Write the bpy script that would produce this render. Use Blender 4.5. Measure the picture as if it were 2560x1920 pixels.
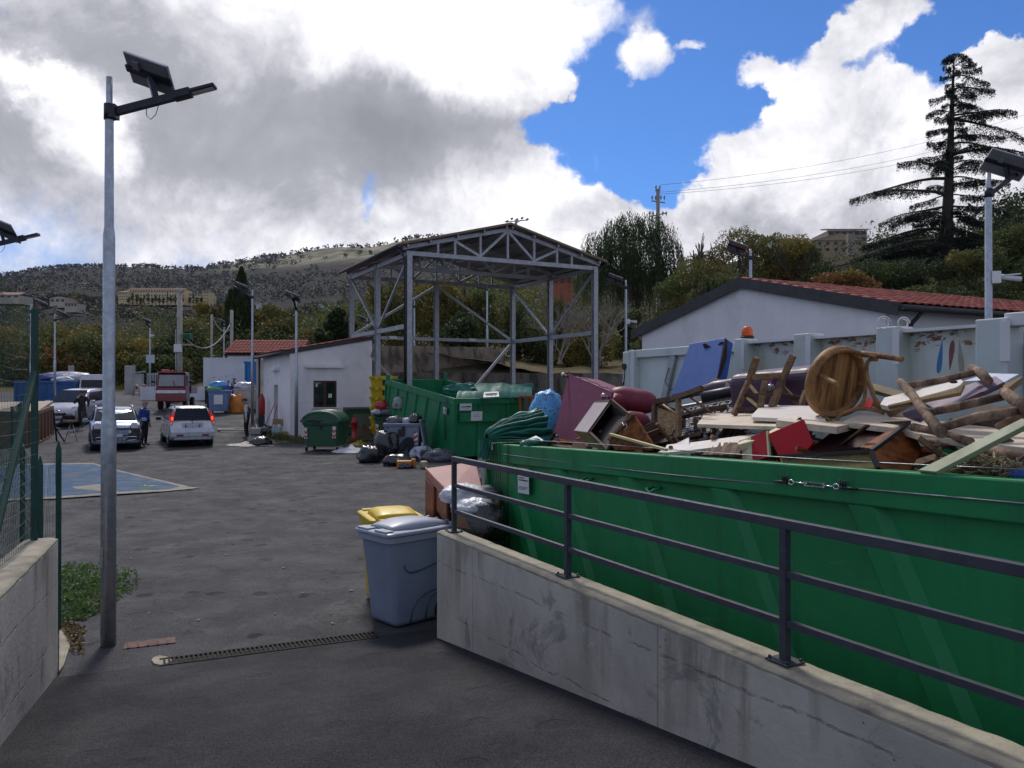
import bpy, bmesh, math, random
import numpy as np
from mathutils import Vector, Matrix, noise as mnoise
for o in list(bpy.data.objects): bpy.data.objects.remove(o)
S = bpy.context.scene
COL = S.collection
R = math.radians
# ---------------------------------------------------------------- camera, world, sun, exposure
CAMZ, HOR, F = 2.5, 968.0, 2000.0
cam = bpy.data.objects.new('camera', bpy.data.cameras.new('camera'))
COL.objects.link(cam); S.camera = cam
cam.data.sensor_width = 36; cam.data.lens = 28.125
cam.data.clip_start = .05; cam.data.clip_end = 9000
cam.location = (0, 0, CAMZ); cam.rotation_euler = (R(90.23), 0, 0)
S.view_settings.view_transform = 'Standard'; S.view_settings.look = 'None'
S.view_settings.gamma = 1; S.view_settings.use_curve_mapping = False
S.view_settings.exposure = 0.38
S.render.resolution_x = 1024; S.render.resolution_y = 768
SUN_EL, SUN_AZ = R(48), R(-14)
W = bpy.data.worlds.new('World'); S.world = W; W.use_nodes = True

class NT:
    def __init__(s, tree): s.t = tree; s.n = tree.nodes; s.l = tree.links
    def add(s, typ, **k):
        n = s.n.new(typ)
        for a, v in k.items(): setattr(n, a, v)
        return n
    def put(s, inp, v):
        if hasattr(v, 'default_value') or hasattr(v, 'is_linked'): s.l.new(v, inp)
        else: inp.default_value = v
    def math(s, op, a, b=0.0, c=None, clamp=False):
        n = s.add('ShaderNodeMath', operation=op, use_clamp=clamp)
        s.put(n.inputs[0], a); s.put(n.inputs[1], b)
        if c is not None: s.put(n.inputs[2], c)
        return n.outputs[0]
    def vmath(s, op, a, b=(0, 0, 0)):
        n = s.add('ShaderNodeVectorMath', operation=op)
        s.put(n.inputs[0], a)
        if op == 'SCALE': s.put(n.inputs['Scale'], b)
        elif op != 'LENGTH': s.put(n.inputs[1], b)
        return n.outputs['Value'] if op in ('LENGTH', 'DOT_PRODUCT') else n.outputs[0]
    def noise(s, vec, scale, detail=4, rough=.55, dist=0.0, dims='3D', w=0):
        n = s.add('ShaderNodeTexNoise', noise_dimensions=dims)
        if vec is not None: s.l.new(vec, n.inputs['Vector'])
        if dims == '4D': n.inputs['W'].default_value = w
        n.inputs['Scale'].default_value = scale; n.inputs['Detail'].default_value = detail
        n.inputs['Roughness'].default_value = rough; n.inputs['Distortion'].default_value = dist
        return n.outputs['Fac']
    def ramp(s, v, a, b, lo=0.0, hi=1.0, smooth=True):
        n = s.add('ShaderNodeMapRange', interpolation_type='SMOOTHSTEP' if smooth else 'LINEAR')
        s.put(n.inputs['Value'], v)
        for k, x in zip(('From Min', 'From Max', 'To Min', 'To Max'), (a, b, lo, hi)): s.put(n.inputs[k], x)
        return n.outputs[0]
    def mix(s, f, a, b, blend='MIX'):
        n = s.add('ShaderNodeMix', data_type='RGBA', blend_type=blend)
        s.put(n.inputs[0], f)
        for i, v in ((6, a), (7, b)):
            if isinstance(v, tuple) and len(v) == 3: v = v + (1,)
            s.put(n.inputs[i], v)
        return n.outputs[2]

def azel(px, py):
    t = (px-1280)/F; az = math.atan(t); return az, math.atan((HOR-py)/F*math.cos(az))

def build_world():
    t = NT(W.node_tree); t.n.clear()
    out = t.add('ShaderNodeOutputWorld'); bg = t.add('ShaderNodeBackground')
    sky = t.add('ShaderNodeTexSky', sky_type='NISHITA', sun_disc=False)
    sky.sun_elevation = SUN_EL; sky.sun_rotation = SUN_AZ
    sky.altitude = 700; sky.air_density = 1.0; sky.dust_density = .4; sky.ozone_density = 2.5
    tc = t.add('ShaderNodeTexCoord'); g = tc.outputs['Generated']
    sep = t.add('ShaderNodeSeparateXYZ'); t.l.new(g, sep.inputs[0]); x, y, z = sep.outputs
    az = t.math('ARCTAN2', x, y)
    hyp = t.math('SQRT', t.math('ADD', t.math('MULTIPLY', x, x), t.math('MULTIPLY', y, y)))
    el = t.math('ARCTAN2', z, hyp)
    cv = t.add('ShaderNodeCombineXYZ'); t.l.new(az, cv.inputs[0]); t.l.new(el, cv.inputs[1]); cv = cv.outputs[0]
    # domain warp so that the clouds billow
    wn = t.add('ShaderNodeTexNoise'); t.l.new(g, wn.inputs['Vector']); wn.inputs['Scale'].default_value = 7; wn.inputs['Detail'].default_value = 7; wn.inputs['Roughness'].default_value = .6
    off = t.vmath('SCALE', t.vmath('SUBTRACT', wn.outputs['Color'], (.5, .5, .5)), .13)
    wn2 = t.add('ShaderNodeTexNoise'); t.l.new(g, wn2.inputs['Vector']); wn2.inputs['Scale'].default_value = 34; wn2.inputs['Detail'].default_value = 6; wn2.inputs['Roughness'].default_value = .62
    off2 = t.vmath('SCALE', t.vmath('SUBTRACT', wn2.outputs['Color'], (.5, .5, .5)), .034)
    wv = t.vmath('ADD', t.vmath('ADD', cv, off), off2)
    def field(base, blobs, vec, k=1.0):
        acc = base
        for px, py, rx, ry, wt in blobs:
            a, e = azel(px, py)
            d = t.vmath('LENGTH', t.vmath('MULTIPLY', t.vmath('SUBTRACT', vec, (a, e, 0)), (F/rx, F/ry, 0)))
            f = t.ramp(d, 1.35, .35, 0, wt*k)
            acc = t.math('ADD', acc, f)
        return acc
    n1 = t.noise(g, 3.2, 9, .6, .3); n2 = t.noise(g, 15, 10, .66)
    nz = t.math('ADD', t.math('MULTIPLY', n1, .62), t.math('MULTIPLY', n2, .38))
    cov = field(.22, [
        (1870, 190, 560, 330, -1.0), (1560, 360, 250, 160, -.75), (2420, 60, 330, 130, -.75), (1690, 470, 120, 90, -.6), (1400, 320, 130, 55, -.75), (1610, 450, 110, 110, -.55),
        (940, 500, 34, 60, -.42), (1075, 395, 34, 26, -.3), (2000, 345, 60, 60, -.45), (2170, 165, 65, 55, -.7), (2350, 190, 120, 60, -.4),
        (700, 200, 800, 420, .5), (1270, 110, 180, 150, .6), (1400, 210, 60, 50, .7), (1270, 545, 300, 170, 1.2), (1470, 590, 150, 110, .6), (1480, 30, 60, 80, .4),
        (2210, 480, 470, 220, 1.3), (2070, 230, 150, 150, 1.75), (2240, 235, 90, 90, 1.0), (1855, 430, 150, 115, 1.1), (2190, 60, 135, 75, 2.1), (1990, 260, 90, 70, .5),
        (2540, 320, 190, 210, 1.3), (1760, 600, 240, 120, .9), (1625, 165, 105, 80, 1.15), (1871, 160, 75, 50, 1.25), (1604, 59, 80, 60, .55), (1519, 390, 60, 60, .85), (1684, 368, 60, 40, .8),
        (2474, 139, 90, 38, 1.2), (1735, 108, 36, 22, .7)], wv, .92)
    alpha = t.ramp(t.math('ADD', cov, t.math('MULTIPLY', t.math('SUBTRACT', nz, .5), 1.6)), -.04, .50)
    # brightness of the cloud itself: thick bases grey, sun-side rims white
    nb = t.noise(t.vmath('ADD', g, (.03, .02, -.05)), 6.5, 10, .64, .6)
    bri = field(.60, [
        (800, 400, 500, 190, -.50), (440, 330, 200, 140, -.16), (1150, 360, 330, 120, -.26), (480, 120, 420, 110, -.10), (40, 380, 160, 130, -.22),
        (150, 60, 300, 90, -.18), (1040, 30, 560, 150, .50), (1150, 150, 330, 120, .22), (235, 300, 95, 90, .75), (90, 225, 95, 34, .6), (320, 420, 120, 90, .22),
        (1000, 560, 330, 90, .22), (1300, 450, 260, 110, .50), (600, 620, 500, 60, .12), (60, 600, 200, 60, .15),
        (2130, 260, 380, 230, .20), (2500, 300, 260, 260, .12), (1830, 450, 220, 100, .24), (2100, 590, 340, 90, -.24), (1620, 155, 130, 100, .3), (2090, 440, 190, 80, -.20), (2000, 330, 120, 70, -.16), (1900, 560, 160, 60, -.15), (2160, 70, 140, 70, .1),
        (1560, 640, 300, 80, .25)], wv)
    bri = t.math('ADD', bri, t.math('MULTIPLY', t.math('SUBTRACT', nb, .5), 1.75))
    bri = t.math('ADD', bri, t.math('MULTIPLY', t.math('SUBTRACT', n2, .5), .95))
    bc = t.ramp(bri, -.38, 1.3, 0, 1, False)
    cr = t.add('ShaderNodeValToRGB'); t.l.new(bc, cr.inputs[0])
    e = cr.color_ramp.elements
    e[0].position = 0; e[0].color = (.24, .245, .275, 1); e[1].position = 1; e[1].color = (1.12, 1.10, 1.11, 1)
    for p, c_ in ((.36, (.34, .345, .385, 1)), (.55, (.52, .52, .565, 1)), (.80, (.84, .83, .87, 1))):
        q = e.new(p); q.color = c_
    skc = t.vmath('SCALE', sky.outputs[0], .085)
    skc = t.mix(1.0, skc, (.38, .66, 1.06), 'MULTIPLY')
    colr = t.mix(alpha, skc, cr.outputs[0])
    t.l.new(colr, bg.inputs['Color']); bg.inputs['Strength'].default_value = 1.0
    t.l.new(bg.outputs[0], out.inputs['Surface'])
build_world()
sl = bpy.data.lights.new('sun', 'SUN'); sl.energy = 2.1; sl.angle = R(11); sl.color = (1, .95, .88)
sun = bpy.data.objects.new('sun', sl); COL.objects.link(sun)
sd = Vector((math.sin(SUN_AZ)*math.cos(SUN_EL), math.cos(SUN_AZ)*math.cos(SUN_EL), math.sin(SUN_EL)))
sun.rotation_euler = sd.to_track_quat('Z', 'Y').to_euler(); sun.location = (0, 0, 60)

# ---------------------------------------------------------------- helpers
def lin(r, g, b):
    f = lambda v: (v/255/12.92) if v <= 10 else ((v/255+.055)/1.055)**2.4
    return (f(r), f(g), f(b))
MATS = {}
def mat(name, col, rough=.6, metal=0.0, col2=None, var=.22, scale=2.5, bump=.0, bscale=30, dirt=None, damt=.5, dscale=1.5, dlo=.5, dhi=.7, spec=.5, streak=1.0, emit=None, alpha=None, trans=0, coat=0, rvar=.1, sub=0, detail=5, disp=None):
    if name in MATS: return MATS[name]
    m = bpy.data.materials.new(name); m.use_nodes = True; t = NT(m.node_tree)
    b = t.n['Principled BSDF']
    tc = t.add('ShaderNodeTexCoord'); v = tc.outputs['Object']
    if streak != 1.0: v2 = t.vmath('MULTIPLY', v, (1, 1, streak))
    else: v2 = v
    if col2 is None: col2 = tuple(c_*(1-var) for c_ in col)
    n = t.ramp(t.noise(v2, scale, detail, .6), .3, .7)
    c = t.mix(n, col, col2)
    if dirt is not None:
        d = t.math('MULTIPLY', t.ramp(t.noise(v2, dscale, 7, .65, .2), dlo, dhi), damt)
        c = t.mix(d, c, dirt)
    t.l.new(c, b.inputs['Base Color'])
    rr = t.ramp(t.noise(v2, scale*2.3, 4, .6), .3, .7, max(.02, rough-rvar), min(1, rough+rvar))
    t.l.new(rr, b.inputs['Roughness'])
    b.inputs['Metallic'].default_value = metal; b.inputs['Specular IOR Level'].default_value = spec
    if coat: b.inputs['Coat Weight'].default_value = coat; b.inputs['Coat Roughness'].default_value = .08
    if trans: b.inputs['Transmission Weight'].default_value = trans
    if sub: b.inputs['Subsurface Weight'].default_value = sub
    if bump:
        bn = t.add('ShaderNodeBump'); bn.inputs['Strength'].default_value = 1; bn.inputs['Distance'].default_value = bump
        t.l.new(t.noise(v, bscale, 6, .65), bn.inputs['Height']); t.l.new(bn.outputs[0], b.inputs['Normal'])
    if emit:
        b.inputs['Emission Color'].default_value = emit[:3]+(1,); b.inputs['Emission Strength'].default_value = emit[3]
    MATS[name] = m; return m

def tag(o, label=None, cat=None, group=None, kind=None):
    if label: o['label'] = label
    if cat: o['category'] = cat
    if group: o['group'] = group
    if kind: o['kind'] = kind
    return o
def thing(name, label, cat, loc=(0, 0, 0), rotz=0, group=None, rot=None):
    o = bpy.data.objects.new(name, None); COL.objects.link(o); o.empty_display_size = .2
    o.location = loc; o.rotation_euler = rot if rot else (0, 0, rotz)
    return tag(o, label, cat, group)
class MB:
    def __init__(s): s.v = []; s.f = []; s.m = []; s.sm = []
    def add(s, vs, fs, m=0, smooth=False):
        k = len(s.v); s.v.extend([tuple(p) for p in vs])
        for f in fs: s.f.append([i+k for i in f]); s.m.append(m); s.sm.append(smooth)
        return s
    def box(s, c, d, rot=None, m=0, taper=1.0):
        hx, hy, hz = d[0]/2, d[1]/2, d[2]/2
        vs = [Vector((sx*hx*(taper if sz > 0 else 1), sy*hy*(taper if sz > 0 else 1), sz*hz)) for sz in (-1, 1) for sy in (-1, 1) for sx in (-1, 1)]
        if rot is not None:
            M = rot if isinstance(rot, Matrix) else Matrix.Rotation(rot, 3, 'Z')
            vs = [M @ q for q in vs]
        vs = [q+Vector(c) for q in vs]
        return s.add(vs, [(0, 2, 3, 1), (4, 5, 7, 6), (0, 1, 5, 4), (1, 3, 7, 5), (3, 2, 6, 7), (2, 0, 4, 6)], m)
    def bar(s, a, b, w, h, up=(0, 0, 1), m=0):
        a, b = Vector(a), Vector(b); d = (b-a)
        if d.length < 1e-6: return s
        d.normalize(); u = Vector(up)
        if abs(d.dot(u)) > .98: u = Vector((0, 1, 0))
        x = d.cross(u).normalized(); u = x.cross(d).normalized()
        vs = [p+x*sx*w/2+u*sz*h/2 for p in (a, b) for sx, sz in ((-1, -1), (1, -1), (1, 1), (-1, 1))]
        return s.add(vs, [(0, 1, 2, 3), (7, 6, 5, 4), (0, 4, 5, 1), (1, 5, 6, 2), (2, 6, 7, 3), (3, 7, 4, 0)], m)
    def cyl(s, a, b, r0, r1=None, n=12, m=0, caps=True):
        return s.tube([a, b], [r0, r0 if r1 is None else r1], n, m, caps)
    def tube(s, pts, r, n=8, m=0, caps=True, closed=False):
        pts = [Vector(p) for p in pts]; k = len(pts)
        if not isinstance(r, (list, tuple)): r = [r]*k
        rings = []; u = None
        for i, p in enumerate(pts):
            if closed: d = pts[(i+1) % k]-pts[i-1]
            else: d = pts[min(i+1, k-1)]-pts[max(i-1, 0)]
            d = d.normalized() if d.length > 1e-9 else Vector((0, 0, 1))
            if u is None: u = d.orthogonal().normalized()
            else:
                u = u-d*u.dot(d); u = u.normalized() if u.length > 1e-6 else d.orthogonal().normalized()
            w = d.cross(u)
            rings.append([p+(u*math.cos(2*math.pi*j/n)+w*math.sin(2*math.pi*j/n))*r[i] for j in range(n)])
        base = len(s.v); s.v.extend([tuple(q) for rg in rings for q in rg])
        for i in range(k if closed else k-1):
            i2 = (i+1) % k
            for j in range(n):
                s.f.append([base+i*n+j, base+i*n+(j+1) % n, base+i2*n+(j+1) % n, base+i2*n+j]); s.m.append(m); s.sm.append(True)
        if caps and not closed:
            s.f.append([base+j for j in range(n)][::-1]); s.m.append(m); s.sm.append(False)
            s.f.append([base+(k-1)*n+j for j in range(n)]); s.m.append(m); s.sm.append(False)
        return s
    def prism(s, poly, vec, m=0):
        a = [Vector(p) for p in poly]; v = Vector(vec); n = len(a)
        nn = (a[1]-a[0]).cross(a[2]-a[1])
        if nn.dot(v) > 0: a = a[::-1]
        fs = [tuple(range(n)), tuple(range(2*n-1, n-1, -1))]+[(i, n+i, n+(i+1) % n, (i+1) % n) for i in range(n)]
        return s.add(a+[p+v for p in a], fs, m)
    def quad(s, *p, m=0): return s.add(p, [tuple(range(len(p)))], m)
    def loft(s, secs, m=0, smooth=True, closed=True, caps=True):
        k, n = len(secs), len(secs[0]); base = len(s.v)
        for sc in secs: s.v.extend([tuple(q) for q in sc])
        for i in range(k-1):
            for j in range(n if closed else n-1):
                j2 = (j+1) % n
                s.f.append([base+i*n+j, base+i*n+j2, base+(i+1)*n+j2, base+(i+1)*n+j]); s.m.append(m); s.sm.append(smooth)
        if caps:
            s.f.append([base+j for j in range(n)][::-1]); s.m.append(m); s.sm.append(False)
            s.f.append([base+(k-1)*n+j for j in range(n)]); s.m.append(m); s.sm.append(False)
        return s
    def ball(s, c, r, nu=12, nv=8, m=0, f=None):
        c = Vector(c)
        if not isinstance(r, (tuple, list)): r = (r, r, r)
        vs = []
        for i in range(nv+1):
            th = math.pi*i/nv
            for j in range(nu):
                ph = 2*math.pi*j/nu
                d = Vector((math.sin(th)*math.cos(ph), math.sin(th)*math.sin(ph), math.cos(th)))
                k = f(d) if f else 1
                vs.append(c+Vector((d.x*r[0]*k, d.y*r[1]*k, d.z*r[2]*k)))
        fs = [(i*nu+j, (i+1)*nu+j, (i+1)*nu+(j+1) % nu, i*nu+(j+1) % nu) for i in range(nv) for j in range(nu)]
        return s.add(vs, fs, m, True)
    def xform(s, M):
        s.v = [tuple(M @ Vector(p)) for p in s.v]; return s
    def mesh(s, name, mats):
        me = bpy.data.meshes.new(name); me.from_pydata(s.v, [], s.f)
        for m_ in (mats if isinstance(mats, (list, tuple)) else [mats]): me.materials.append(m_)
        me.polygons.foreach_set('material_index', s.m); me.polygons.foreach_set('use_smooth', s.sm)
        me.validate(); me.update(); return me
def fixn(me):
    b = bmesh.new(); b.from_mesh(me); bmesh.ops.recalc_face_normals(b, faces=b.faces); b.to_mesh(me); b.free()
def obj(name, mb, mats, parent=None, bevel=0, label=None, seg=2, fix=True, loc=None):
    me = mb.mesh(name, mats) if isinstance(mb, MB) else mb
    if fix and isinstance(mb, MB): fixn(me)
    o = bpy.data.objects.new(name, me); COL.objects.link(o)
    if parent is not None: o.parent = parent
    if loc is not None: o.location = loc
    if bevel:
        b = o.modifiers.new('bevel', 'BEVEL'); b.width = bevel; b.segments = seg; b.limit_method = 'ANGLE'; b.angle_limit = R(40)
    if label: o['label'] = label
    return o
def top(name, mb, mats, label, cat, group=None, bevel=0, kind=None, fix=True, loc=None, seg=2):
    return tag(obj(name, mb, mats, None, bevel, fix=fix, loc=loc, seg=seg), label, cat, group, kind)
def struct(name, mb, mats, parent=None, bevel=0, fix=True):
    o = obj(name, mb, mats, parent, bevel, fix=fix)
    if parent is None: o['kind'] = 'structure'
    return o
KIDS = None
def dup(root, loc, rotz=None, label=None, group=None):
    r = root.copy(); COL.objects.link(r); r.location = loc
    if rotz is not None: r.rotation_euler = (0, 0, rotz)
    if label: r['label'] = label
    if group: r['group'] = group
    for ch in list(root.children):
        c = ch.copy(); COL.objects.link(c); c.parent = r
        for g in list(ch.children):
            d = g.copy(); COL.objects.link(d); d.parent = c
    return r
def P(px, py, D): return Vector(((px-1280)/F*D, D, CAMZ+(HOR-py)/F*D))
GP = [(-60, 2.0), (0, .9), (7.2, 0.0), (12, -.04), (20, .02), (25, .15), (29, .2), (33, .32), (36, .55), (42, 1.05), (50, 1.6), (60, 1.95), (66, 2.05), (90, 2.3), (2000, 2.3)]
def gz(y):
    for (a, za), (b, zb) in zip(GP, GP[1:]):
        if y <= b:
            return za+(zb-za)*(y-a)/(b-a)
    return 2.3
def G(px, py):
    lo, hi = 1.0, 300.0
    for _ in range(60):
        D = (lo+hi)/2
        if CAMZ-(py-HOR)/F*D > gz(D): lo = D
        else: hi = D
    return Vector(((px-1280)/F*D, D, gz(D)))
UX = Vector((.885, .465, 0)).normalized(); VX = Vector((-.465, .885, 0)).normalized()
SITE = math.atan2(UX.y, UX.x)      # yaw of the yard's grid: local x = UX (right), local y = VX (away)
def under(par, *objs):
    mi = par.matrix_basis.inverted()
    for o in objs:
        o.parent = par; o.matrix_parent_inverse = mi
        for k in ('label', 'category', 'group'):
            if k in o.keys(): del o[k]
    return par
def rnd(a, b): return random.uniform(a, b)
random.seed(7); np.random.seed(7)
# ---------------------------------------------------------------- foliage tools
def leafmat(name, col, col2, scale=.6, tr=.25):
    if name in MATS: return MATS[name]
    m = bpy.data.materials.new(name); m.use_nodes = True; t = NT(m.node_tree)
    b = t.n['Principled BSDF']; out = t.n['Material Output']
    tc = t.add('ShaderNodeTexCoord'); v = tc.outputs['Object']
    n = t.ramp(t.noise(v, scale, 3, .6), .35, .65); n2 = t.ramp(t.noise(v, scale*14, 2, .5), .3, .7)
    c = t.mix(n, col, col2); c = t.mix(t.math('MULTIPLY', n2, .55), c, tuple(x*.45 for x in col))
    t.l.new(c, b.inputs['Base Color']); b.inputs['Roughness'].default_value = .65; b.inputs['Specular IOR Level'].default_value = .25
    tr_ = t.add('ShaderNodeBsdfTranslucent'); t.l.new(t.mix(.5, c, tuple(x*1.4 for x in col2)), tr_.inputs['Color'])
    mx = t.add('ShaderNodeMixShader'); mx.inputs[0].default_value = tr
    t.l.new(b.outputs[0], mx.inputs[1]); t.l.new(tr_.outputs[0], mx.inputs[2]); t.l.new(mx.outputs[0], out.inputs['Surface'])
    MATS[name] = m; return m
def leaves(name, pts, size, mats, mi=None, stretch=(1, 1), axis=None, parent=None, flat=0.0):
    """one mesh of small four-sided leaves at pts"""
    pts = np.asarray(pts, dtype=float); n = len(pts); size = np.broadcast_to(np.asarray(size, dtype=float), (n,))[:, None]
    a = np.random.normal(size=(n, 3))
    if axis is not None: a = a*.28+np.asarray(axis)
    a /= np.linalg.norm(a, axis=1)[:, None]
    b = np.random.normal(size=(n, 3))
    if flat: b[:, 2] *= (1-flat); 
    b -= a*(a*b).sum(1)[:, None]; b /= np.linalg.norm(b, axis=1)[:, None]+1e-9
    a = a*size*stretch[0]*.5; b = b*size*stretch[1]*.5
    v = np.stack([pts-a, pts+b*.8-a*.1, pts+a, pts-b*.8+a*.1], axis=1).reshape(-1, 3)
    me = bpy.data.meshes.new(name)
    me.vertices.add(4*n); me.vertices.foreach_set('co', v.ravel())
    me.loops.add(4*n); me.loops.foreach_set('vertex_index', np.arange(4*n, dtype=np.int32))
    me.polygons.add(n); me.polygons.foreach_set('loop_start', np.arange(0, 4*n, 4, dtype=np.int32))
    me.polygons.foreach_set('loop_total', np.full(n, 4, dtype=np.int32))
    for m_ in mats: me.materials.append(m_)
    if mi is not None: me.polygons.foreach_set('material_index', np.asarray(mi, dtype=np.int32))
    me.update(calc_edges=True)
    o = bpy.data.objects.new(name, me); COL.objects.link(o)
    if parent is not None: o.parent = parent
    return o
def blobpts(c, r, n, shell=.55):
    d = np.random.normal(size=(n, 3)); d /= np.linalg.norm(d, axis=1)[:, None]
    k = np.random.uniform(shell**3, 1, n)**(1/3)
    k *= 1+.22*np.sin(d[:, 0]*7+c[0])*np.sin(d[:, 2]*6+c[1]*3)
    return np.asarray(c)+d*k[:, None]*np.asarray(r)
G_DK = leafmat('leaf_dark_green', (.030, .048, .018), (.052, .076, .026))
G_MD = leafmat('leaf_mid_green', (.072, .102, .030), (.118, .142, .040))
G_OL = leafmat('leaf_olive', (.125, .122, .038), (.175, .155, .048))
G_YE = leafmat('leaf_yellow', (.19, .15, .032), (.26, .20, .042))
G_OR = leafmat('leaf_rust', (.17, .080, .028), (.24, .12, .04))
G_GY = leafmat('leaf_grey_green', (.058, .075, .042), (.088, .102, .060))
G_NEE = leafmat('needle', (.012, .020, .014), (.022, .034, .020), tr=.1)
G_WIL = leafmat('willow_leaf', (.045, .070, .026), (.075, .105, .040))
G_F1 = leafmat('far_leaf_dark', (.026, .032, .024), (.036, .040, .028), .02, .1); G_F2 = leafmat('far_leaf_brown', (.040, .030, .026), (.052, .038, .031), .02, .1)
LM = [G_DK, G_MD, G_OL, G_YE, G_OR, G_GY, G_F1, G_F2]
BARK = mat('bark', (.10, .075, .055), .9, col2=(.05, .04, .03), scale=3, bump=.02, bscale=12)
BARKL = mat('pale_bark', (.30, .27, .24), .85, col2=(.16, .14, .12), scale=4)
def limb_tree(mb, p, d, L, r, depth, spread=.6, k=3, up=.15, n=6, tips=None):
    p = Vector(p); d = Vector(d).normalized()
    mid = p+d*L*.5+Vector((rnd(-1, 1), rnd(-1, 1), rnd(-.3, .6)))*L*.09; e = p+d*L
    mb.tube([p, mid, e], [r, r*.82, r*.62], n, caps=False)
    if depth == 0:
        if tips is not None: tips.append(e)
        return
    for i in range(k):
        q = Vector((rnd(-1, 1), rnd(-1, 1), rnd(-.5, 1)))*spread
        limb_tree(mb, p+d*L*rnd(.55, 1.0), (d+q+Vector((0, 0, up))), L*rnd(.6, .82), r*.58, depth-1, spread, k, up, max(3, n-1), tips)
def tree(name, label, base, H, W, mix, n, leaf, group=None, cat='tree', trunk=.3, crownlow=.25, seed=0, sqz=1.0):
    random.seed(seed+101); np.random.seed(seed+11)
    t = thing(name, label, cat, base, 0, group)
    mb = MB(); tips = []
    limb_tree(mb, (0, 0, -.4), (rnd(-.08, .08), rnd(-.08, .08), 1), H*.42, trunk, 3, .55, 3, .2, 7, tips)
    obj('trunk', mb, BARK, t)
    P_ = []; M_ = []
    nb = 16
    for i in range(nb):
        a = rnd(0, 6.28); rr = rnd(.15, .72)*W/2; z = H*(crownlow+rnd(.05, .95)*(1-crownlow)*.86)
        shrink = 1-.55*max(0, (z/H-.55)/.45)
        c = (math.cos(a)*rr*shrink, math.sin(a)*rr*shrink*sqz, z)
        s = W*rnd(.16, .27)*(.75+.5*shrink)*.8
        k = n//nb; P_.append(blobpts(c, (s, s, s*.75), k)); M_.append(np.random.choice(len(mix), k, p=np.array([w for _, w in mix])/sum(w for _, w in mix)) if rnd(0, 1) < .55 else np.full(k, random.choices(range(len(mix)), [w for _, w in mix])[0]))
    leaves('crown', np.concatenate(P_), np.random.uniform(.6, 1.3, sum(len(q) for q in P_))*leaf, [m for m, _ in mix], np.concatenate(M_), parent=t)
    return t

# ---------------------------------------------------------------- terrain
TC = [-1500, -900, 300, 600, 780, 930, 1100, 1400, 1700, 2000, 2300, 2600, 3400, 4600]
TD = [46, 60, 78, 110, 160, 260, 420, 700, 1200, 2000, 2600, 3400]
TY = [[1035, 1035, 1035, 1035, 1000, 885, 885, 938, 945, 950, 955, 955, 955, 955],
      [995, 995, 995, 975, 940, 868, 864, 915, 900, 895, 890, 880, 880, 880],
      [970, 970, 970, 955, 915, 858, 852, 885, 850, 840, 825, 800, 780, 780],
      [955, 955, 955, 930, 890, 845, 830, 835, 790, 755, 710, 680, 660, 660],
      [930, 930, 930, 890, 860, 820, 790, 775, 740, 685, 640, 600, 585, 585],
      [885, 880, 875, 850, 830, 800, 760, 725, 690, 640, 600, 560, 550, 550],
      [830, 820, 805, 815, 812, 790, 740, 700, 680, 630, 600, 565, 555, 555],
      [790, 780, 762, 780, 785, 770, 720, 690, 690, 650, 620, 600, 590, 590],
      [760, 748, 735, 752, 750, 735, 700, 695, 700, 670, 640, 640, 640, 640],
      [720, 715, 700, 700, 680, 655, 640, 680, 700, 700, 690, 690, 690, 690],
      [705, 697, 667, 656, 624, 609, 594, 640, 700, 700, 700, 700, 700, 700],
      [735, 727, 700, 690, 665, 650, 640, 690, 730, 730, 730, 730, 730, 730]]
TYA = np.array(TY, float)
RPX = [-1500, -300, 0, 150, 260, 335, 400, 465, 500, 570, 650, 700, 760, 800, 845, 900, 960, 1040, 1200]
RPY = [730, 705, 690, 672, 665, 665, 671, 668, 671, 660, 640, 637, 630, 622, 618, 617, 610, 596, 590]
def terr_y(px, D):
    lx = np.interp(px, TC, range(len(TC))); i = min(int(lx), len(TC)-2); f = lx-i
    col = TYA[:, i]*(1-f)+TYA[:, i+1]*f
    if px < 1200: col = col.copy(); col[10] = np.interp(px, RPX, RPY); col[11] = col[10]+32
    return float(np.interp(math.log(D), [math.log(d) for d in TD], col))
def terr(px, D, bump=True):
    y = terr_y(px, D); p = P(px, y, D)
    if bump:
        a = min(D*.006, 9); p.z += a*mnoise.fractal(Vector((p.x, p.y, 0))/(D*.09), .8, 2.1, 4)
        if D > 300: p.z += D*.0012*mnoise.noise(Vector((p.x, p.y, 3))/(D*.008))
    return p
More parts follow.
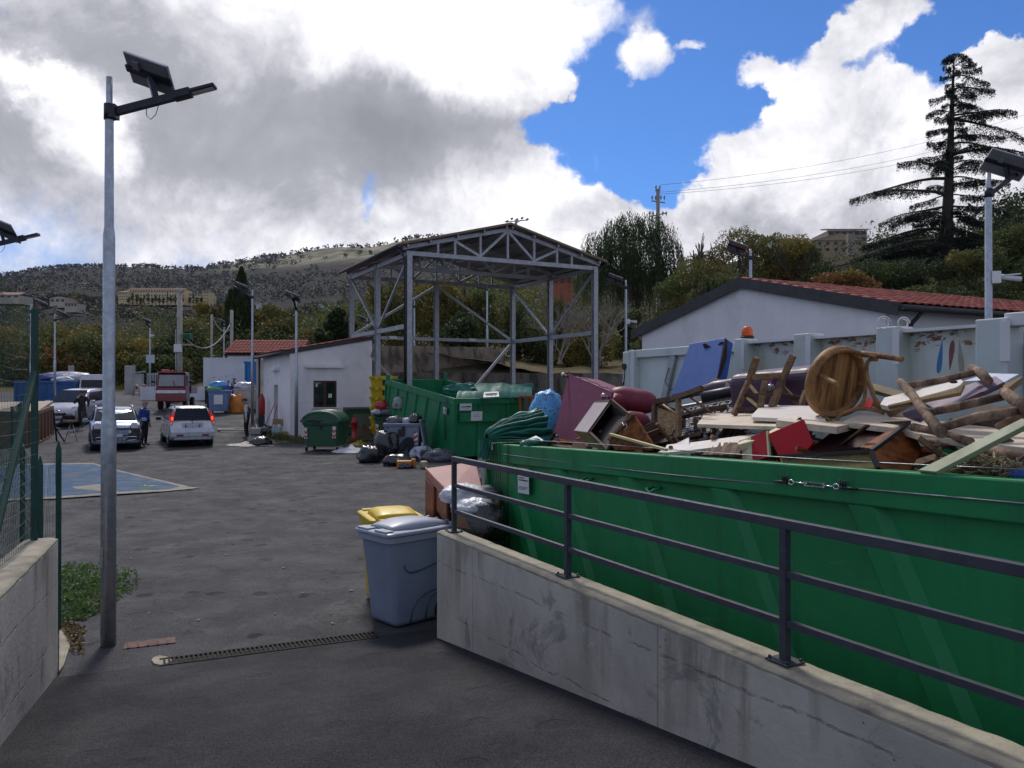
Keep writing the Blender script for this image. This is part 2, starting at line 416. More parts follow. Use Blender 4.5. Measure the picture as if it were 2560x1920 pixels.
def build_terrain():
    pxs = np.concatenate([np.linspace(-1500, -60, 50), np.linspace(-50, 1320, 330), np.linspace(1330, 2620, 120), np.linspace(2650, 4600, 50)])
    Ds = np.exp(np.linspace(math.log(46), math.log(3400), 150))
    vs = [tuple(terr(px, D)) for D in Ds for px in pxs]; n = len(pxs)
    fs = [(i*n+j, i*n+j+1, (i+1)*n+j+1, (i+1)*n+j) for i in range(len(Ds)-1) for j in range(n-1)]
    mb = MB(); mb.add(vs, fs, 0, True)
    m = bpy.data.materials.new('hill_cover'); m.use_nodes = True; t = NT(m.node_tree); b = t.n['Principled BSDF']
    tc = t.add('ShaderNodeTexCoord'); v = tc.outputs['Object']
    sep = t.add('ShaderNodeSeparateXYZ'); t.l.new(v, sep.inputs[0])
    big = t.ramp(t.noise(v, .0032, 6, .6, .5), .38, .62); med = t.ramp(t.noise(v, .016, 6, .65), .4, .62); sm = t.ramp(t.noise(v, .09, 5, .7), .42, .6)
    c = t.mix(big, (.022, .030, .016), (.052, .034, .028))
    c = t.mix(t.math('MULTIPLY', med, .4), c, (.058, .044, .036)); c = t.mix(t.math('MULTIPLY', sm, .7), c, (.012, .018, .010))
    # sunlit patch on the hilltop right of the ridge, painted in as paler colour
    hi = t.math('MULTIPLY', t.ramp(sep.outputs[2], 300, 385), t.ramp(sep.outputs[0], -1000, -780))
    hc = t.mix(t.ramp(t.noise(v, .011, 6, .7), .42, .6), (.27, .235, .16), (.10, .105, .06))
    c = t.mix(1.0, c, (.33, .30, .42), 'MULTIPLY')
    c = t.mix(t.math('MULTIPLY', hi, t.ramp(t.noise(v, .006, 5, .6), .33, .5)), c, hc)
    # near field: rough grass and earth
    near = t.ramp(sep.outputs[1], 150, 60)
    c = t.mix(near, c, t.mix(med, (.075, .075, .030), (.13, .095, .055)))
    t.l.new(c, b.inputs['Base Color']); b.inputs['Roughness'].default_value = .95; b.inputs['Specular IOR Level'].default_value = .1
    bn = t.add('ShaderNodeBump'); bn.inputs['Distance'].default_value = 3; t.l.new(t.noise(v, .05, 7, .75), bn.inputs['Height']); t.l.new(bn.outputs[0], b.inputs['Normal'])
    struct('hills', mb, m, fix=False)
build_terrain()

def build_woods():
    np.random.seed(3); random.seed(3)
    pts = []; sz = []; mi = []
    def clump(base, w, h, k, kind, ls):
        p = np.random.normal(size=(k, 3)); p /= np.linalg.norm(p, axis=1)[:, None]
        p *= np.random.uniform(.5, 1, (k, 1)); p = p*np.array([w/2, w/2, h/2])+np.array([base.x, base.y, base.z+h*.45])
        pts.append(p); sz.append(np.random.uniform(.6, 1.4, k)*ls); mi.append(np.full(k, kind) if (rnd(0, 1) < .7 or kind > 5) else np.random.choice([kind, 0, 2], k))
    for _ in range(3600):
        D = math.exp(rnd(math.log(82), math.log(950))); px = rnd(-250, 1330) if rnd(0, 1) < .8 else rnd(1300, 2900)
        if px > 1300 and D > 330: continue
        b = terr(px, D); y = HOR-(b.z-CAMZ)/b.y*F
        # clearings: fields round the houses
        if mnoise.noise(Vector((b.x, b.y, 0))/(60)) > .28 and D > 220: continue
        if 290 < px < 540 and 560 < D < 720: continue
        if 90 < px < 210 and 440 < D < 560: continue
        if 735 < px < 830 and 320 < D < 430: continue
        if 1980 < px < 2220 and D < 152: continue
        h = rnd(3, 7.5) if D < 300 else rnd(4, 10); w = h*rnd(.9, 1.5)
        if D < 110 and px > 1300: h *= .8
        kind = random.choices(range(6), [.34, .22, .20, .05 if D < 220 else .005, .02 if D < 300 else .0, .20])[0]
        if D > 430 and rnd(0, 1) < .75: kind = random.choice([6, 6, 7, 0])
        k = int(np.clip(22000/D, 45, 150)); clump(b, w, h, k, kind, max(.24, D*.0026))
    # scattered trees along the ridge and upper slopes
    for _ in range(2600):
        D = rnd(1000, 2600); px = rnd(-60, 1330)
        b = terr(px, D)
        if mnoise.noise(Vector((b.x, b.y, 0))/(170)) > .12: continue
        if px > 690 and D > 1900 and rnd(0, 1) < .7: continue
        h = rnd(9, 17); clump(b, h*1.1, h, 14, random.choice([6, 6, 6, 7, 0]), D*.0022)
    for _ in range(420):
        px = rnd(-60, 1250); b = terr(px, rnd(2560, 2600)); h = rnd(7, 16)
        if px > 720 and rnd(0, 1) < .6: continue
        clump(b, h*1.2, h, 12, 6, 6)
    o = leaves('woods', np.concatenate(pts), np.concatenate(sz), LM, np.concatenate(mi)); o['kind'] = 'stuff'
    tag(o, 'mixed woodland and scrub covering the hillsides behind the yard', 'woodland')
build_woods()

# ---------------------------------------------------------------- yard ground
def asphalt(name, col, col2, patch, dark):
    m = bpy.data.materials.new(name); m.use_nodes = True; t = NT(m.node_tree); b = t.n['Principled BSDF']
    tc = t.add('ShaderNodeTexCoord'); v = tc.outputs['Object']
    c = t.mix(t.ramp(t.noise(v, .55, 7, .65, .3), .36, .64), col, col2)
    c = t.mix(t.math('MULTIPLY', t.ramp(t.noise(v, .9, 10, .74, .6), .53, .58), .6), c, patch)
    c = t.mix(t.math('MULTIPLY', t.math('MULTIPLY', t.ramp(t.noise(v, 7, 6, .75, .5), .56, .62), t.ramp(t.noise(v, .6, 3, .6), .42, .6)), dark), c, tuple(x*.30 for x in col))
    c = t.mix(t.math('MULTIPLY', t.ramp(t.noise(v, 2.6, 7, .68, .8), .56, .66), dark), c, tuple(x*.32 for x in col))
    vo = t.add('ShaderNodeTexVoronoi', feature='F1'); t.l.new(v, vo.inputs['Vector']); vo.inputs['Scale'].default_value = 85
    agg = t.ramp(vo.outputs['Distance'], .15, .5)
    c = t.mix(t.math('MULTIPLY', agg, .35), c, tuple(min(1, x*1.9) for x in col2))
    c = t.mix(t.math('MULTIPLY', t.ramp(t.noise(v, 60, 3, .7), .52, .7), .5), c, tuple(x*.3 for x in col))
    # shallow oval potholes and scuffs, in loose groups
    dv = t.add('ShaderNodeTexNoise'); t.l.new(v, dv.inputs['Vector']); dv.inputs['Scale'].default_value = 5; dv.inputs['Detail'].default_value = 4
    pv = t.vmath('ADD', v, t.vmath('SCALE', dv.outputs['Color'], .16)); vp = t.add('ShaderNodeTexVoronoi', feature='F1'); t.l.new(pv, vp.inputs['Vector']); vp.inputs['Scale'].default_value = 2.1
    hs = t.add('ShaderNodeSeparateColor'); t.l.new(vp.outputs['Color'], hs.inputs[0])
    pit = t.math('MULTIPLY', t.ramp(vp.outputs['Distance'], .26, .17), t.ramp(t.math('ADD', hs.outputs[0], t.math('MULTIPLY', t.noise(v, .33, 3, .5), .9)), .98, 1.05))
    c = t.mix(t.math('MULTIPLY', pit, .72*dark), c, tuple(x*.30 for x in col))
    # a few thin cracks
    vc = t.add('ShaderNodeTexVoronoi', feature='DISTANCE_TO_EDGE'); wv_ = t.add('ShaderNodeTexNoise'); t.l.new(v, wv_.inputs['Vector']); wv_.inputs['Scale'].default_value = 2.2; wv_.inputs['Detail'].default_value = 5
    t.l.new(t.vmath('ADD', v, t.vmath('SCALE', wv_.outputs['Color'], .6)), vc.inputs['Vector']); vc.inputs['Scale'].default_value = .42
    ck = t.math('MULTIPLY', t.ramp(vc.outputs['Distance'], .008, .002), t.ramp(t.noise(v, .35, 3, .5), .5, .6))
    c = t.mix(t.math('MULTIPLY', ck, .6), c, (.012, .012, .012))
    t.l.new(c, b.inputs['Base Color'])
    t.l.new(t.ramp(t.noise(v, 1.4, 6, .6), .3, .7, .75, .95), b.inputs['Roughness']); b.inputs['Specular IOR Level'].default_value = .22
    bn = t.add('ShaderNodeBump'); bn.inputs['Distance'].default_value = .006
    h = t.math('SUBTRACT', t.math('ADD', agg, t.math('MULTIPLY', t.noise(v, 9, 6, .7), 2.5)), t.math('MULTIPLY', pit, 2.2)); t.l.new(h, bn.inputs['Height'])
    bn2 = t.add('ShaderNodeBump'); bn2.inputs['Distance'].default_value = .008; t.l.new(t.noise(v, .8, 9, .72, .8), bn2.inputs['Height']); t.l.new(bn.outputs[0], bn2.inputs['Normal'])
    t.l.new(bn2.outputs[0], b.inputs['Normal']); return m
YARD = asphalt('yard_asphalt', (.034, .033, .037), (.054, .052, .056), (.092, .088, .090), 1.0)
RAMPM = asphalt('ramp_asphalt', (.017, .017, .020), (.024, .024, .028), (.030, .030, .033), .25)
DR0 = Vector((-1.42, 8.02, 0)); DRU = Vector((1.74, .78, 0)).normalized(); DRV = Vector((-DRU.y, DRU.x, 0))
def rampz(x, y):
    s = (Vector((x, y, 0))-DR0).dot(DRV)
    return max(0, -(s+.12)*.12)
def build_ground():
    xs = np.concatenate([np.linspace(-200, -42, 8), np.linspace(-40, 30, 141), np.linspace(34, 200, 8)])
    ys = np.concatenate([np.linspace(-150, 5, 10), np.linspace(5.5, 80, 150)])
    vs = []
    for y in ys:
        for x in xs:
            z = gz(max(y, 7.5)); z += .02*mnoise.noise(Vector((x*.5, y*.35, 0)))*min(1, max(0, (y-9)/4))
            vs.append((x, y, z))
    n = len(xs); fs = [(i*n+j, i*n+j+1, (i+1)*n+j+1, (i+1)*n+j) for i in range(len(ys)-1) for j in range(n-1)]
    mb = MB(); mb.add(vs, fs, 0, True); struct('yard', mb, YARD, fix=False)
    # ramp between the two low walls
    mb = MB(); rows = []
    for k in range(0, 41):
        s = -.02-k*.35; row = []
        for q in range(0, 21):
            p = DR0+DRV*s+DRU*(-3.2+q*.6*(1+max(0, 0))); row.append((p.x, p.y, rampz(p.x, p.y)+.006))
        rows.append(row)
    vs = [p for r_ in rows for p in r_]; n = 21
    fs = [(i*n+j, i*n+j+1, (i+1)*n+j+1, (i+1)*n+j) for i in range(40) for j in range(n-1)]
    mb.add(vs, fs, 0, True)
    struct('ramp', mb, RAMPM, fix=False)
build_ground()
CONC = mat('concrete', (.36, .35, .32), .85, col2=(.27, .26, .24), scale=1.6, bump=.004, bscale=45, dirt=(.15, .14, .115), damt=.6, dscale=1.1, dlo=.52, dhi=.7, detail=8)
CONCT = mat('concrete_top', (.37, .33, .24), .9, col2=(.24, .215, .17), scale=5, bump=.008, bscale=50, dirt=(.12, .11, .09), damt=.7, dscale=4, detail=8)
GALV = mat('galvanised', (.46, .48, .51), .42, .75, col2=(.34, .36, .39), scale=14, bump=.0008, bscale=60, rvar=.12)
GALVD = mat('galvanised_dull', (.40, .415, .44), .55, .5, col2=(.29, .30, .32), scale=7, rvar=.1)
DKM = mat('dark_painted_metal', (.018, .018, .026), .42, .2, var=.3, scale=8)
BLK = mat('black_plastic', (.012, .012, .014), .5, var=.3)
RUB = mat('rubber', (.014, .014, .015), .85, var=.3)
WHT = mat('white_paint', (.72, .70, .70), .7, col2=(.64, .62, .62), scale=1.5, bump=.001, bscale=80)
# lower grate: a channel with separate bars across the ramp's foot
def build_drain():
    t = tag(bpy.data.objects.new('drain_grate', None), None); COL.objects.link(t)
    t.location = DR0+Vector((0, 0, 0)); t.rotation_euler = (0, 0, math.atan2(DRU.y, DRU.x))
    tag(t, 'long rusty steel drain grate set across the asphalt at the foot of the ramp', 'drain grate')
    L = 1.95; RST = mat('rusty_iron', (.045, .038, .034), .9, .1, spec=.2, col2=(.022, .02, .019), scale=12)
    HOL = mat('drain_hollow', (.006, .006, .006), .9)
    mb = MB(); mb.box((-L/2+.05, 0, .003), (L+.04, .20, .006)); obj('channel', mb, HOL, t)
    mb = MB()
    for s in (-1, 1): mb.box((-L/2+.05, s*.095, .014), (L+.06, .018, .014))
    obj('frame', mb, RST, t)
    b = MB(); b.box((0, 0, 0), (.018, .172, .014)); me = b.mesh('bar', RST)
    for i in range(48):
        o = bpy.data.objects.new('bar', me); COL.objects.link(o); o.parent = t; o.location = (-L+.06+i*L/47, 0, .014+rnd(-.001, .001))
    # small square inspection cover left of it
    c = G(376, 1608); mb = MB(); mb.box((0, 0, .004), (.46, .2, .012), rot=math.atan2(DRU.y, DRU.x))
    for i in range(5): mb.box((-.16+i*.08, -.1+i*.035-.035+.03, .012), (.02, .15, .008), rot=math.atan2(DRU.y, DRU.x))
    top('manhole_cover', mb, mat('rust_cover', (.13, .052, .036), .85, col2=(.07, .05, .045), scale=9), 'small rust red inspection cover in the asphalt beside the near lamp pole', 'manhole cover', loc=c, bevel=.003)
    mb = MB(); pl = [G(380, 1652), G(386, 1645), G(400, 1641), G(418, 1644), G(432, 1652), G(424, 1660), G(402, 1665), G(386, 1661)]
    mb.prism([p+Vector((0, 0, .002)) for p in pl], (0, 0, .012)); struct('cement_patch', mb, CONCT)
build_drain()
# blue painted floor pad with a pale concrete rim
def build_pad():
    rim = [(-260, 1190), (60, 1162), (150, 1160), (235, 1159), (262, 1168), (300, 1178), (350, 1190), (420, 1206), (475, 1219), (500, 1222), (420, 1230), (300, 1237), (150, 1248), (-260, 1268)]
    inn = [(-260, 1193), (60, 1165), (150, 1163), (232, 1162), (258, 1171), (300, 1182), (350, 1194), (410, 1208), (452, 1219), (420, 1225), (300, 1232), (150, 1243), (-260, 1262)]
    for nm, poly, up, m in (('pad_rim', rim, .02, mat('pad_rim', (.26, .235, .19), .9, col2=(.15, .14, .12), scale=4)), ('blue_pad', inn, .024, mat('blue_floor_paint', (.026, .070, .140), .8, spec=.2, col2=(.040, .088, .155), scale=1.2, dirt=(.08, .09, .10), damt=.6, dscale=1.3, dlo=.48, dhi=.66, bump=.003, bscale=50))):
        pts = [G(*p)+Vector((0, 0, up)) for p in poly]; mb = MB(); mb.prism(pts, (0, 0, .006)); struct(nm, mb, m)
    mb = MB(); pl = [G(165, 1193), G(192, 1191), G(200, 1194), G(172, 1197)]
    mb.prism([p+Vector((0, 0, .03)) for p in pl], (0, 0, .01)); top('manhole_cover', mb, MATS['rust_cover'], 'rust brown inspection cover in the blue painted floor', 'manhole cover')
    mb = MB(); a, b = G(343, 1220), G(396, 1218)
    mb.tube([a+Vector((0, 0, .033)), a.lerp(b, .35)+Vector((0, .05, .05)), a.lerp(b, .4)+Vector((0, -.08, .04)), b+Vector((0, 0, .033))], .016, 6)
    top('plastic_strip', mb, mat('lime', (.55, .65, .05), .5), 'thin lime green plastic strip lying on the blue floor', 'strip')
build_pad()
# ---------------------------------------------------------------- low concrete walls beside the ramp
WD = Vector((.53, -1, 0)).normalized(); WN = Vector((1, .53, 0)).normalized()   # along the wall towards us; away to the right
W0 = Vector((-.74, 7.87, 0)); WT = 1.09
def conc_wall(name, p0, d, n, th, z1, cuts, label, cat):
    t = thing(name, label, cat, p0, math.atan2(d.y, d.x))
    side = 1 if (Matrix.Rotation(-math.atan2(d.y, d.x), 3, 'Z') @ n).y > 0 else -1
    for i, (a, b) in enumerate(zip(cuts, cuts[1:])):
        mb = MB(); z0 = -.3
        mb.box(((a+b)/2, side*th/2, (z0+z1-.03)/2), (b-a-.006, th, z1-.03-z0))
        obj('panel', mb, CONC2, t, bevel=.006)
    # worn top: a slightly uneven screed with a ragged edge
    L = cuts[-1]-cuts[0]; nx = int(L/.06); ny = 7; vs = []
    for i in range(nx+1):
        for j in range(ny):
            e = abs(j-(ny-1)/2)/((ny-1)/2)
            x = cuts[0]+L*i/nx; y = side*(th*j/(ny-1)); ed = .007*mnoise.noise(Vector((x*9, y*4, 1))) if j in (0, ny-1) else 0
            z = z1-.028+.03*(1-.55*e**6)+.006*mnoise.fractal(Vector((x*7, y*12, 0)), 1, 2, 3)
            vs.append((x, y+ed, z))
    fs = [(i*ny+j, (i+1)*ny+j, (i+1)*ny+j+1, i*ny+j+1) for i in range(nx) for j in range(ny-1)]
    vs2 = []; k = len(vs)
    mb = MB(); mb.add(vs, fs, 0, True)
    ring = [i*ny for i in range(nx+1)]+[nx*ny+j for j in range(1, ny)]+[i*ny+ny-1 for i in range(nx-1, -1, -1)]+[j for j in range(ny-2, 0, -1)]
    low = [(vs[i][0], vs[i][1]*1.0, z1-.0305) for i in ring]; mb.v.extend(low); m_ = len(ring)
    for i in range(m_): mb.f.append([ring[i], ring[(i+1) % m_], k+(i+1) % m_, k+i]); mb.m.append(0); mb.sm.append(False)
    obj('coping', mb, CONCT, t)
    return t
def conc2():
    m = bpy.data.materials.new('shuttered_concrete'); m.use_nodes = True; t = NT(m.node_tree); b = t.n['Principled BSDF']
    g = t.add('ShaderNodeNewGeometry'); v = g.outputs['Position']
    tc = t.add('ShaderNodeTexCoord'); o = tc.outputs['Object']
    c = t.mix(t.ramp(t.noise(o, 1.3, 8, .62, .3), .35, .65), (.51, .465, .395), (.37, .34, .29))
    # vertical run-off stains below the top edge
    st = t.ramp(t.noise(t.vmath('MULTIPLY', o, (1, 1, .12)), 3.2, 6, .65), .5, .66)
    sp = t.add('ShaderNodeSeparateXYZ'); t.l.new(o, sp.inputs[0])
    c = t.mix(t.math('MULTIPLY', st, t.math('MULTIPLY', t.ramp(sp.outputs[2], .1, 1.05), .62)), c, (.145, .125, .085))
    c = t.mix(t.math('MULTIPLY', t.ramp(t.noise(o, 2.2, 7, .7, 1.0), .56, .66), .5), c, (.12, .118, .11))
    c = t.mix(t.math('MULTIPLY', t.ramp(t.noise(o, 1.9, 7, .75, 1.5), .60, .68), .5), c, (.47, .46, .45))
    # pour lines that wander, sunk into the face
    wn = t.math('MULTIPLY', t.math('SUBTRACT', t.noise(o, 1.6, 7, .7), .5), .16)
    zz = t.math('ADD', sp.outputs[2], t.math('ADD', wn, t.math('MULTIPLY', sp.outputs[0], -.03)))
    ln = None
    for h, w in ((.79, .006), (.33, .005)):
        d = t.math('ABSOLUTE', t.math('SUBTRACT', zz, h)); l = t.ramp(d, w*2.4, w*.2)
        ln = l if ln is None else t.math('MAXIMUM', ln, l)
    ln = t.math('MULTIPLY', ln, t.ramp(t.noise(o, 5, 8, .75), .44, .60))
    c = t.mix(t.math('MULTIPLY', ln, .42), c, (.12, .11, .10))
    vo = t.add('ShaderNodeTexVoronoi', feature='F1'); t.l.new(o, vo.inputs['Vector']); vo.inputs['Scale'].default_value = 11
    pit = t.ramp(vo.outputs['Distance'], .10, .03); pit = t.math('MULTIPLY', pit, t.ramp(t.noise(o, 1.3, 2, .5), .5, .62))
    c = t.mix(t.math('MULTIPLY', pit, .8), c, (.06, .057, .05))
    t.l.new(c, b.inputs['Base Color']); b.inputs['Roughness'].default_value = .85; b.inputs['Specular IOR Level'].default_value = .3
    bn = t.add('ShaderNodeBump'); bn.inputs['Distance'].default_value = .006
    h = t.math('SUBTRACT', t.noise(o, 24, 7, .65), t.math('ADD', t.math('MULTIPLY', ln, .9), pit)); t.l.new(h, bn.inputs['Height']); t.l.new(bn.outputs[0], b.inputs['Normal'])
    return m
CONC2 = conc2()
conc_wall('concrete_wall', W0, WD, WN, .25, WT, [0, .83, 3.45, 6.1, 9], 'long low bare concrete wall carrying the dark steel railing', 'wall')
LW0 = Vector((-3.99, 7.04, 0)); LD = Vector((.38, -1, 0)).normalized(); LN = Vector((-1, -.38, 0)).normalized()
conc_wall('concrete_wall', LW0, LD, LN, .27, 1.18, [0, 2.9, 5.6, 8.5], 'short pale concrete wall at the left edge carrying the green wire fence', 'wall')
# railing
def railing():
    t = thing('railing', 'dark grey steel railing with three rails bolted on the concrete wall', 'railing', W0+WN*.125, math.atan2(WD.y, WD.x))
    m = mat('anthracite_paint', (.030, .032, .045), .55, .0, col2=(.044, .046, .058), scale=9, bump=.0012, bscale=160, dirt=(.10, .05, .03), damt=.5, dscale=7, dlo=.66, dhi=.72, coat=.1)
    pts = [.14, 2.23, 4.33, 6.45, 8.5]
    for z, w, h in ((1.80, .045, .05),):
        mb = MB(); mb.bar((pts[0]-.025, 0, z), (8.9, 0, z), w, h); obj('rail', mb, m, t, bevel=.003)
    for z in (1.545, 1.295):
        for i, (a, b) in enumerate(zip(pts, pts[1:])):
            mb = MB(); mb.bar((a+.022, 0, z), (b-.022, 0, z-.0), .03, .036); obj('rail', mb, m, t, bevel=.002)
    for x in pts:
        mb = MB(); mb.box((x, 0, (WT+.012+1.775)/2), (.042, .042, 1.775-WT-.012)); obj('post', mb, m, t, bevel=.002)
        mb = MB(); mb.box((x, 0, WT+.011), (.15, .13, .010)); bp = obj('base_plate', mb, m, t, bevel=.002)
        for sx in (-1, 1):
            for sy in (-1, 1):
                mb = MB(); mb.cyl((x+sx*.058, sy*.048, WT+.016), (x+sx*.058, sy*.048, WT+.030), .008, n=6); obj('bolt', mb, m, bp)
railing()

# ---------------------------------------------------------------- solar lamp posts
PVM = mat('solar_cell', (.010, .014, .035), .22, .3, col2=(.014, .018, .045), scale=3)
PVB = mat('panel_back', (.17, .17, .18), .5, col2=(.13, .13, .14), scale=3)
ALU = mat('aluminium', (.55, .56, .58), .35, .8, scale=6)
LENS = mat('lamp_lens', (.55, .55, .50), .25, col2=(.4, .4, .38), scale=20)
def lamp(label, base, H, yaw, r0=.068, detail=False, camera_box=None, rise=.26, arm=1.0, cat='street lamp', group='solar street lamps'):
    t = thing('street_lamp', label, cat, base, yaw, group)     # local +x is where the arm points
    mb = MB(); h1 = H*.52 if not detail else 2.17
    if detail:
        mb.tube([(0, 0, 0), (0, 0, 2.15), (0, 0, 2.23), (0, 0, 3.98), (0, 0, 4.06), (0, 0, H-.32), (0, 0, H-.24), (0, 0, H)], [r0, r0*.985, r0*.80, r0*.78, r0*.62, r0*.56, r0*.42, r0*.42], 20)
    else: mb.tube([(0, 0, -.1), (0, 0, h1), (0, 0, h1+.07), (0, 0, H-.25), (0, 0, H-.2), (0, 0, H)], [r0, r0, r0*.72, r0*.66, r0*.5, r0*.5], 10)
    obj('pole', mb, GALV, t)
    za = H-.34; d = Vector((math.cos(rise), 0, math.sin(rise)))
    mb = MB(); mb.cyl((0, 0, za-.075), (0, 0, za+.075), r0*.72, n=14); mb.box((.045, 0, za), (.06, .11, .13)); obj('clamp', mb, DKM, t)
    a = Vector((.05, 0, za)); e = a+d*arm*.55
    mb = MB(); mb.bar(a, e, .06, .075); obj('arm', mb, DKM, t, bevel=.004 if detail else 0)
    # lamp head
    lh = obj('lamp_head', MB().bar(e-d*.02, e+d*.16, .105, .085).bar(e+d*.14, e+d*.40, .115, .042), DKM, t, bevel=.012 if detail else 0)
    n_ = Vector((-math.sin(rise), 0, math.cos(rise)))
    obj('lens', MB().bar(e+d*.17-n_*.022, e+d*.38-n_*.022, .085, .006), LENS, lh)
    # panel on a short bracket
    q = a+d*arm*.38; ps = .82 if detail else 1.1; Rz = Matrix.Rotation(-yaw, 3, 'Z'); c = q+Rz @ Vector((-.05, -.03, .25))
    c0 = Vector((.075, -.8, .6)).normalized(); c1v = Vector((.912, -.2, -.355)); c1v = (c1v-c0*c1v.dot(c0)).normalized(); M = Rz @ Matrix((c0, c1v, c0.cross(c1v))).transposed()
    mb = MB(); mb.box(c, (.40*ps, .62*ps, .022), rot=M); pn = obj('solar_panel', mb, ALU, t)
    mb = MB(); cw, cl = .088, .094
    for i in range(4):
        for j in range(6): mb.box(c+M @ Vector(((-.14+i*.0935)*ps, (-.245+j*.098)*ps, .0125)), (cw*ps, cl*ps, .003), rot=M)
    obj('cells', mb, PVM, pn)
    mb = MB(); mb.box(c+M @ Vector((0, 0, -.0125)), (.37*ps, .59*ps, .003), rot=M); mb.box(c+M @ Vector((.07, -.12, -.03)), (.08, .08, .03), rot=M); obj('panel_backing', mb, PVB, pn)
    mb = MB(); mb.box(c+M @ Vector((0, 0, -.022)), (.07, .64*ps, .022), rot=M); mb.bar(q, c+Vector((0, 0, -.03)), .06, .055); obj('bracket', mb, DKM, t)
    mb = MB(); k = a+d*arm*.30
    mb.tube([k+Vector((0, .04, .06)), k+Vector((-.03, .04, -.02)), k+Vector((-.02, .02, -.11)), k+Vector((.02, .02, -.15)), k+Vector((.07, .02, -.10)), k+Vector((.09, .03, -.01))], .004, 5); obj('cable', mb, BLK, t)
    if detail:
        mb = MB(); mb.box((0, 0, 0), (.012, .052, .20)); o = obj('inspection_cover', mb, mat('cover_steel', (.30, .28, .25), .55, .3, scale=20), t, bevel=.02, seg=3)
        an = R(236)-yaw; o.location = (math.cos(an)*r0*.99, math.sin(an)*r0*.99, .86); o.rotation_euler = (0, 0, an)
    if camera_box is not None:
        zc, an = camera_box; an -= yaw
        dd = Vector((math.cos(an), math.sin(an), 0))
        mb = MB(); mb.box(dd*.10+Vector((0, 0, zc)), (.14, .14, .2), rot=an); obj('junction_box', mb, WHT, t)
        mb = MB(); mb.cyl(dd*.15+Vector((0, 0, zc+.02)), dd*.50+Vector((0, 0, zc-.04)), .045, n=10); mb.bar(dd*.10+Vector((0, 0, zc+.02)), dd*.48+Vector((0, 0, zc+.05)), .11, .02); cm = obj('security_camera', mb, WHT, t)
        obj('camera_lens', MB().cyl(dd*.50+Vector((0, 0, zc-.04)), dd*.505+Vector((0, 0, zc-.041)), .035, n=10), BLK, cm)
    return t
lamp('tall galvanised lamp pole nearest the camera with a solar panel above its arm', G(272, 1613), 5.52, R(2), .070, detail=True, rise=.27, arm=1.1)
def lampat(label, px, pyb, pytop, D, yaw, **k):
    b = P(px, pyb, D); b.z = k.pop('zb', gz(D)); H = CAMZ+(HOR-pytop)/F*D-b.z
    return lamp(label, b, H, yaw, **k)
lampat('solar lamp beside the front corner of the white hut with its panel seen from below', 741, 1105, 752, 33.0, R(-88), r0=.075, arm=1.0, rise=.62)
lampat('solar lamp standing left of the white hut with its arm pointing left', 631, 1060, 725, 38.5, R(172), r0=.075, arm=1.25, rise=.55)
lampat('lone lamp at the far gate carrying a cluster of cameras', 375, 990, 805, 58, R(-95), r0=.07, camera_box=(4.35, R(-30)), arm=.8, rise=.5)
lampat('lamp pole behind the blue skip with its panel tilted to the right', 137, 1000, 785, 44, R(10), r0=.07, arm=1.1)
lampat('lamp pole seen through the wire fence at the far left', 78, 1010, 760, 36, R(12), r0=.08, arm=1.2)
lampat('small lamp behind the white wall among the hanging cables', 560, 900, 805, 66, R(-95), r0=.07, arm=.7, zb=2.0, rise=.5)
lampat('lamp leaning towards the frame from beyond the left edge of the photo', -62, 1000, 572, 14, R(6), r0=.07, arm=1.15)
lampat('solar lamp between the canopy and the white press container', 1565, 1000, 700, 36, R(165), r0=.075, camera_box=(4.9, R(-20)), arm=1.1, rise=.38)
lampat('solar lamp rising behind the ridge of the white warehouse', 1877, 1000, 622, 30, R(170), r0=.085, arm=1.15, rise=.40)
lampat('solar lamp with a white camera at the right behind the press container', 2472, 1000, 432, 13.5, R(12), r0=.085, camera_box=(4.38, R(-10)), arm=1.1, rise=.62)
lampat('lamp standing under the canopy roof in front of the yellow shrubs', 1036, 1000, 752, 46, R(175), r0=.07, zb=1.3, arm=.8)
lampat('lamp pole in the middle behind the canopy truss', 1218, 1000, 710, 50, R(172), r0=.08, zb=3.1, arm=.8)
lampat('small lamp low behind the left side of the canopy', 918, 880, 795, 60, R(172), r0=.07, zb=4.0, arm=.9)

# ---------------------------------------------------------------- green fence on the left wall
FG = mat('fence_green', (.008, .060, .040), .5, .1, col2=(.006, .040, .030), scale=6)
def mesh_panel(mb, a, b, z0a, z1a, z0b, z1b, sx, sz, r, sag=0.0, kink=0):
    a, b = Vector(a), Vector(b); L = (b-a).length; n = max(1, int(L/sx)); u = (b-a).normalized(); nn = Vector((-u.y, u.x, 0))
    def pt(f, g):
        p = a.lerp(b, f); z0 = z0a+(z0b-z0a)*f; z1 = z1a+(z1b-z1a)*f
        return Vector((p.x, p.y, z0+(z1-z0)*g-sag*math.sin(math.pi*f)*g))+nn*(.02*mnoise.noise(Vector((f*3, g*3, L)))+kink*math.sin(f*5+g*4)*.02)
    for i in range(n+1):
        f = i/n; mb.tube([pt(f, 0), pt(f, .5), pt(f, 1)], r, 3, caps=False)
    k = max(1, int((z1a-z0a)/sz))
    for j in range(k+1):
        mb.tube([pt(f, j/k) for f in np.linspace(0, 1, max(2, int(L/.45)))], r, 3, caps=False)
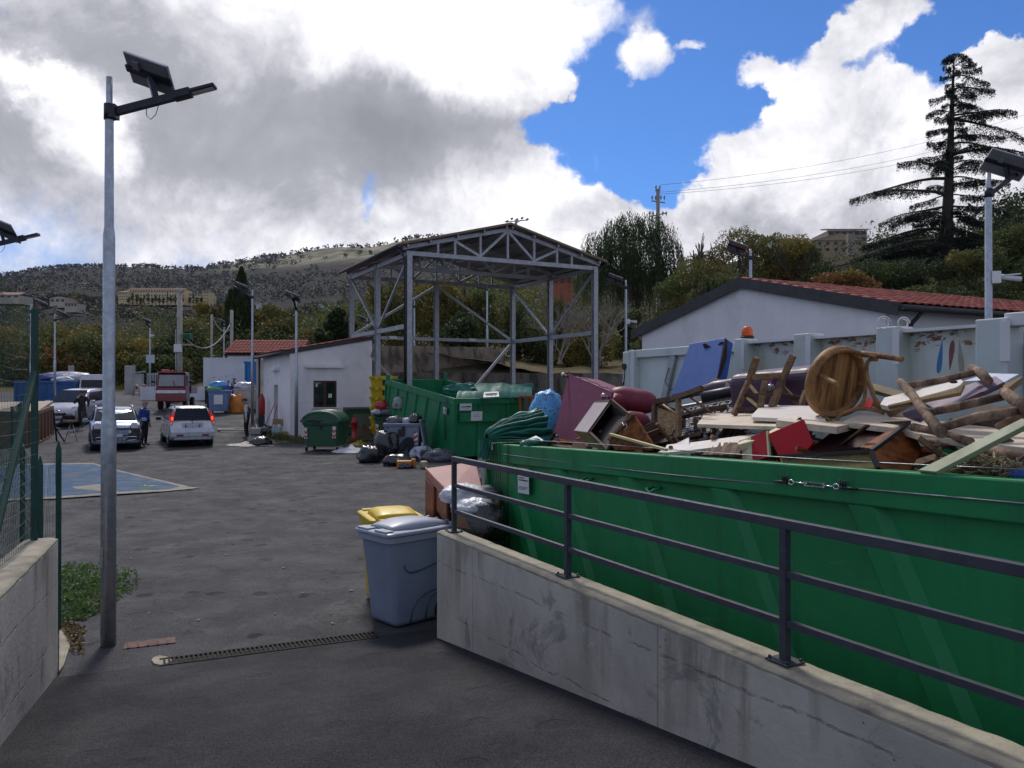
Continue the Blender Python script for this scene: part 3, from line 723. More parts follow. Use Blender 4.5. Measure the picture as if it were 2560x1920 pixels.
def fence(name, label, posts, sx=.05, sz=.1, r=.0016, H=None, tee=.02, extra=None, pointed=False, sag=.05):
    t = thing(name, label, 'fence', (0, 0, 0))
    for (p, z0, z1) in posts:
        mb = MB(); mb.box((p[0], p[1], (z0+z1)/2), (tee*2.0, tee*.35, z1-z0)); mb.box((p[0], p[1]+tee*.7, (z0+z1)/2), (tee*.35, tee*1.5, z1-z0))
        if pointed: mb.box((p[0], p[1], z1+tee*1.6), (tee*2.0, tee*.35, tee*3.2), taper=.2)
        obj('post', mb, FG, t)
    for (p, z0, z1), (q, y0, y1) in zip(posts, posts[1:]):
        mb = MB(); mesh_panel(mb, (p[0], p[1], 0), (q[0], q[1], 0), z0+.03, z1-.02, y0+.03, y1-.02, sx, sz, r, sag, 1)
        o = obj('wire_mesh', mb, FG, t, fix=False); o['kind'] = 'stuff'
    return t
LC = LW0+LN*.17
def lp(s): p = LC+LD*s; return (p.x, p.y)
tf = fence('wire_fence', 'tall green wire fence with a slanting brace on top of the left concrete wall', [(lp(.08), 1.18, 3.18), (lp(2.05), 1.18, 3.28), (lp(4.1), 1.18, 3.28), (lp(6.2), 1.18, 3.28)], tee=.030)
mb = MB(); a = Vector((*lp(.12), 2.62)); b = Vector((*lp(1.72), 1.2)); mb.bar(a, b, .045, .045); obj('brace', mb, FG, tf)
q8 = G(147, 1600)
low = [((-4.62, 8.15), 0.0, 1.82), ((-4.66, 7.35), .9, 1.72), ]
c1 = P(147, 1124, 8.25); c2 = P(101, 1163, 7.9); c3 = P(57, 1096, 9.6); c4 = P(-40, 1120, 11.5)
fence('wire_fence', 'low green wire fence with pointed posts running on behind the wall end', [((c1.x, c1.y), 0, c1.z), ((c2.x, c2.y), 0, c2.z), ((c3.x, c3.y), 0, c3.z), ((c4.x, c4.y), 0, c4.z)], tee=.028, pointed=True)
d1 = [P(-60, 950, 17), P(30, 950, 22), P(62, 950, 27)]
fence('wire_fence', 'farther dark green wire fence in front of the brown skip', [((p.x, p.y), gz(p.y), gz(p.y)+1.9) for p in d1], sx=.1, sz=.2, r=.003, tee=.03, sag=.0)

# ---------------------------------------------------------------- white hut
def tiles(parent, origin, ex, ey, nx, ny, w, h, m, name='tile', stuff=False):
    """pantiles: ex across (eaves direction), ey up the slope; each tile its own object sharing a mesh"""
    ex, ey = Vector(ex).normalized(), Vector(ey).normalized(); nz = ex.cross(ey).normalized()
    b = MB(); secs = []
    for s_ in (0, 1):
        sec = []
        for k in range(7):
            f = k/6; x = (f-.5)*w; z = .042*math.sin(f*math.pi)**.8+(.012 if s_ == 0 else 0)
            sec.append((x, -h*.03 if s_ == 0 else h*1.02, z))
        low_ = [(p[0], p[1], p[2]-.014) for p in sec][::-1]; secs.append(sec+low_)
    b.loft(secs)
    M = Matrix((ex, ey, nz)).transposed().to_4x4()
    if not stuff:
        me = b.mesh(name, m); fixn(me)
    allb = MB()
    for j in range(ny):
        for i in range(nx):
            p = Vector(origin)+ex*(i+.5)*w+ey*j*h+nz*(.006*j*0+rnd(0, .006))
            if stuff: allb.add([M.to_3x3() @ Vector(q)+p for q in b.v], b.f, 0, True)
            else:
                o = bpy.data.objects.new(name, me); COL.objects.link(o); o.parent = parent
                o.matrix_local = Matrix.Translation(p) @ M @ Matrix.Rotation(rnd(-.012, .012), 4, 'Z')
    if stuff: o = obj(name, allb, m, parent, fix=False); o['kind'] = 'stuff'
TILE = mat('terracotta_tile', (.27, .075, .055), .85, spec=.2, col2=(.18, .05, .04), scale=5, dirt=(.09, .06, .05), damt=.6, dscale=2)
BROWNW = mat('brown_frame', (.065, .022, .016), .5, scale=5)
GLASS = mat('window_glass', (.02, .028, .024), .05, .0, spec=.9, rvar=.02)
PLAST = mat('white_plaster', (.78, .745, .74), .9, col2=(.71, .68, .675), scale=1.1, bump=.002, bscale=120, dirt=(.45, .42, .40), damt=.35, dscale=.9)
FASC = mat('dark_fascia', (.045, .04, .042), .6, scale=4)
def hut():
    b = G(725, 1096); z0 = b.z; t = thing('hut', 'small white plastered hut with a sloping roof and a brown window', 'hut', b, SITE)
    Wd, Dp, h0, h1 = 3.55, 5.9, 3.55, 4.22      # local x right, y away
    def zt(x): return h0+(h1-h0)*x/Wd
    T = .28
    mb = MB()
    # front wall with a window opening: x 1.35..2.40, z 1.62..2.82
    wx0, wx1, wz0, wz1 = .98, 1.98, 1.28, 2.42
    mb.prism([(0, 0, -.5), (wx0, 0, -.5), (wx0, 0, zt(wx0)), (0, 0, zt(0))], (0, T, 0))
    mb.prism([(wx1, 0, -.5), (Wd, 0, -.5), (Wd, 0, zt(Wd)), (wx1, 0, zt(wx1))], (0, T, 0))
    mb.prism([(wx0, 0, -.5), (wx1, 0, -.5), (wx1, 0, wz0), (wx0, 0, wz0)], (0, T, 0))
    mb.prism([(wx0, 0, wz1), (wx1, 0, wz1), (wx1, 0, zt(wx1)), (wx0, 0, zt(wx0))], (0, T, 0))
    obj('front_wall', mb, PLAST, t)
    # left wall with the doorway: y 2.2..3.15
    dy0, dy1, dh = 2.45, 3.35, 2.25
    mb = MB()
    mb.box((T/2, (T+dy0)/2, (h0-.5)/2), (T, dy0-T, h0+.5)); mb.box((T/2, (dy1+Dp)/2, (h0-.5)/2), (T, Dp-dy1, h0+.5)); mb.box((T/2, (dy0+dy1)/2, (dh+h0)/2), (T, dy1-dy0, h0-dh))
    mb.box((Wd-T/2, (T+Dp)/2, (zt(Wd-T)-.5)/2), (T, Dp-T, zt(Wd-T)+.5)); mb.prism([(T, Dp, -.5), (Wd-T, Dp, -.5), (Wd-T, Dp, zt(Wd-T)), (T, Dp, zt(T))], (0, -T, 0))
    obj('side_wall', mb, PLAST, t)
    mb = MB(); mb.box((T*.8, (dy0+dy1)/2, dh/2-.02), (.05, dy1-dy0-.02, dh)); d = obj('door', mb, mat('dark_door', (.02, .022, .035), .5), t)
    obj('handle', MB().box((T*.8-.05, dy0+.14, 1.05), (.05, .10, .03)), ALU, d)
    mb = MB()
    for x0, x1 in ((wx0, wx0+.065), ((wx0+wx1)/2-.055, (wx0+wx1)/2+.055), (wx1-.065, wx1)): mb.box(((x0+x1)/2, .05, (wz0+wz1)/2), (x1-x0, .06, wz1-wz0))
    for z in (wz0+.035, wz1-.035): mb.box(((wx0+wx1)/2, .052, z), (wx1-wx0, .055, .07))
    w = obj('window', mb, BROWNW, t, bevel=.004)
    for a, c in ((wx0+.05, (wx0+wx1)/2-.05), ((wx0+wx1)/2+.05, wx1-.05)): obj('pane', MB().box(((a+c)/2, .07, (wz0+wz1)/2), (c-a, .012, wz1-wz0-.1)), GLASS, w)
    obj('paper_notice', MB().box((wx0+.73, .060, wz0+.50), (.15, .004, .17)).box((wx0+.15, .060, wz1-.2), (.07, .004, .12)), WHT, w)
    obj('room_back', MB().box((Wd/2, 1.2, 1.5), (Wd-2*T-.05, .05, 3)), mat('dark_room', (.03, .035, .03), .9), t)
    obj('sill', MB().box(((wx0+wx1)/2, -.025, wz0-.02), (wx1-wx0+.12, .12, .035)), PLAST, t, bevel=.004)
    obj('window_hood', MB().box((1.42, -.10, 3.03), (1.62, .2, .13)), PLAST, t, bevel=.005)
    obj('door_hood', MB().box((-.10, 2.75, 2.95), (.22, 1.25, .14)), PLAST, t, bevel=.005)
    # roof slab, fascia, tiles
    mb = MB(); sl_ = Vector((Wd, 0, h1-h0)).normalized()
    mb.prism([(-.3, -.06, zt(-.3)), (Wd+.05, -.06, zt(Wd+.05)), (Wd+.05, -.06, zt(Wd+.05)+.17), (-.3, -.06, zt(-.3)+.17)], (0, Dp+.2, 0)); rf = obj('roof', mb, FASC, t)
    mb = MB(); mb.cyl((-.36, -.08, zt(-.3)+.07), (-.36, Dp+.15, zt(-.3)+.07), .07, n=10); mb.cyl((-.2, Dp-.1, 0), (-.2, Dp-.1, zt(0)), .05, n=8); obj('gutter', mb, FASC, t)
    tiles(rf, (-.3, Dp+.1, zt(-.3)+.185), (0, -1, 0), (Wd, 0, h1-h0), 27, 10, .225, .36, TILE)
hut()

# ---------------------------------------------------------------- white walls behind, blue container
def white_wall():
    b = G(508, 1000); t = thing('boundary_wall', 'white painted boundary wall with a step down on its left behind the bins', 'wall', b, R(4))
    m = mat('whitewash', (.68, .68, .70), .9, col2=(.60, .60, .62), scale=1, bump=.006, bscale=30, dirt=(.20, .20, .19), damt=.7, dscale=1.8, dlo=.60, dhi=.68)
    mb = MB(); mb.box((2.9, .15, 1.05), (5.8, .3, 3.3)); mb.box((2.9, .15, 2.72), (5.84, .34, .06)); obj('high_wall', mb, m, t, bevel=.01)
    obj('low_wall', MB().box((-2.0, .15, .1), (3.98, .3, 1.5)), m, t, bevel=.01)
white_wall()
def pillar_wall():
    b = G(655, 1100)
    b = P(660, 1080, 39.8); b.z = .7
    t = top('concrete_pillar', MB().box((0, 0, 1.5), (.5, .5, 3.6)), CONC, 'bare concrete pillar standing at the back edge of the white hut', 'pillar', loc=P(655, 1000, 40.5)*1)
    t.location.z = .6; t.rotation_euler = (0, 0, SITE)
    mb = MB(); mb.box((0, 0, 1.3), (5.6, .3, 4.9)); mb.prism([(-2.8, -.15, 3.75), (-1.2, -.15, 4.35), (2.8, -.15, 4.35), (2.8, -.15, 3.75)], (0, .3, 0))
    t = top('concrete_wall', mb, CONC, 'grey concrete wall end rising behind the roof of the white hut', 'wall', loc=(0, 0, 0)); p = P(770, 900, 45.5); t.location = (p.x, p.y, .15); t.rotation_euler = (0, 0, SITE)
pillar_wall()
def small_roof():
    p = P(655, 885, 52); t = thing('shed', 'low shed with a terracotta tiled roof peeping over the white wall', 'shed', (p.x, p.y, 1.5), 0)
    zr = p.z-1.5
    obj('wall', MB().box((0, 2, (zr+.1)/2), (4.6, 3.6, zr+.1)), PLAST, t)
    r = obj('roof', MB().prism([(-2.5, 0, zr), (2.5, 0, zr), (2.1, 2.2, zr+.95), (-2.1, 2.2, zr+.95)], (0, .05, -.1)), FASC, t)
    tiles(r, (-2.5, -.1, zr+.05), (1, 0, 0), (0, 2.2, .95), 20, 8, .25, .30, TILE)
small_roof()

# ---------------------------------------------------------------- warehouse (right)
def warehouse():
    K = 18.0; tn = (2214-1280)/F; D = K/(tn+.47); base = Vector((tn*D, D, gz(D)))
    ang = SITE; t = thing('warehouse', 'white plastered warehouse with a low gable and red tiled roof', 'warehouse', base, ang)
    # local: x = away right (long side), y = away left (gable direction)
    Wg = 9.6; L = 20; he = 4.4-base.z; ha = 5.52-base.z; T = .3
    obj('gable_wall', MB().prism([(0, 0, -.5), (0, Wg, -.5), (0, Wg, he), (0, Wg/2, ha), (0, 0, he)], (T, 0, 0)), PLAST, t)
    mb = MB(); mb.box(((T+L)/2, .15, (he-.5)/2), (L-T, .3, he+.5)); mb.box(((T+L)/2, Wg-.15, (he-.5)/2), (L-T, .3, he+.5)); obj('side_wall', mb, mat('side_plaster', (.72, .70, .70), .9, col2=(.66, .64, .64), scale=1), t)
    for s in (0, 1):
        y0, y1 = (-.45, Wg/2) if s == 0 else (Wg+.45, Wg/2); k = (ha-he)/(Wg/2); z0 = he-.45*k
        mb = MB(); mb.prism([(-.12, y0, z0), (-.12, y1, ha), (-.12, y1, ha+.16), (-.12, y0, z0+.16)], (L+.3, 0, 0)); rf = obj('roof', mb, FASC, t)
        obj('fascia', MB().prism([(-.15, y0, z0-.12), (-.15, y1, ha-.12), (-.15, y1, ha+.2), (-.15, y0, z0+.2)], (.028, 0, 0)), FASC, t)
        if s == 0:
            sl_ = Vector((0, y1-y0, ha-z0)); n = 14; h = sl_.length/n
            # flat tile-effect sheets, one object each near the eaves; the rest in one part
            tiles(rf, (-.05, y0, z0+.175), (1, 0, 0), sl_, 48, 6, .30, h, TILE, 'tile')
            tiles(rf, Vector((-.05, y0, z0+.175))+sl_.normalized()*h*6, (1, 0, 0), sl_, 67, 8, .30, h, TILE, 'upper_tiles', stuff=True)
            tiles(rf, Vector((-.05+48*.3, y0, z0+.175)), (1, 0, 0), sl_, 19, 6, .30, h, TILE, 'far_tiles', stuff=True)
        else:
            sl_ = Vector((0, y1-y0, ha-z0)); tiles(rf, Vector((L, y0, z0+.175)), (-1, 0, 0), sl_, 67, 14, .30, sl_.length/14, TILE, 'rear_tiles', stuff=True)
    mb = MB(); mb.cyl((-.1, -.52, he-.03), (L, -.52, he-.03), .075, n=10); mb.tube([(.75, -.5, he-.05), (.75, -.15, he-.35), (.75, -.1, he-.5), (.75, -.1, -.4)], .055, 8); obj('gutter', mb, FASC, t)
warehouse()

# ---------------------------------------------------------------- steel canopy
def canopy():
    fl = Vector((-4.0, 31.0, 0)); fr = Vector((3.62, 35.0, 0)); u = (fr-fl).normalized(); L = (fr-fl).length
    ang = math.atan2(u.y, u.x); z0 = .3
    t = thing('canopy', 'open galvanised steel canopy with roof trusses and braced columns', 'canopy', (fl.x, fl.y, z0), ang)
    Dp = 7.7; H = 7.72-z0; rise = 1.22; zb = 4.88-z0; cw = .21
    M1 = GALVD
    cols = [(0, 0), (L, 0), (0, Dp/2), (L, Dp/2), (0, Dp), (L/2, Dp), (L, Dp)]
    for x, y in cols:
        mb = MB(); h = H if not (x == L/2) else H
        mb.box((x, y, h/2), (.012, cw, h)); 
        for s in (-1, 1): mb.box((x, y+s*cw/2, h/2), (cw, .014, h))
        for s in (-1, 1): mb.box((x+s*.0, y, h/2), (.16, .0, h)) if False else None
        cl = obj('column', mb, M1, t)
        obj('foot_plate', MB().box((x, y, .02), (.36, .36, .03)), M1, cl)
    def truss(y, front=False):
        mb = MB(); mb.bar((0-.1, y, H-.02), (L+.1, y, H-.02), .12, .17); obj('bottom_chord', mb, M1, t)
        for s in (0, 1):
            a = (0-.25, y, H+.16) if s == 0 else (L+.25, y, H+.16); mb = MB(); mb.bar(a, (L/2, y, H+rise+.06), .12, .15); obj('top_chord', mb, M1, t)
        def zt(x): return H+.16+(rise-.10)*(1-abs(x-L/2)/(L/2))
        xs = [L*f for f in (.14, .225, .355, .5, .645, .775, .86)]
        for x in xs: mb = MB(); mb.bar((x, y, H+.05), (x, y, zt(x)), .09, .11); obj('web', mb, M1, t)
        for a, b in (((xs[2], H+.08), (xs[3], zt(xs[3])-.05)), ((xs[4], H+.08), (xs[3], zt(xs[3])-.05)), ((xs[2], H+.08), (xs[1], zt(xs[1])-.06)), ((xs[4], H+.08), (xs[5], zt(xs[5])-.06))):
            mb = MB(); mb.bar((a[0], y, a[1]), (b[0], y, b[1]), .09, .10); obj('web', mb, M1, t)
    for y in (0, Dp/2, Dp): truss(y)
    def beam(a, b, w=.12, h=.16, n='beam', m=M1): obj(n, MB().bar(a, b, w, h), m, t)
    for x in (0, L):
        beam((x, .11, zb), (x, Dp/2-.11, zb), .14, .18); beam((x, Dp/2+.11, zb), (x, Dp-.11, zb), .14, .18); beam((x, 0, H-.04), (x, Dp, H-.04), .12, .17)
        beam((x, Dp/2+.1, zb+.12), (x, Dp-.1, H-.2), .09, .09, 'brace'); beam((x, Dp/2-.1, zb+.12), (x, .1, H-.2), .09, .09, 'brace')
    for x in (0,):
        beam((0, Dp/2+.1, zb-.3), (0, Dp-.1, .5), .09, .09, 'brace')
    beam((.11, Dp, zb), (L/2-.11, Dp, zb), .14, .16); beam((L/2+.11, Dp, zb), (L-.11, Dp, zb), .14, .16)
    beam((L/2+.1, Dp, H-.25), (L-.15, Dp, zb+.1), .10, .12, 'brace'); beam((L-.1, Dp, zb-.12), (L/2+1.0, Dp, 1.0), .10, .12, 'brace')
    beam((.1, Dp, zb+.1), (L/2-.1, Dp, H-.25), .10, .12, 'brace'); beam((.1, Dp, zb-.1), (L/2-.6, Dp, 1.0), .10, .12, 'brace')
    # roof sheets: each slope in corrugated panels, with purlins below
    SH = mat('roof_sheet_under', (.25, .25, .26), .5, .3, col2=(.18, .18, .185), scale=1.2); SHT = mat('roof_sheet_top', (.22, .15, .085), .7, col2=(.14, .10, .07), scale=2)
    for s in (0, 1):
        n = 5
        for i in range(n):
            f0, f1 = i/n, (i+1)/n
            xa, xb = (-.45, L/2) if s == 0 else (L+.45, L/2)
            x0, x1 = xa+(xb-xa)*f0, xa+(xb-xa)*f1; zr0, zr1 = H+.24+(rise)*f0, H+.24+(rise)*f1
            mb = MB(); secs = []
            ny = 33; pts = []
            for k in range(ny):
                y = -.3+(Dp+.6)*k/(ny-1); dz = .02*(k % 2); pts.append((y, dz))
            for (x, z) in ((x0, zr0), (x1, zr1)):
                secs.append([(x, y, z+dz) for y, dz in pts]+[(x, y, z+dz+.03) for y, dz in pts[::-1]])
            mb.loft(secs, smooth=False); obj('roof_panel', mb, SH if True else SHT, t)
        for f in (.05, .25, .5, .75, .97):
            xa, xb = (-.35, L/2) if s == 0 else (L+.35, L/2); x = xa+(xb-xa)*f
            mb = MB(); mb.bar((x, -.25, H+.17+rise*f), (x, Dp+.25, H+.17+rise*f), .06, .12); obj('purlin', mb, M1, t)
        mb = MB(); xa, xb = (-.45, L/2) if s == 0 else (L+.45, L/2)
        mb.prism([(xa, -.33, H+.22), (xb, -.33, H+.22+rise), (xb, -.33, H+.31+rise), (xa, -.33, H+.31)], (0, .025, 0)); obj('verge_trim', mb, mat('wood_trim', (.21, .15, .085), .8, scale=4), t)
        mb = MB(); x = xa-.04 if s == 0 else xa+.04; mb.cyl((x, -.3, H+.2), (x, Dp+.3, H+.2), .075, n=8)
        if s == 0: mb.tube([(x, -.05, H+.2), (-.17, -.05, H-.25), (-.17, -.05, .1)], .055, 8)
        else: mb.tube([(x, .05, H+.2), (L+.17, .05, H-.25), (L+.17, .05, .1)], .055, 8)
        obj('gutter', mb, mat('brown_gutter', (.035, .028, .028), .5), t)
    # junction boxes along the beams
    for x in (2.0, L-2.4): obj('junction_box', MB().box((x, Dp-.14, zb+.02), (.35, .1, .14)), WHT, t)
canopy()
# retaining walls behind the canopy
def retaining():
    m = mat('old_concrete', (.30, .23, .165), .95, col2=(.17, .145, .12), scale=.9, bump=.02, bscale=9, dirt=(.055, .05, .042), damt=.85, dscale=1.3, dlo=.46, dhi=.62, streak=.5, detail=8)
    m2 = mat('mossy_concrete', (.19, .165, .13), .95, col2=(.10, .09, .075), scale=1.3, bump=.02, bscale=9, dirt=(.035, .033, .028), damt=.85, dscale=1.6, dlo=.45, dhi=.6, streak=.3, detail=8)
    def wl(a, b, z0, z1, th, m, lab):
        a, b = Vector(a), Vector(b); d = b-a; L = Vector((d.x, d.y, 0)).length; n = max(2, int(L/.35)); rows = []
        t = thing('retaining_wall', lab, 'wall', (a.x, a.y, 0), math.atan2(d.y, d.x))
        k = max(1, round(L/3.2))
        for q in range(k):
            x0, x1 = L*q/k, L*(q+1)/k-.015; nn = 10; sec = []
            for i in range(nn+1):
                x = x0+(x1-x0)*i/nn; zz = z1+.07*mnoise.noise(Vector((x*1.3, z1*5, 0)))+.03*mnoise.noise(Vector((x*6, 2, 0)))
                sec.append([(x, 0, z0), (x, th, z0), (x, th, zz), (x, .02*mnoise.noise(Vector((x*2, 0, 0))), zz)])
            mb = MB(); mb.loft(sec, smooth=False); obj('wall_section', mb, m, t)
    a, b = P(905, 900, 44.5), P(1263, 900, 48.0); za, zb_ = .6, 4.95
    wl((a.x, a.y, 0), (b.x, b.y, 0), .4, 4.85, .5, m, 'tall stained retaining wall with peeling plaster behind the canopy')
    a, b = P(860, 930, 42.8), P(1590, 930, 45.0)
    wl((a.x, a.y, 0), (b.x, b.y, 0), .2, 3.28, .5, m2, 'lower mossy concrete retaining wall running behind the skips')
retaining()
def bank():
    """earth bank and yard edge that close the ground up to the hillside on the right"""
    mb = MB(); pxs = np.linspace(860, 5200, 120); vs = []
    for px in pxs:
        p0 = P(px, 968, 45.2); p1 = P(px, terr_y(px, 46.5), 46.5); p2 = terr(px, 48)
        zt = min(3.0, p1.z) if px < 1600 else p1.z
        vs += [(p0.x, p0.y, 0), (p0.x, p0.y+.1, zt), (p2.x, p2.y, p2.z-.05)]
    n = 3; fs = [(i*n+j, (i+1)*n+j, (i+1)*n+j+1, i*n+j+1) for i in range(len(pxs)-1) for j in range(2)]
    mb.add(vs, fs, 0, True); struct('earth_bank', mb, mat('earth', (.085, .075, .045), .95, col2=(.05, .055, .025), scale=.8, bump=.05, bscale=4))
bank()
# ---------------------------------------------------------------- roll-off skips
def paint(name, col, **k):
    kw = dict(rough=.5, col2=tuple(x*.78 for x in col), scale=1.3, bump=.0015, bscale=25, dirt=tuple(x*.35+.01 for x in col), damt=.5, dscale=2.2, dlo=.55, dhi=.72, rvar=.12, coat=.0)
    kw.update(k); return mat(name, col, **kw)
def skip_paint(name, c1, c2, seed=0):
    m = bpy.data.materials.new(name); m.use_nodes = True; t = NT(m.node_tree); b = t.n['Principled BSDF']
    tc = t.add('ShaderNodeTexCoord'); o = t.vmath('ADD', tc.outputs['Object'], (seed, 0, 0))
    c = t.mix(t.ramp(t.noise(o, .9, 6, .6, .5), .32, .68), c1, c2)
    st = t.ramp(t.noise(t.vmath('MULTIPLY', o, (1, 1, .10)), 5.5, 7, .7), .50, .64)
    c = t.mix(t.math('MULTIPLY', st, .38), c, tuple(x*.40+.006 for x in c1))
    c = t.mix(t.math('MULTIPLY', t.ramp(t.noise(t.vmath('MULTIPLY', o, (.35, 1, 3)), 3.2, 8, .75, 1.2), .60, .66), .35), c, tuple(min(1, x*1.25+.05) for x in c2))
    ru = t.ramp(t.noise(o, 9, 8, .78, .3), .675, .70); c = t.mix(ru, c, t.mix(t.noise(o, 60, 2, .5), (.09, .03, .012), (.20, .08, .03)))
    t.l.new(c, b.inputs['Base Color']); t.l.new(t.ramp(t.noise(o, 2.2, 5, .6), .3, .7, .40, .62), b.inputs['Roughness']); b.inputs['Specular IOR Level'].default_value = .4
    bn = t.add('ShaderNodeBump'); bn.inputs['Distance'].default_value = .02; t.l.new(t.noise(o, 1.3, 3, .5), bn.inputs['Height'])
    bn2 = t.add('ShaderNodeBump'); bn2.inputs['Distance'].default_value = .001; t.l.new(t.math('SUBTRACT', t.noise(o, 40, 4, .6), ru), bn2.inputs['Height']); t.l.new(bn.outputs[0], bn2.inputs['Normal']); t.l.new(bn2.outputs[0], b.inputs['Normal'])
    return m
GRN = skip_paint('skip_green', (.006, .205, .062), (.006, .165, .050)); GRN2 = skip_paint('skip_green_mid', (.008, .19, .068), (.007, .155, .055), 7)
GRD = paint('skip_green_inner', (.005, .10, .035), rough=.6)
RUSTM = mat('rust', (.20, .075, .03), .9, col2=(.10, .04, .02), scale=20)
PAPER = mat('paper', (.66, .66, .64), .6, col2=(.6, .6, .58), scale=8)
INK = mat('ink', (.03, .03, .035), .7)
def paper_sign(par, M, w, h, lines, border=False, name='label_plate', hw=True, words=None):
    mb = MB(); mb.add([M @ Vector(q) for q in ((0, 0, 0), (w, 0, 0), (w, 0, h), (0, 0, h), (0, .003, 0), (w, .003, 0), (w, .003, h), (0, .003, h))], [(0, 1, 2, 3), (7, 6, 5, 4), (0, 4, 5, 1), (1, 5, 6, 2), (2, 6, 7, 3), (3, 7, 4, 0)])
    o = obj(name, mb, PAPER, par)
    mb = MB()
    for (x0, z0, lw, lh) in lines: mb.add([M @ Vector(q) for q in ((x0*w, -.0015, z0*h), ((x0+lw)*w, -.0015, z0*h), ((x0+lw)*w, -.0015, (z0+lh)*h), (x0*w, -.0015, (z0+lh)*h))], [(0, 1, 2, 3)])
    if lines: obj('print', mb, INK, o)
    return o
def skip(label, origin, dirx, L, Wd, H, m, mi, ribs, rake=0.0, z0=.12, flange=.2, tilt=0.0, ribw=.17, group=None, lower=None, endribs=3, hooks=()):
    """local x runs along the length towards the camera end, y across, z up"""
    ang = math.atan2(dirx[1], dirx[0])
    t = thing('skip', label, 'skip', origin, 0, group); t.rotation_euler = (0, -tilt, ang)
    th = .05
    mb = MB(); mb.box((L/2, 0+th/2, (z0+H)/2), (L, th, H-z0)); obj('side_panel', mb, m, t)
    mb = MB(); mb.box((L/2, Wd-th/2, (z0+H)/2), (L, th, H-z0)); obj('side_panel', mb, m, t)
    mb = MB(); mb.box((th/2, Wd/2, (z0+H)/2), (th, Wd-2*th-.004, H-z0)); obj('end_panel', mb, m, t)
    mb = MB(); mb.box((L-th/2, Wd/2, (z0+H)/2), (th, Wd-2*th-.004, H-z0)); obj('end_panel', mb, m, t)
    mb = MB(); mb.box((L/2, Wd/2, z0+.04), (L-2*th-.01, Wd-2*th-.01, .06)); obj('floor', mb, mi, t)
    for y, s in ((0, -1), (Wd, 1)):
        mb = MB(); mb.box((L/2, y+s*.03-s*.02, H-flange/2), (L+.06, .10, flange)); obj('top_rail', mb, m, t, bevel=.012)
        mb = MB(); mb.box((L/2, y+s*.02, z0+.07), (L+.02, .06, .16)); obj('bottom_rail', mb, m, t, bevel=.008)
        for x in ribs:
            h0, h1 = z0+.15, H-flange-.001; d = rake*(h1-h0); w = ribw; pr = .055*s
            vs = []
            for (xx, zz) in ((x, h1), (x+d, h0)):
                vs += [(xx-w*.72, y, zz), (xx-w*.42, y+pr, zz), (xx+w*.42, y+pr, zz), (xx+w*.72, y, zz)]
            mb = MB(); mb.add(vs, [(0, 4, 5, 1), (1, 5, 6, 2), (2, 6, 7, 3), (0, 1, 2, 3), (7, 6, 5, 4)]); obj('rib', mb, m, t)
    for x in (0, L):
        s = -1 if x == 0 else 1
        mb = MB(); mb.box((x+s*.02, Wd/2, H-flange*.42), (.09, Wd-.02, flange*.84)); obj('top_rail', mb, m, t, bevel=.01)
        for k in range(endribs):
            y = Wd*(k+.5)/endribs if endribs > 2 else Wd*(.36 if k == 0 else .78)
            mb = MB(); mb.box((x+s*.025, y, (z0+H-flange)/2), (.05, .10, H-flange-z0-.01)); obj('end_rib', mb, m, t, bevel=.006)
        for y in (0, Wd):
            mb = MB(); mb.box((x+s*.035, y, (z0+H)/2), (.07, .12, H-z0)); obj('corner_post', mb, m, t, bevel=.01)
    for x in hooks:
        mb = MB(); mb.tube([(x-.05, -.02, H-flange-.06), (x-.05, -.09, H-flange-.07), (x+.0, -.10, H-flange-.10), (x+.05, -.09, H-flange-.07), (x+.06, -.02, H-flange-.05)], .013, 6); obj('tarp_hook', mb, m, t)
    for k in range(2): obj('roller', MB().cyl((L-.5 if k else .5, .4, .09), (L-.5 if k else .5, Wd-.4, .09), .09, n=12), mi, t)
    return t
ND = Vector((.425, -.905, 0))
P0 = Vector((-.228, 9.5, .02))
near = skip('big dark green skip behind the railing heaped with broken furniture', P0, ND, 7.2, 2.45, 1.815, GRN, GRD, [.57, 1.73, 2.96, 4.19, 5.43, 6.6], rake=.5, tilt=.036, flange=.21, hooks=(2.35, 3.4), z0=.16, ribw=.2)
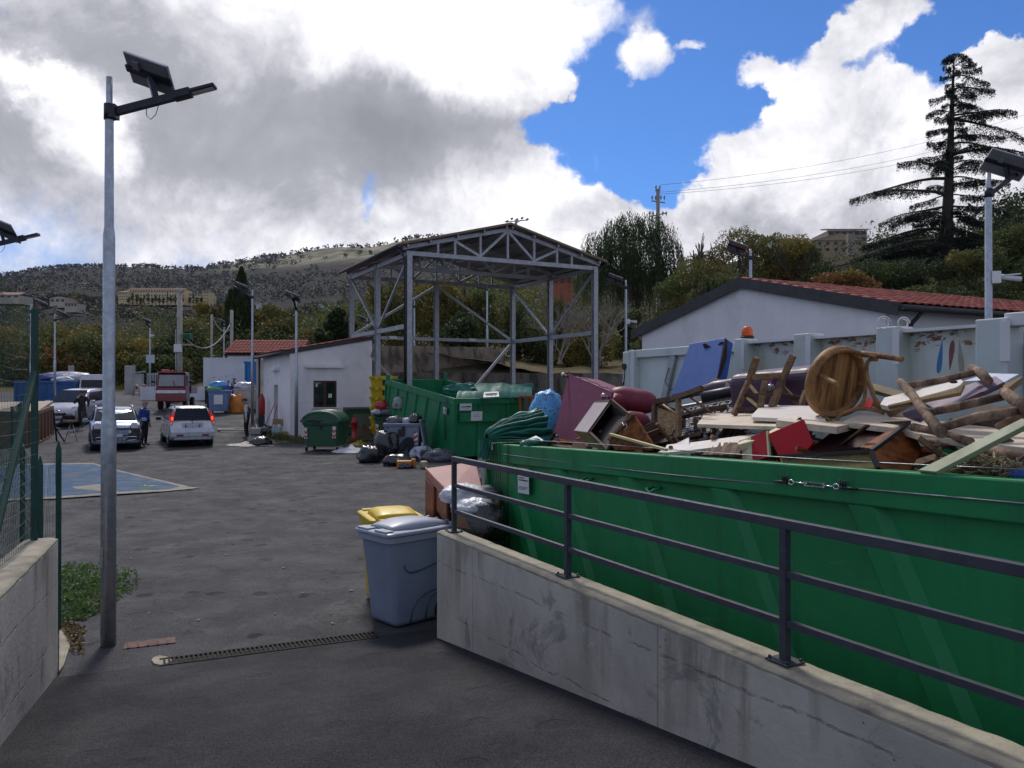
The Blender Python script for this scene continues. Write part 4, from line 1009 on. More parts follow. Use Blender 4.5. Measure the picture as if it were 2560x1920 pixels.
# steel cable with a turnbuckle along the flange, and the slack line above the rim
def near_extras():
    cm = mat('steel_cable', (.22, .23, .25), .45, .8, scale=30)
    mb = MB(); mb.tube([(.1+7.0*i/16, -.065-.012*math.sin(i), 1.735-.045*math.sin(math.pi*i/16)-.02) for i in range(12)], .0055, 6); mb.tube([(5.32, -.07, 1.70), (6.1, -.07, 1.705), (7.1, -.07, 1.71)], .0055, 6); obj('cable', mb, cm, near)
    mb = MB(); mb.tube([(.2+7.0*i/10, .02, 1.86+.0*i+.012*math.sin(i*.7)) for i in range(11)], .004, 6); obj('upper_cable', mb, cm, near)
    x0 = 4.92; mb = MB()
    for dy in (-.011, .011): mb.box((x0+.20, -.078, 1.702+dy), (.15, .012, .007))
    for x in (x0+.125, x0+.275): mb.box((x, -.078, 1.702), (.014, .016, .030))
    mb.cyl((x0+.03, -.078, 1.703), (x0+.14, -.078, 1.703), .006, n=8); mb.cyl((x0+.27, -.078, 1.702), (x0+.34, -.078, 1.70), .006, n=8)
    for xc in (x0+.005, x0+.365): mb.tube([(xc+.022*math.cos(a), -.078, 1.702+.015*math.sin(a)) for a in np.linspace(0, 6.28, 11)[:-1]], .005, 6, closed=True)
    tb = obj('turnbuckle', mb, mat('bright_steel', (.75, .76, .78), .22, .95, scale=10), near)
    for xc, sgn in ((x0-.03, -1), (x0+.40, 1)):
        mb = MB(); mb.cyl((xc, -.078, 1.70), (xc+sgn*.12, -.076, 1.70), .011, .006, n=8)
        for k in range(3): mb.cyl((xc+sgn*k*.015, -.078, 1.70), (xc+sgn*k*.02, -.085, 1.745), .005, n=6)
        obj('cable_clamp', mb, BLK, near)
    paper_sign(near, Matrix.Translation((.86, -.058, 1.30)), .27, .27, [(.08, .86, .55, .05), (.08, .50, .84, .05), (.65, .68, .2, .06), (.1, .60, .5, .04), (.1, .25, .8, .02), (.1, .2, .8, .02), (.1, .15, .6, .02)])
    # hanging tarpaulin cords at the far corner
    mb = MB()
    for i, (x, dx, l) in enumerate(((-.02, .38, 1.3), (.10, .36, 1.35), (.14, .30, 1.25), (.20, .34, 1.4), (.26, .30, 1.35), (.32, .26, 1.3), (.42, .1, 1.35), (.62, .02, 1.4), (.66, .00, 1.25))):
        mb.tube([(x, -.07, 1.86), (x+dx*.4, -.085, 1.86-l*.5), (x+dx, -.075, 1.86-l)], .0045, 5)
    obj('tarp_cord', mb, BLK, near)
    mb = MB()
    for x in (.10, .23): mb.box((x, -.088, 1.80), (.028, .012, .12), rot=Matrix.Rotation(R(-8), 3, 'Y'))
    obj('cord_toggle', mb, WHT, near, bevel=.005)
near_extras()
mid = skip('mid green skip standing behind the near one, half covered by a folded tarpaulin', Vector((-4.91, 31.0, .82)), Vector((3.03, -5.6, 0)).normalized(), 6.37, 2.42, 2.0, GRN2, GRD, [.35, 1.25, 2.2, 3.15, 4.1, 5.2], rake=-.26, tilt=-.104, flange=.22, endribs=2)
def mid_extras():
    L = 6.37
    mb = MB(); mb.box((L+.12, .82, 1.40), (.10, 1.35, .27)); obj('cross_bar', mb, GRN2, mid, bevel=.01)
    Mx = Matrix.Translation((L+.175, .50, 1.30)) @ Matrix.Rotation(R(90), 4, 'Z')
    paper_sign(mid, Mx, .40, .30, [(.2, .6, .5, .03), (.2, .45, .6, .03)])
    paper_sign(mid, Matrix.Translation((L+.075, .14, 1.62)) @ Matrix.Rotation(R(90), 4, 'Z'), .42, .22, [(.1, .45, .55, .14), (.62, .45, .3, .2), (.1, .2, .75, .05)])
    paper_sign(mid, Matrix.Translation((L-.75, -.062, 1.42)), .30, .22, [(.1, .5, .7, .1), (.1, .25, .5, .06)])
    for y in (.9, 2.0): obj('hinge', MB().box((L+.06, y, 1.93), (.09, .07, .22)), GRN2, mid, bevel=.01)
    mb = MB(); mb.bar((.1, .0, 1.98), (.1, .0, 2.18), .14, .14); mb.bar((.05, 2.42, 1.98), (.05, 2.42, 2.28), .16, .10); obj('corner_bracket', mb, GRN2, mid, bevel=.01)
    mb = MB(); 
    for x in (L-.5, L-.42, L-.35): mb.tube([(x, -.09, 1.95), (x-.05, -.10, 1.3), (x+.02, -.09, .6)], .008, 4)
    obj('tarp_cord', mb, BLK, mid)
mid_extras()
TARP = mat('green_tarpaulin', (.008, .16, .105), .5, col2=(.006, .10, .07), scale=5, bump=.004, bscale=30)
def pleats(mb, hub, axis, up, L, R0, R1, folds, nu=22, nv=200, arc=(-1.5, 1.7), seed=0, droop=.0):
    axis, up = Vector(axis).normalized(), Vector(up).normalized(); side = axis.cross(up).normalized(); hub = Vector(hub); vs = []
    for i in range(nu+1):
        f = i/nu; r = R0+(R1-R0)*(f**.6)
        for j in range(nv+1):
            a = arc[0]+(arc[1]-arc[0])*j/nv
            ph = a*folds+1.3*mnoise.noise(Vector((a*2.2, f*1.8, seed)))*2
            rr = r*(1+.34*(abs(math.sin(ph))**.55-.6)+.16*mnoise.noise(Vector((a*3, f*4, seed+4))))
            Lx = L*f*(1+.16*mnoise.noise(Vector((a*2, 0, seed))))
            vs.append(hub+axis*Lx+up*(rr*math.cos(a)-droop*f*f)+side*(rr*math.sin(a)))
    fs = [(i*(nv+1)+j, i*(nv+1)+j+1, (i+1)*(nv+1)+j+1, (i+1)*(nv+1)+j) for i in range(nu) for j in range(nv)]
    mb.add(vs, fs, 0, True)
def tarps():
    h = P(1218, 1098, 9.35); mb = MB()
    pleats(mb, h, (.93, .35, .05), (-.25, .0, 1), .72, .07, .30, 13, seed=2)
    pleats(mb, h+Vector((-.02, -.05, 0)), (-.1, .1, -1), (-.9, -.3, 0), .22, .07, .055, 5, nu=8, arc=(-3.1, 3.1), seed=5)
    top('tarpaulin', mb, TARP, 'bunched green tarpaulin tied over the near end corner of the big skip', 'tarpaulin', fix=False)
    mb = MB(); a = P(1335, 1106, 8.6); b = P(1395, 1112, 8.2)
    mb.ball(a, (.09, .12, .05), 12, 8, f=lambda d: 1+.35*mnoise.noise(d*3)); mb.ball(P(1310, 1112, 8.7), (.05, .06, .05), 10, 6)
    top('tarpaulin', mb, TARP, 'knot of rolled green tarpaulin edge on the rim of the big skip', 'tarpaulin')
    mb = MB(); mb.prism([P(1305, 1107, 8.7), P(1340, 1092, 8.9), P(1352, 1098, 8.7), P(1358, 1103, 8.6)], (0, .02, .012)); top('paper_sheet', mb, PAPER, 'crumpled white sheet lying on the rim beside the tarpaulin knot', 'sheet')
    # on the mid skip
    h = P(1122, 972, 26.2); mb = MB(); pleats(mb, h+Vector((-.2, 0, -.1)), (1, .15, -.02), (0, -.1, 1), 1.0, .12, .36, 6, seed=9, droop=.1)
    top('tarpaulin', mb, TARP, 'crumpled bunch of green tarpaulin at the left corner of the mid skip', 'tarpaulin', fix=False)
    mb = MB(); vs = []; nx, ny = 40, 16
    p = [P(1140, 990, 25.4), P(1330, 987, 26.3), P(1330, 968, 28.4), P(1170, 964, 28.4)]
    for i in range(nx+1):
        for j in range(ny+1):
            f, g = i/nx, j/ny; q = p[0].lerp(p[1], f).lerp(p[3].lerp(p[2], f), g)
            q.z += .26*math.sin(math.pi*min(1, g*1.25))*math.sin(math.pi*(.12+.8*f))**.5*(1+.25*mnoise.noise(Vector((f*6, g*3, 1))))+.02*mnoise.noise(Vector((f*22, g*5, 0)))-(.0 if g > .02 else .08)
            vs.append(q)
    fs = [(i*(ny+1)+j, (i+1)*(ny+1)+j, (i+1)*(ny+1)+j+1, i*(ny+1)+j+1) for i in range(nx) for j in range(ny)]
    mb.add(vs, fs, 0, True); tp = top('tarpaulin', mb, TARP, 'green tarpaulin stretched over the heaped front of the mid skip', 'tarpaulin', fix=False)
    mb = MB(); a, b, c, d = P(1208, 994, 25.1), P(1248, 992, 25.2), P(1246, 979, 25.7), P(1210, 981, 25.6)
    mb.prism([a, b, c, d], (0, -.01, .01)); lb = top('printed_sheet', mb, PAPER, 'white printed sheet stuck on the green tarpaulin of the mid skip', 'sheet')
    mb = MB(); n_ = (b-a).cross(d-a).normalized(); 
    if n_.y > 0: n_ = -n_
    for (f0, f1, g0, g1) in ((.1, .9, .45, .62), (.15, .35, .25, .36), (.4, .6, .25, .36), (.65, .85, .25, .36)):
        q = lambda f, g: a.lerp(b, f).lerp(d.lerp(c, f), g)+n_*.016+Vector((0, -.012, .012))
        mb.quad(q(f0, g0), q(f1, g0), q(f1, g1), q(f0, g1))
    obj('print', mb, INK, lb)
    mb = MB(); pleats(mb, P(1290, 975, 27.6), (1, .3, 0), (0, -.1, 1), .6, .14, .22, 5, nu=10, nv=60, seed=14)
    top('tarpaulin', mb, TARP, 'dark green roll of tarpaulin at the right corner of the mid skip', 'tarpaulin', fix=False)
tarps()

# ---------------------------------------------------------------- white press container
PW = mat('press_white', (.56, .60, .59), .5, col2=(.50, .54, .53), scale=1.2, dirt=(.36, .33, .20), damt=.5, dscale=1.3, bump=.001, bscale=30)
def press_mat():
    m = bpy.data.materials.new('rusty_white_paint'); m.use_nodes = True; t = NT(m.node_tree); b = t.n['Principled BSDF']
    tc = t.add('ShaderNodeTexCoord'); o = tc.outputs['Object']; sp = t.add('ShaderNodeSeparateXYZ'); t.l.new(o, sp.inputs[0]); z = sp.outputs[2]
    c = t.mix(t.ramp(t.noise(o, 1.4, 6, .6), .35, .65), (.60, .63, .61), (.53, .56, .53))
    c = t.mix(t.math('MULTIPLY', t.math('MULTIPLY', t.ramp(z, 1.5, 2.6), t.ramp(t.noise(t.vmath('MULTIPLY', o, (1, 1, .25)), 3, 6, .6), .42, .62)), .55), c, (.42, .38, .20))
    edge = t.ramp(z, 2.32, 2.52); n = t.noise(t.vmath('MULTIPLY', o, (1, 1, 2.2)), 6.5, 7, .72, .4)
    rs = t.ramp(t.math('ADD', n, t.math('MULTIPLY', t.ramp(z, 2.70, 2.90), .12)), .615, .65)
    rs = t.math('MULTIPLY', rs, t.ramp(z, 2.60, 2.80))
    c = t.mix(rs, c, t.mix(t.ramp(t.noise(o, 30, 3, .6), .4, .6), (.17, .05, .02), (.30, .13, .05)))
    t.l.new(c, b.inputs['Base Color']); b.inputs['Roughness'].default_value = .5; return m
PRW = press_mat()
def press():
    K = 7.8; t0 = (1578-1280)/F; D0 = K/(t0+.47); o = Vector((t0*D0, D0, .15)); T = 3.08-.15; g = .15
    t = thing('press_container', 'long white waste press container with rust streaks and three coloured petals', 'container', o, math.atan2(-.905, .425))
    L = 7.6; Wd = 2.4
    def a_of(px): t_ = (px-1280)/F; return (D0-K/(t_+.47))/.905
    xs = [a_of(1859), a_of(2016), a_of(2230), a_of(2492)]
    # left part: plain panels with a leaning stiffener
    mb = MB(); mb.box((xs[0]/2, .10, (T-.05)/2), (xs[0]-.01, .06, T-.05)); obj('side_panel', mb, PW, t)
    mb = MB(); mb.box((xs[0]/2, .05, T-.06), (xs[0], .10, .12)); obj('top_rail', mb, PW, t, bevel=.008)
    mb = MB(); mb.bar((a_of(1680), .04, T-.12), (a_of(1636), .04, T-1.3), .12, .06, up=(0, 1, 0)); obj('stiffener', mb, GALVD, t)
    mb = MB(); mb.bar((a_of(1836), .03, T-.45), (a_of(1822), .03, .3), .16, .07, up=(0, 1, 0)); obj('stiffener', mb, PW, t)
    mb = MB(); mb.box((.06, .02, (T)/2), (.14, .12, T)); mb.box((-.07, -.0, T-.42), (.16, .12, .8)); obj('corner_post', mb, PW, t, bevel=.01)
    mb = MB(); mb.tube([(-.08, -.08, T-.3), (-.04, -.10, T-.42), (-.08, -.09, T-.55), (-.13, -.08, T-.48)], .01, 5); mb.cyl((-.09, -.09, T-.25), (-.09, -.05, T-.25), .05, n=10); obj('socket', mb, BLK, t)
    mb = MB(); mb.tube([(a_of(1672), 0, T-.3), (a_of(1668), -.04, T-.5), (a_of(1684), -.05, T-.62), (a_of(1700), -.02, T-.58)], .006, 5); mb.tube([(a_of(1815), 0, T-.62), (a_of(1845), -.02, T-.5), (a_of(1865), -.03, T-.42)], .006, 5); obj('cable', mb, BLK, t)
    # rusty panels
    for i, (a, b) in enumerate(zip(xs, xs[1:])):
        mb = MB(); mb.box(((a+b)/2, .13, (T-.02)/2), (b-a-.02, .05, T-.02)); obj('side_panel', mb, PRW, t)
        mb = MB(); mb.box(((a+b)/2, .14, T-.01), (b-a-.02, .30, .03)); obj('top_rail', mb, WHT, t)
    for x, w in ((xs[0], .17), (xs[1], .24), (xs[2], .26), (xs[3], .30)):
        mb = MB(); mb.box((x, .04, (T+.04)/2), (w, .24, T+.04)); obj('stiffener', mb, PW, t, bevel=.012)
        obj('corner_plate', MB().box((x+w*.44, -.083, T-.17), (w*.3, .008, .36)), WHT, t)
    # front hopper, open and dark
    obj('roof', MB().box((xs[3]/2, Wd/2+.15, T-.05), (xs[3], Wd-.2, .05)), PW, t)
    obj('back_side', MB().box((L/2, Wd, T/2), (L, .06, T)), PW, t)
    mb = MB(); mb.box(((xs[3]+L)/2+.1, .03, T+.02), (L-xs[3], .16, .12)); mb.box((L+.1, .03, T/2), (.16, .16, T)); mb.box(((xs[3]+L)/2, .06, .6), (L-xs[3], .08, 1.2)); obj('hopper_frame', mb, WHT, t, bevel=.01)
    mb = MB(); mb.box(((xs[3]+L)/2+.1, Wd*.6, 1.4), (L-xs[3]-.1, .05, 2.6)); mb.box((xs[3]+.22, Wd/2, 1.4), (.05, Wd-.3, 2.7)); mb.bar((xs[3]+.3, .4, T-.35), (L, .4, T-.4), .1, .16); obj('hopper_inside', mb, mat('hopper_dark', (.025, .022, .03), .8), t)
    # three petals
    cols = [('petal_blue', (.05, .20, .44)), ('petal_red', (.24, .075, .075)), ('petal_beige', (.36, .32, .25))]
    zf = lambda py, px: (CAMZ+(HOR-py)/F*(K/((px-1280)/F+.47)))-.15
    for (nm, c), (cx, y0, y1, w, kind) in zip(cols, ((1202, 320, 625, 33, 0), (1300, 325, 595, 34, 1), (1384, 318, 630, 36, 2))):
        px = 2000+cx*.2772; pts = []
        for k in range(28):
            a = 2*math.pi*k/28; s_, c_ = math.sin(a), math.cos(a)
            wid = w*(.62-.42*c_) if kind != 1 else w*(.62+.36*c_)
            lean = {0: 18*c_, 1: 14*c_, 2: -12*c_}[kind]
            yy = (y0+y1)/2-(y1-y0)/2*c_; xx = cx+s_*wid+lean
            PX_, PY_ = 2000+xx*.2772, 760+yy*.2772
            pts.append((a_of(PX_), .1035, zf(PY_, PX_)))
        obj('petal', MB().prism(pts, (0, .0018, 0)), mat(nm, c, .6, scale=12), t)
    # beacon, iron scroll
    bx = a_of(1856)
    bc = tag(obj('beacon', MB().cyl((0, 0, 0), (0, 0, .03), .085, n=16), BLK), 'orange rotating beacon lamp on top of the white press container', 'beacon')
    bc.location = o+Vector((.425, -.905, 0))*(bx-.04)+Vector((.905, .425, 0))*.12+Vector((0, 0, T+.05))
    obj('dome', MB().tube([(0, 0, .03), (0, 0, .12), (0, 0, .15), (0, 0, .165)], [.078, .066, .05, .01], 18), mat('beacon_orange', (.85, .14, .02), .2, trans=.25, scale=20), bc)
    sc = P(2234, 808, 8.1); mb = MB()
    for s, r in ((-1, .075), (1, .065)):
        mb.tube([(sc.x+s*.10+r*math.cos(a)*1.0*(1-a*.05), sc.y, sc.z+.0+r*math.sin(a)*(1-a*.05)) for a in np.linspace(0, 8, 22)], .006, 5)
    top('iron_scroll', mb, WHT, 'small curled white iron ornament sticking up behind the press container', 'ornament')
press()
# ---------------------------------------------------------------- broken furniture in the big skip
def kd(px, k): return (4.237+2.707*k)/((px-1280)/F+.47)
def A7(cx, cy, k): px, py = 2000+cx*.2772, 760+cy*.2772; return P(px, py, kd(px, k))
def A6(cx, cy, k): px, py = 1560+cx*.2532, 820+cy*.2532; return P(px, py, kd(px, k))
def A5(cx, cy, k): px, py = 1180+cx*.2773, 900+cy*.2773; return P(px, py, kd(px, k))
def plank(name, label, cat, pts, th, m, hole=None, bevel=.003, away=True, edge=None, group=None):
    """a board whose visible face is the polygon pts; it has its own thickness behind that face"""
    a = pts; n = Vector((0, 0, 0))
    for i in range(len(a)): n += (a[i]-a[0]).cross(a[(i+1) % len(a)]-a[0])
    n.normalize(); c = sum(a, Vector())/len(a)
    if n.dot(c-cam.location) < 0: n = -n
    # flatten onto the mean plane
    a = [p-n*(p-c).dot(n) for p in a]
    return top(name, MB().prism(a, n*th), m, label, cat, bevel=bevel, group=group)
WOODS = {}
def wood(name, c1, c2, rough=.5, axis=(1, 9, 9), scale=2.2, coat=0, **k):
    m = bpy.data.materials.new(name); m.use_nodes = True; t = NT(m.node_tree); b = t.n['Principled BSDF']
    tc = t.add('ShaderNodeTexCoord'); v = t.vmath('MULTIPLY', tc.outputs['Object'], axis)
    n = t.ramp(t.noise(v, scale, 7, .65, .6), .3, .7); n2 = t.ramp(t.noise(v, scale*6, 4, .7), .35, .7)
    c = t.mix(n, c1, c2); c = t.mix(t.math('MULTIPLY', n2, .35), c, tuple(x*.5 for x in c2))
    if 'dirt' in k: c = t.mix(t.math('MULTIPLY', t.ramp(t.noise(tc.outputs['Object'], 5, 6, .7), .52, .64), .7), c, k['dirt'])
    t.l.new(c, b.inputs['Base Color']); b.inputs['Roughness'].default_value = max(.55, rough); b.inputs['Coat Weight'].default_value = 0; b.inputs['Specular IOR Level'].default_value = .16
    bn = t.add('ShaderNodeBump'); bn.inputs['Distance'].default_value = .001; t.l.new(n2, bn.inputs['Height']); t.l.new(bn.outputs[0], b.inputs['Normal'])
    return m
WCREAM = wood('cream_laminate', (.70, .60, .46), (.60, .50, .37), .4, axis=(1, 3, 3), scale=1.2)
WWHITE = wood('white_laminate', (.74, .67, .60), (.67, .60, .53), .35, scale=1)
WDARK = wood('dark_wood', (.11, .062, .038), (.050, .030, .019), .6)
WMID = wood('weathered_wood', (.27, .17, .095), (.13, .080, .045), .7, dirt=(.05, .034, .022))
WBENT = wood('bent_beech', (.40, .22, .09), (.20, .10, .04), .5, axis=(3, 3, 3), dirt=(.09, .045, .02))
WSEAT = wood('plank_seat', (.50, .27, .10), (.10, .040, .015), .6, axis=(8, .8, .8), scale=1.6)
WORNG = wood('orange_veneer', (.34, .105, .024), (.085, .026, .009), .32, axis=(.7, 9, 9), coat=.3)
WCHIP = wood('chipboard_edge', (.40, .29, .16), (.28, .19, .10), .85, axis=(20, 20, 20))
WOLIV = wood('raw_plywood', (.24, .185, .07), (.17, .125, .05), .75)
WYELL = mat('pale_yellow_paint', (.52, .47, .20), .5, col2=(.45, .40, .17), scale=6)
WGRN = mat('pale_green_paint', (.40, .42, .27), .6, col2=(.32, .34, .21), scale=5, dirt=(.30, .20, .08), damt=.6, dscale=9, dlo=.6, dhi=.68)
WPURP = mat('purple_laminate', (.105, .060, .115), .4, col2=(.13, .065, .09), scale=2, dirt=(.16, .065, .05), damt=.6, dscale=3)
CANE = mat('cane_weave', (.58, .42, .22), .7, col2=(.44, .29, .13), scale=20)
STRAW = mat('straw', (.26, .21, .11), .85, col2=(.14, .11, .055), scale=9)
LEA = mat('burgundy_leather', (.17, .022, .042), .5, spec=.3, col2=(.20, .035, .05), scale=3, bump=.0012, bscale=60, dirt=(.22, .09, .09), damt=.35, dscale=4)
CLO = mat('magenta_lining', (.15, .012, .065), .85, col2=(.12, .010, .055), scale=6)
PURL = mat('purple_leather', (.085, .045, .075), .5, col2=(.06, .03, .055), scale=3)
REDP = mat('red_paint', (.42, .010, .016), .5, spec=.2, col2=(.34, .008, .012), scale=3, dirt=(.48, .12, .12), damt=.35, dscale=6, dlo=.62, dhi=.7, coat=.1)
CRM = mat('cream_paint', (.64, .56, .35), .6, spec=.2, col2=(.57, .49, .29), scale=5)
def frame(label, name, cat, O, PX, PY, group=None):
    """an Empty whose local x, y run from O to PX and towards PY; z points away from the camera"""
    x = (PX-O); lx = x.length; x.normalize(); y = PY-O; y = y-x*y.dot(x); ly = y.length; y.normalize(); z = x.cross(y)
    t = thing(name, label, cat, O, 0, group); t.rotation_euler = Matrix((x, y, z)).transposed().to_euler()
    away = 1 if z.dot(O-cam.location) > 0 else -1
    return t, lx, ly, away
# heap under everything
def heap():
    random.seed(21); mb = [MB() for _ in range(4)]
    for i in range(240):
        a = rnd(.3, 6.9); b = rnd(.2, 2.25); z = rnd(1.25, 1.86)
        p = P0+ND*a+Vector((.905, .425, 0))*b; p.z = z+.037*a
        M = Matrix.Rotation(rnd(0, 6.3), 3, 'Z') @ Matrix.Rotation(rnd(-.55, .55), 3, 'X') @ Matrix.Rotation(rnd(-.5, .5), 3, 'Y')
        L = rnd(.35, 1.0)
        if abs(b-1.22) > .65: L *= .5
        mb[i % 4].box(p, (L, rnd(.04, .16), rnd(.015, .04)), rot=M)
    for i in range(120):
        a = rnd(.6, 6.8); b = rnd(.35, 2.2); p = P0+ND*a+Vector((.905, .425, 0))*b; p.z = rnd(1.72, 1.98)+.036*a+.08*b*.5
        d = Vector((rnd(-1, 1), rnd(-1, 1), rnd(-.35, .6))).normalized(); L = rnd(.12, .34); w = rnd(.018, .045)
        if rnd(0, 1) < .45: mb[random.choice((0, 1, 1, 3))].tube([p-d*L, p+d*L*.3+Vector((0, 0, .01)), p+d*L], [w*.45, w*.5, w*.35], 7)
        else: mb[random.choice((0, 1, 2, 3))].bar(p-d*L, p+d*L, w, w*rnd(.4, 1.5))
    mm = MB()
    for k, q in enumerate(mb): mm.add(q.v, q.f, k)
    # solid core
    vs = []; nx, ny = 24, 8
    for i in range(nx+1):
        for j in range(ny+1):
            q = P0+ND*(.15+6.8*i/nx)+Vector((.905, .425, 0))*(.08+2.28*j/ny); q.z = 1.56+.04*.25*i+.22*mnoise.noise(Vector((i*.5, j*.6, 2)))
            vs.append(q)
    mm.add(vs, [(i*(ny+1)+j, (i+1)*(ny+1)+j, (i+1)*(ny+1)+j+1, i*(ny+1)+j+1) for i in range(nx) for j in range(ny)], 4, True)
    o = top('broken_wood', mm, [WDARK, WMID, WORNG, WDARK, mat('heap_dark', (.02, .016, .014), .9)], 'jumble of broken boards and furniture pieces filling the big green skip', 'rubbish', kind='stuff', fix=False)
heap()
def sofa1():
    bl, tl, tr, br = A5(655, 790, .39), A5(865, 130, .42), A5(1262, 300, .22), A5(1100, 800, .18)
    t, lx, ly, aw = frame('burgundy leather armchair tipped over showing its magenta underside', 'armchair', 'armchair', tl, tr, bl)
    # local x to the right along the top edge, y downwards, z*aw away
    obj('lining', MB().box((lx/2, ly/2, aw*.01), (lx, ly+.02, .02)), CLO, t)
    inv = t.matrix_basis.inverted(); e = (inv.to_3x3() @ (A5(1590, 345, .46)-A5(1262, 300, .22)))
    q = [inv @ p for p in (tl, tr, br, bl)]; n0 = Vector((0, 0, aw*.03))
    obj('seat_base', MB().prism([p+n0 for p in q], e), LEA, t, bevel=.085, seg=5)
    def roll(nm, a, b, r0):
        a, b = inv @ a, inv @ b; fs = np.linspace(0, 1, 13)
        obj(nm, MB().tube([a.lerp(b, f) for f in fs], [r0*(max(.02, math.sin(math.pi*min(1, .04+.92*f))))**.3*(1+.05*math.sin(f*9)) for f in fs], 18), LEA, t)
    roll('armrest', A5(1235, 330, .28), A5(1650, 395, .44), .135)
    roll('seat_cushion', A5(1360, 540, .22), A5(1575, 560, .34), .10)
    mb = MB(); n = 26
    for i in range(n): mb.ball((lx*(i+.5)/n, -.028+.006*math.sin(i), -aw*.004), (.012, .008, .008), 6, 4)
    obj('stud_trim', mb, mat('dark_thread', (.045, .008, .012), .8), t)
    for x, y in ((.03, .02), (lx-.05, .05), (.06, ly-.1), (lx-.1, ly-.1)):
        mb = MB(); mb.cyl((x, y, 0), (x, y, -aw*.05), .012, n=8); mb.ball((x, y, -aw*.065), (.034, .034, .028), 12, 8); obj('castor', mb, mat('castor_steel', (.35, .33, .32), .3, .7), t)
sofa1()
def open_box(label, O, PX, PY, depth, ms, inner, th=.018, bottom_m=None, name='drawer', cat='drawer'):
    """open box: the opening is the rectangle O-PX-PY facing us, its depth runs away"""
    t, lx, ly, aw = frame(label, name, cat, O, PX, PY)
    d = aw*depth
    for nm, c, s, m in (('side_board', (th/2, ly/2, d/2), (th, ly-2*th-.001, depth), ms[0]), ('side_board', (lx-th/2, ly/2, d/2), (th, ly-2*th-.001, depth), ms[1]), ('side_board', (lx/2, th/2, d/2), (lx, th, depth), ms[2]), ('side_board', (lx/2, ly-th/2, d/2), (lx, th, depth), ms[3]), ('base_board', (lx/2, ly/2, d), (lx-.002, ly-.002, .008), inner)):
        obj(nm, MB().box(c, s), m, t, bevel=.002)
    return t
def recess(label, quad, vec, ms, inner, rim=None, th=.02, name='drawer', cat='drawer'):
    t = thing(name, label, cat, quad[0]); c = sum(quad, Vector())/4; n = (quad[1]-quad[0]).cross(quad[3]-quad[0]).normalized()
    L = lambda p: p-quad[0]
    for i in range(4):
        a, b = quad[i], quad[(i+1) % 4]; inn = ((c-(a+b)/2)); inn = (inn-(b-a).normalized()*inn.dot((b-a).normalized())).normalized()
        obj('side_board', MB().prism([L(a), L(b), L(b)+vec, L(a)+vec], inn*th), ms[i], t)
        obj('inner_face', MB().prism([L(a)+inn*(th+.001)+vec*.02, L(b)+inn*(th+.001)+vec*.02, L(b)+inn*(th+.001)+vec*.98, L(a)+inn*(th+.001)+vec*.98], inn*.003), inner, t)
        if rim: obj('beading', MB().bar(L(a), L(b), th*1.15, th*1.15), rim, t)
    obj('base_board', MB().prism([L(p)+vec*.96 for p in quad], vec*.04), inner, t)
    return t
qd = [A5(1052, 650, .06), A5(1258, 362, .13), A5(1412, 492, .11), A5(1215, 812, .02)]
recess('dark open cabinet drawer with a grey side leaning against the tipped armchair', qd, A5(917, 634, .12)-A5(1052, 650, .06), [mat('grey_laminate', (.48, .40, .40), .45, col2=(.42, .35, .35), scale=3), WDARK, WDARK, WOLIV], mat('drawer_inside', (.035, .022, .018), .6), WDARK)
dfr = plank('front', 'orange veneered drawer front with a small brass handle beside the cream batten', 'drawer front', [A5(1222, 712, .035), A5(1442, 482, .07), A5(1640, 770, .085), A5(1610, 815, .075), A5(1285, 810, .035)], .03, WORNG)
dfe = plank('edge_strip', 'chipboard strip along the upper edge of the orange drawer front', 'board', [A5(1225, 705, .03), A5(1440, 470, .065), A5(1452, 490, .065), A5(1240, 722, .03)], .04, WMID)
mb = MB(); h0 = A5(1385, 590, .02); mb.tube([h0+Vector(q)*.6 for q in ((-.05, 0, .04), (-.03, -.03, .0), (0, -.04, .03), (.02, -.03, -.02), (-.02, -.02, -.07), (0, 0, -.09))], .004, 6); dfh = top('handle', mb, ALU, 'h', 'handle'); under(thing('drawer', 'orange veneered drawer with a bent metal handle beside the pale yellow batten', 'drawer', A5(1430, 650, .06)), dfr, dfe, dfh)
plank('batten', 'pale yellow batten lying across the rim in front of the orange drawer front', 'batten', [A5(1235, 658, .02), A5(1740, 798, -.02), A5(1738, 822, -.02), A5(1233, 680, .02)], .03, WYELL)
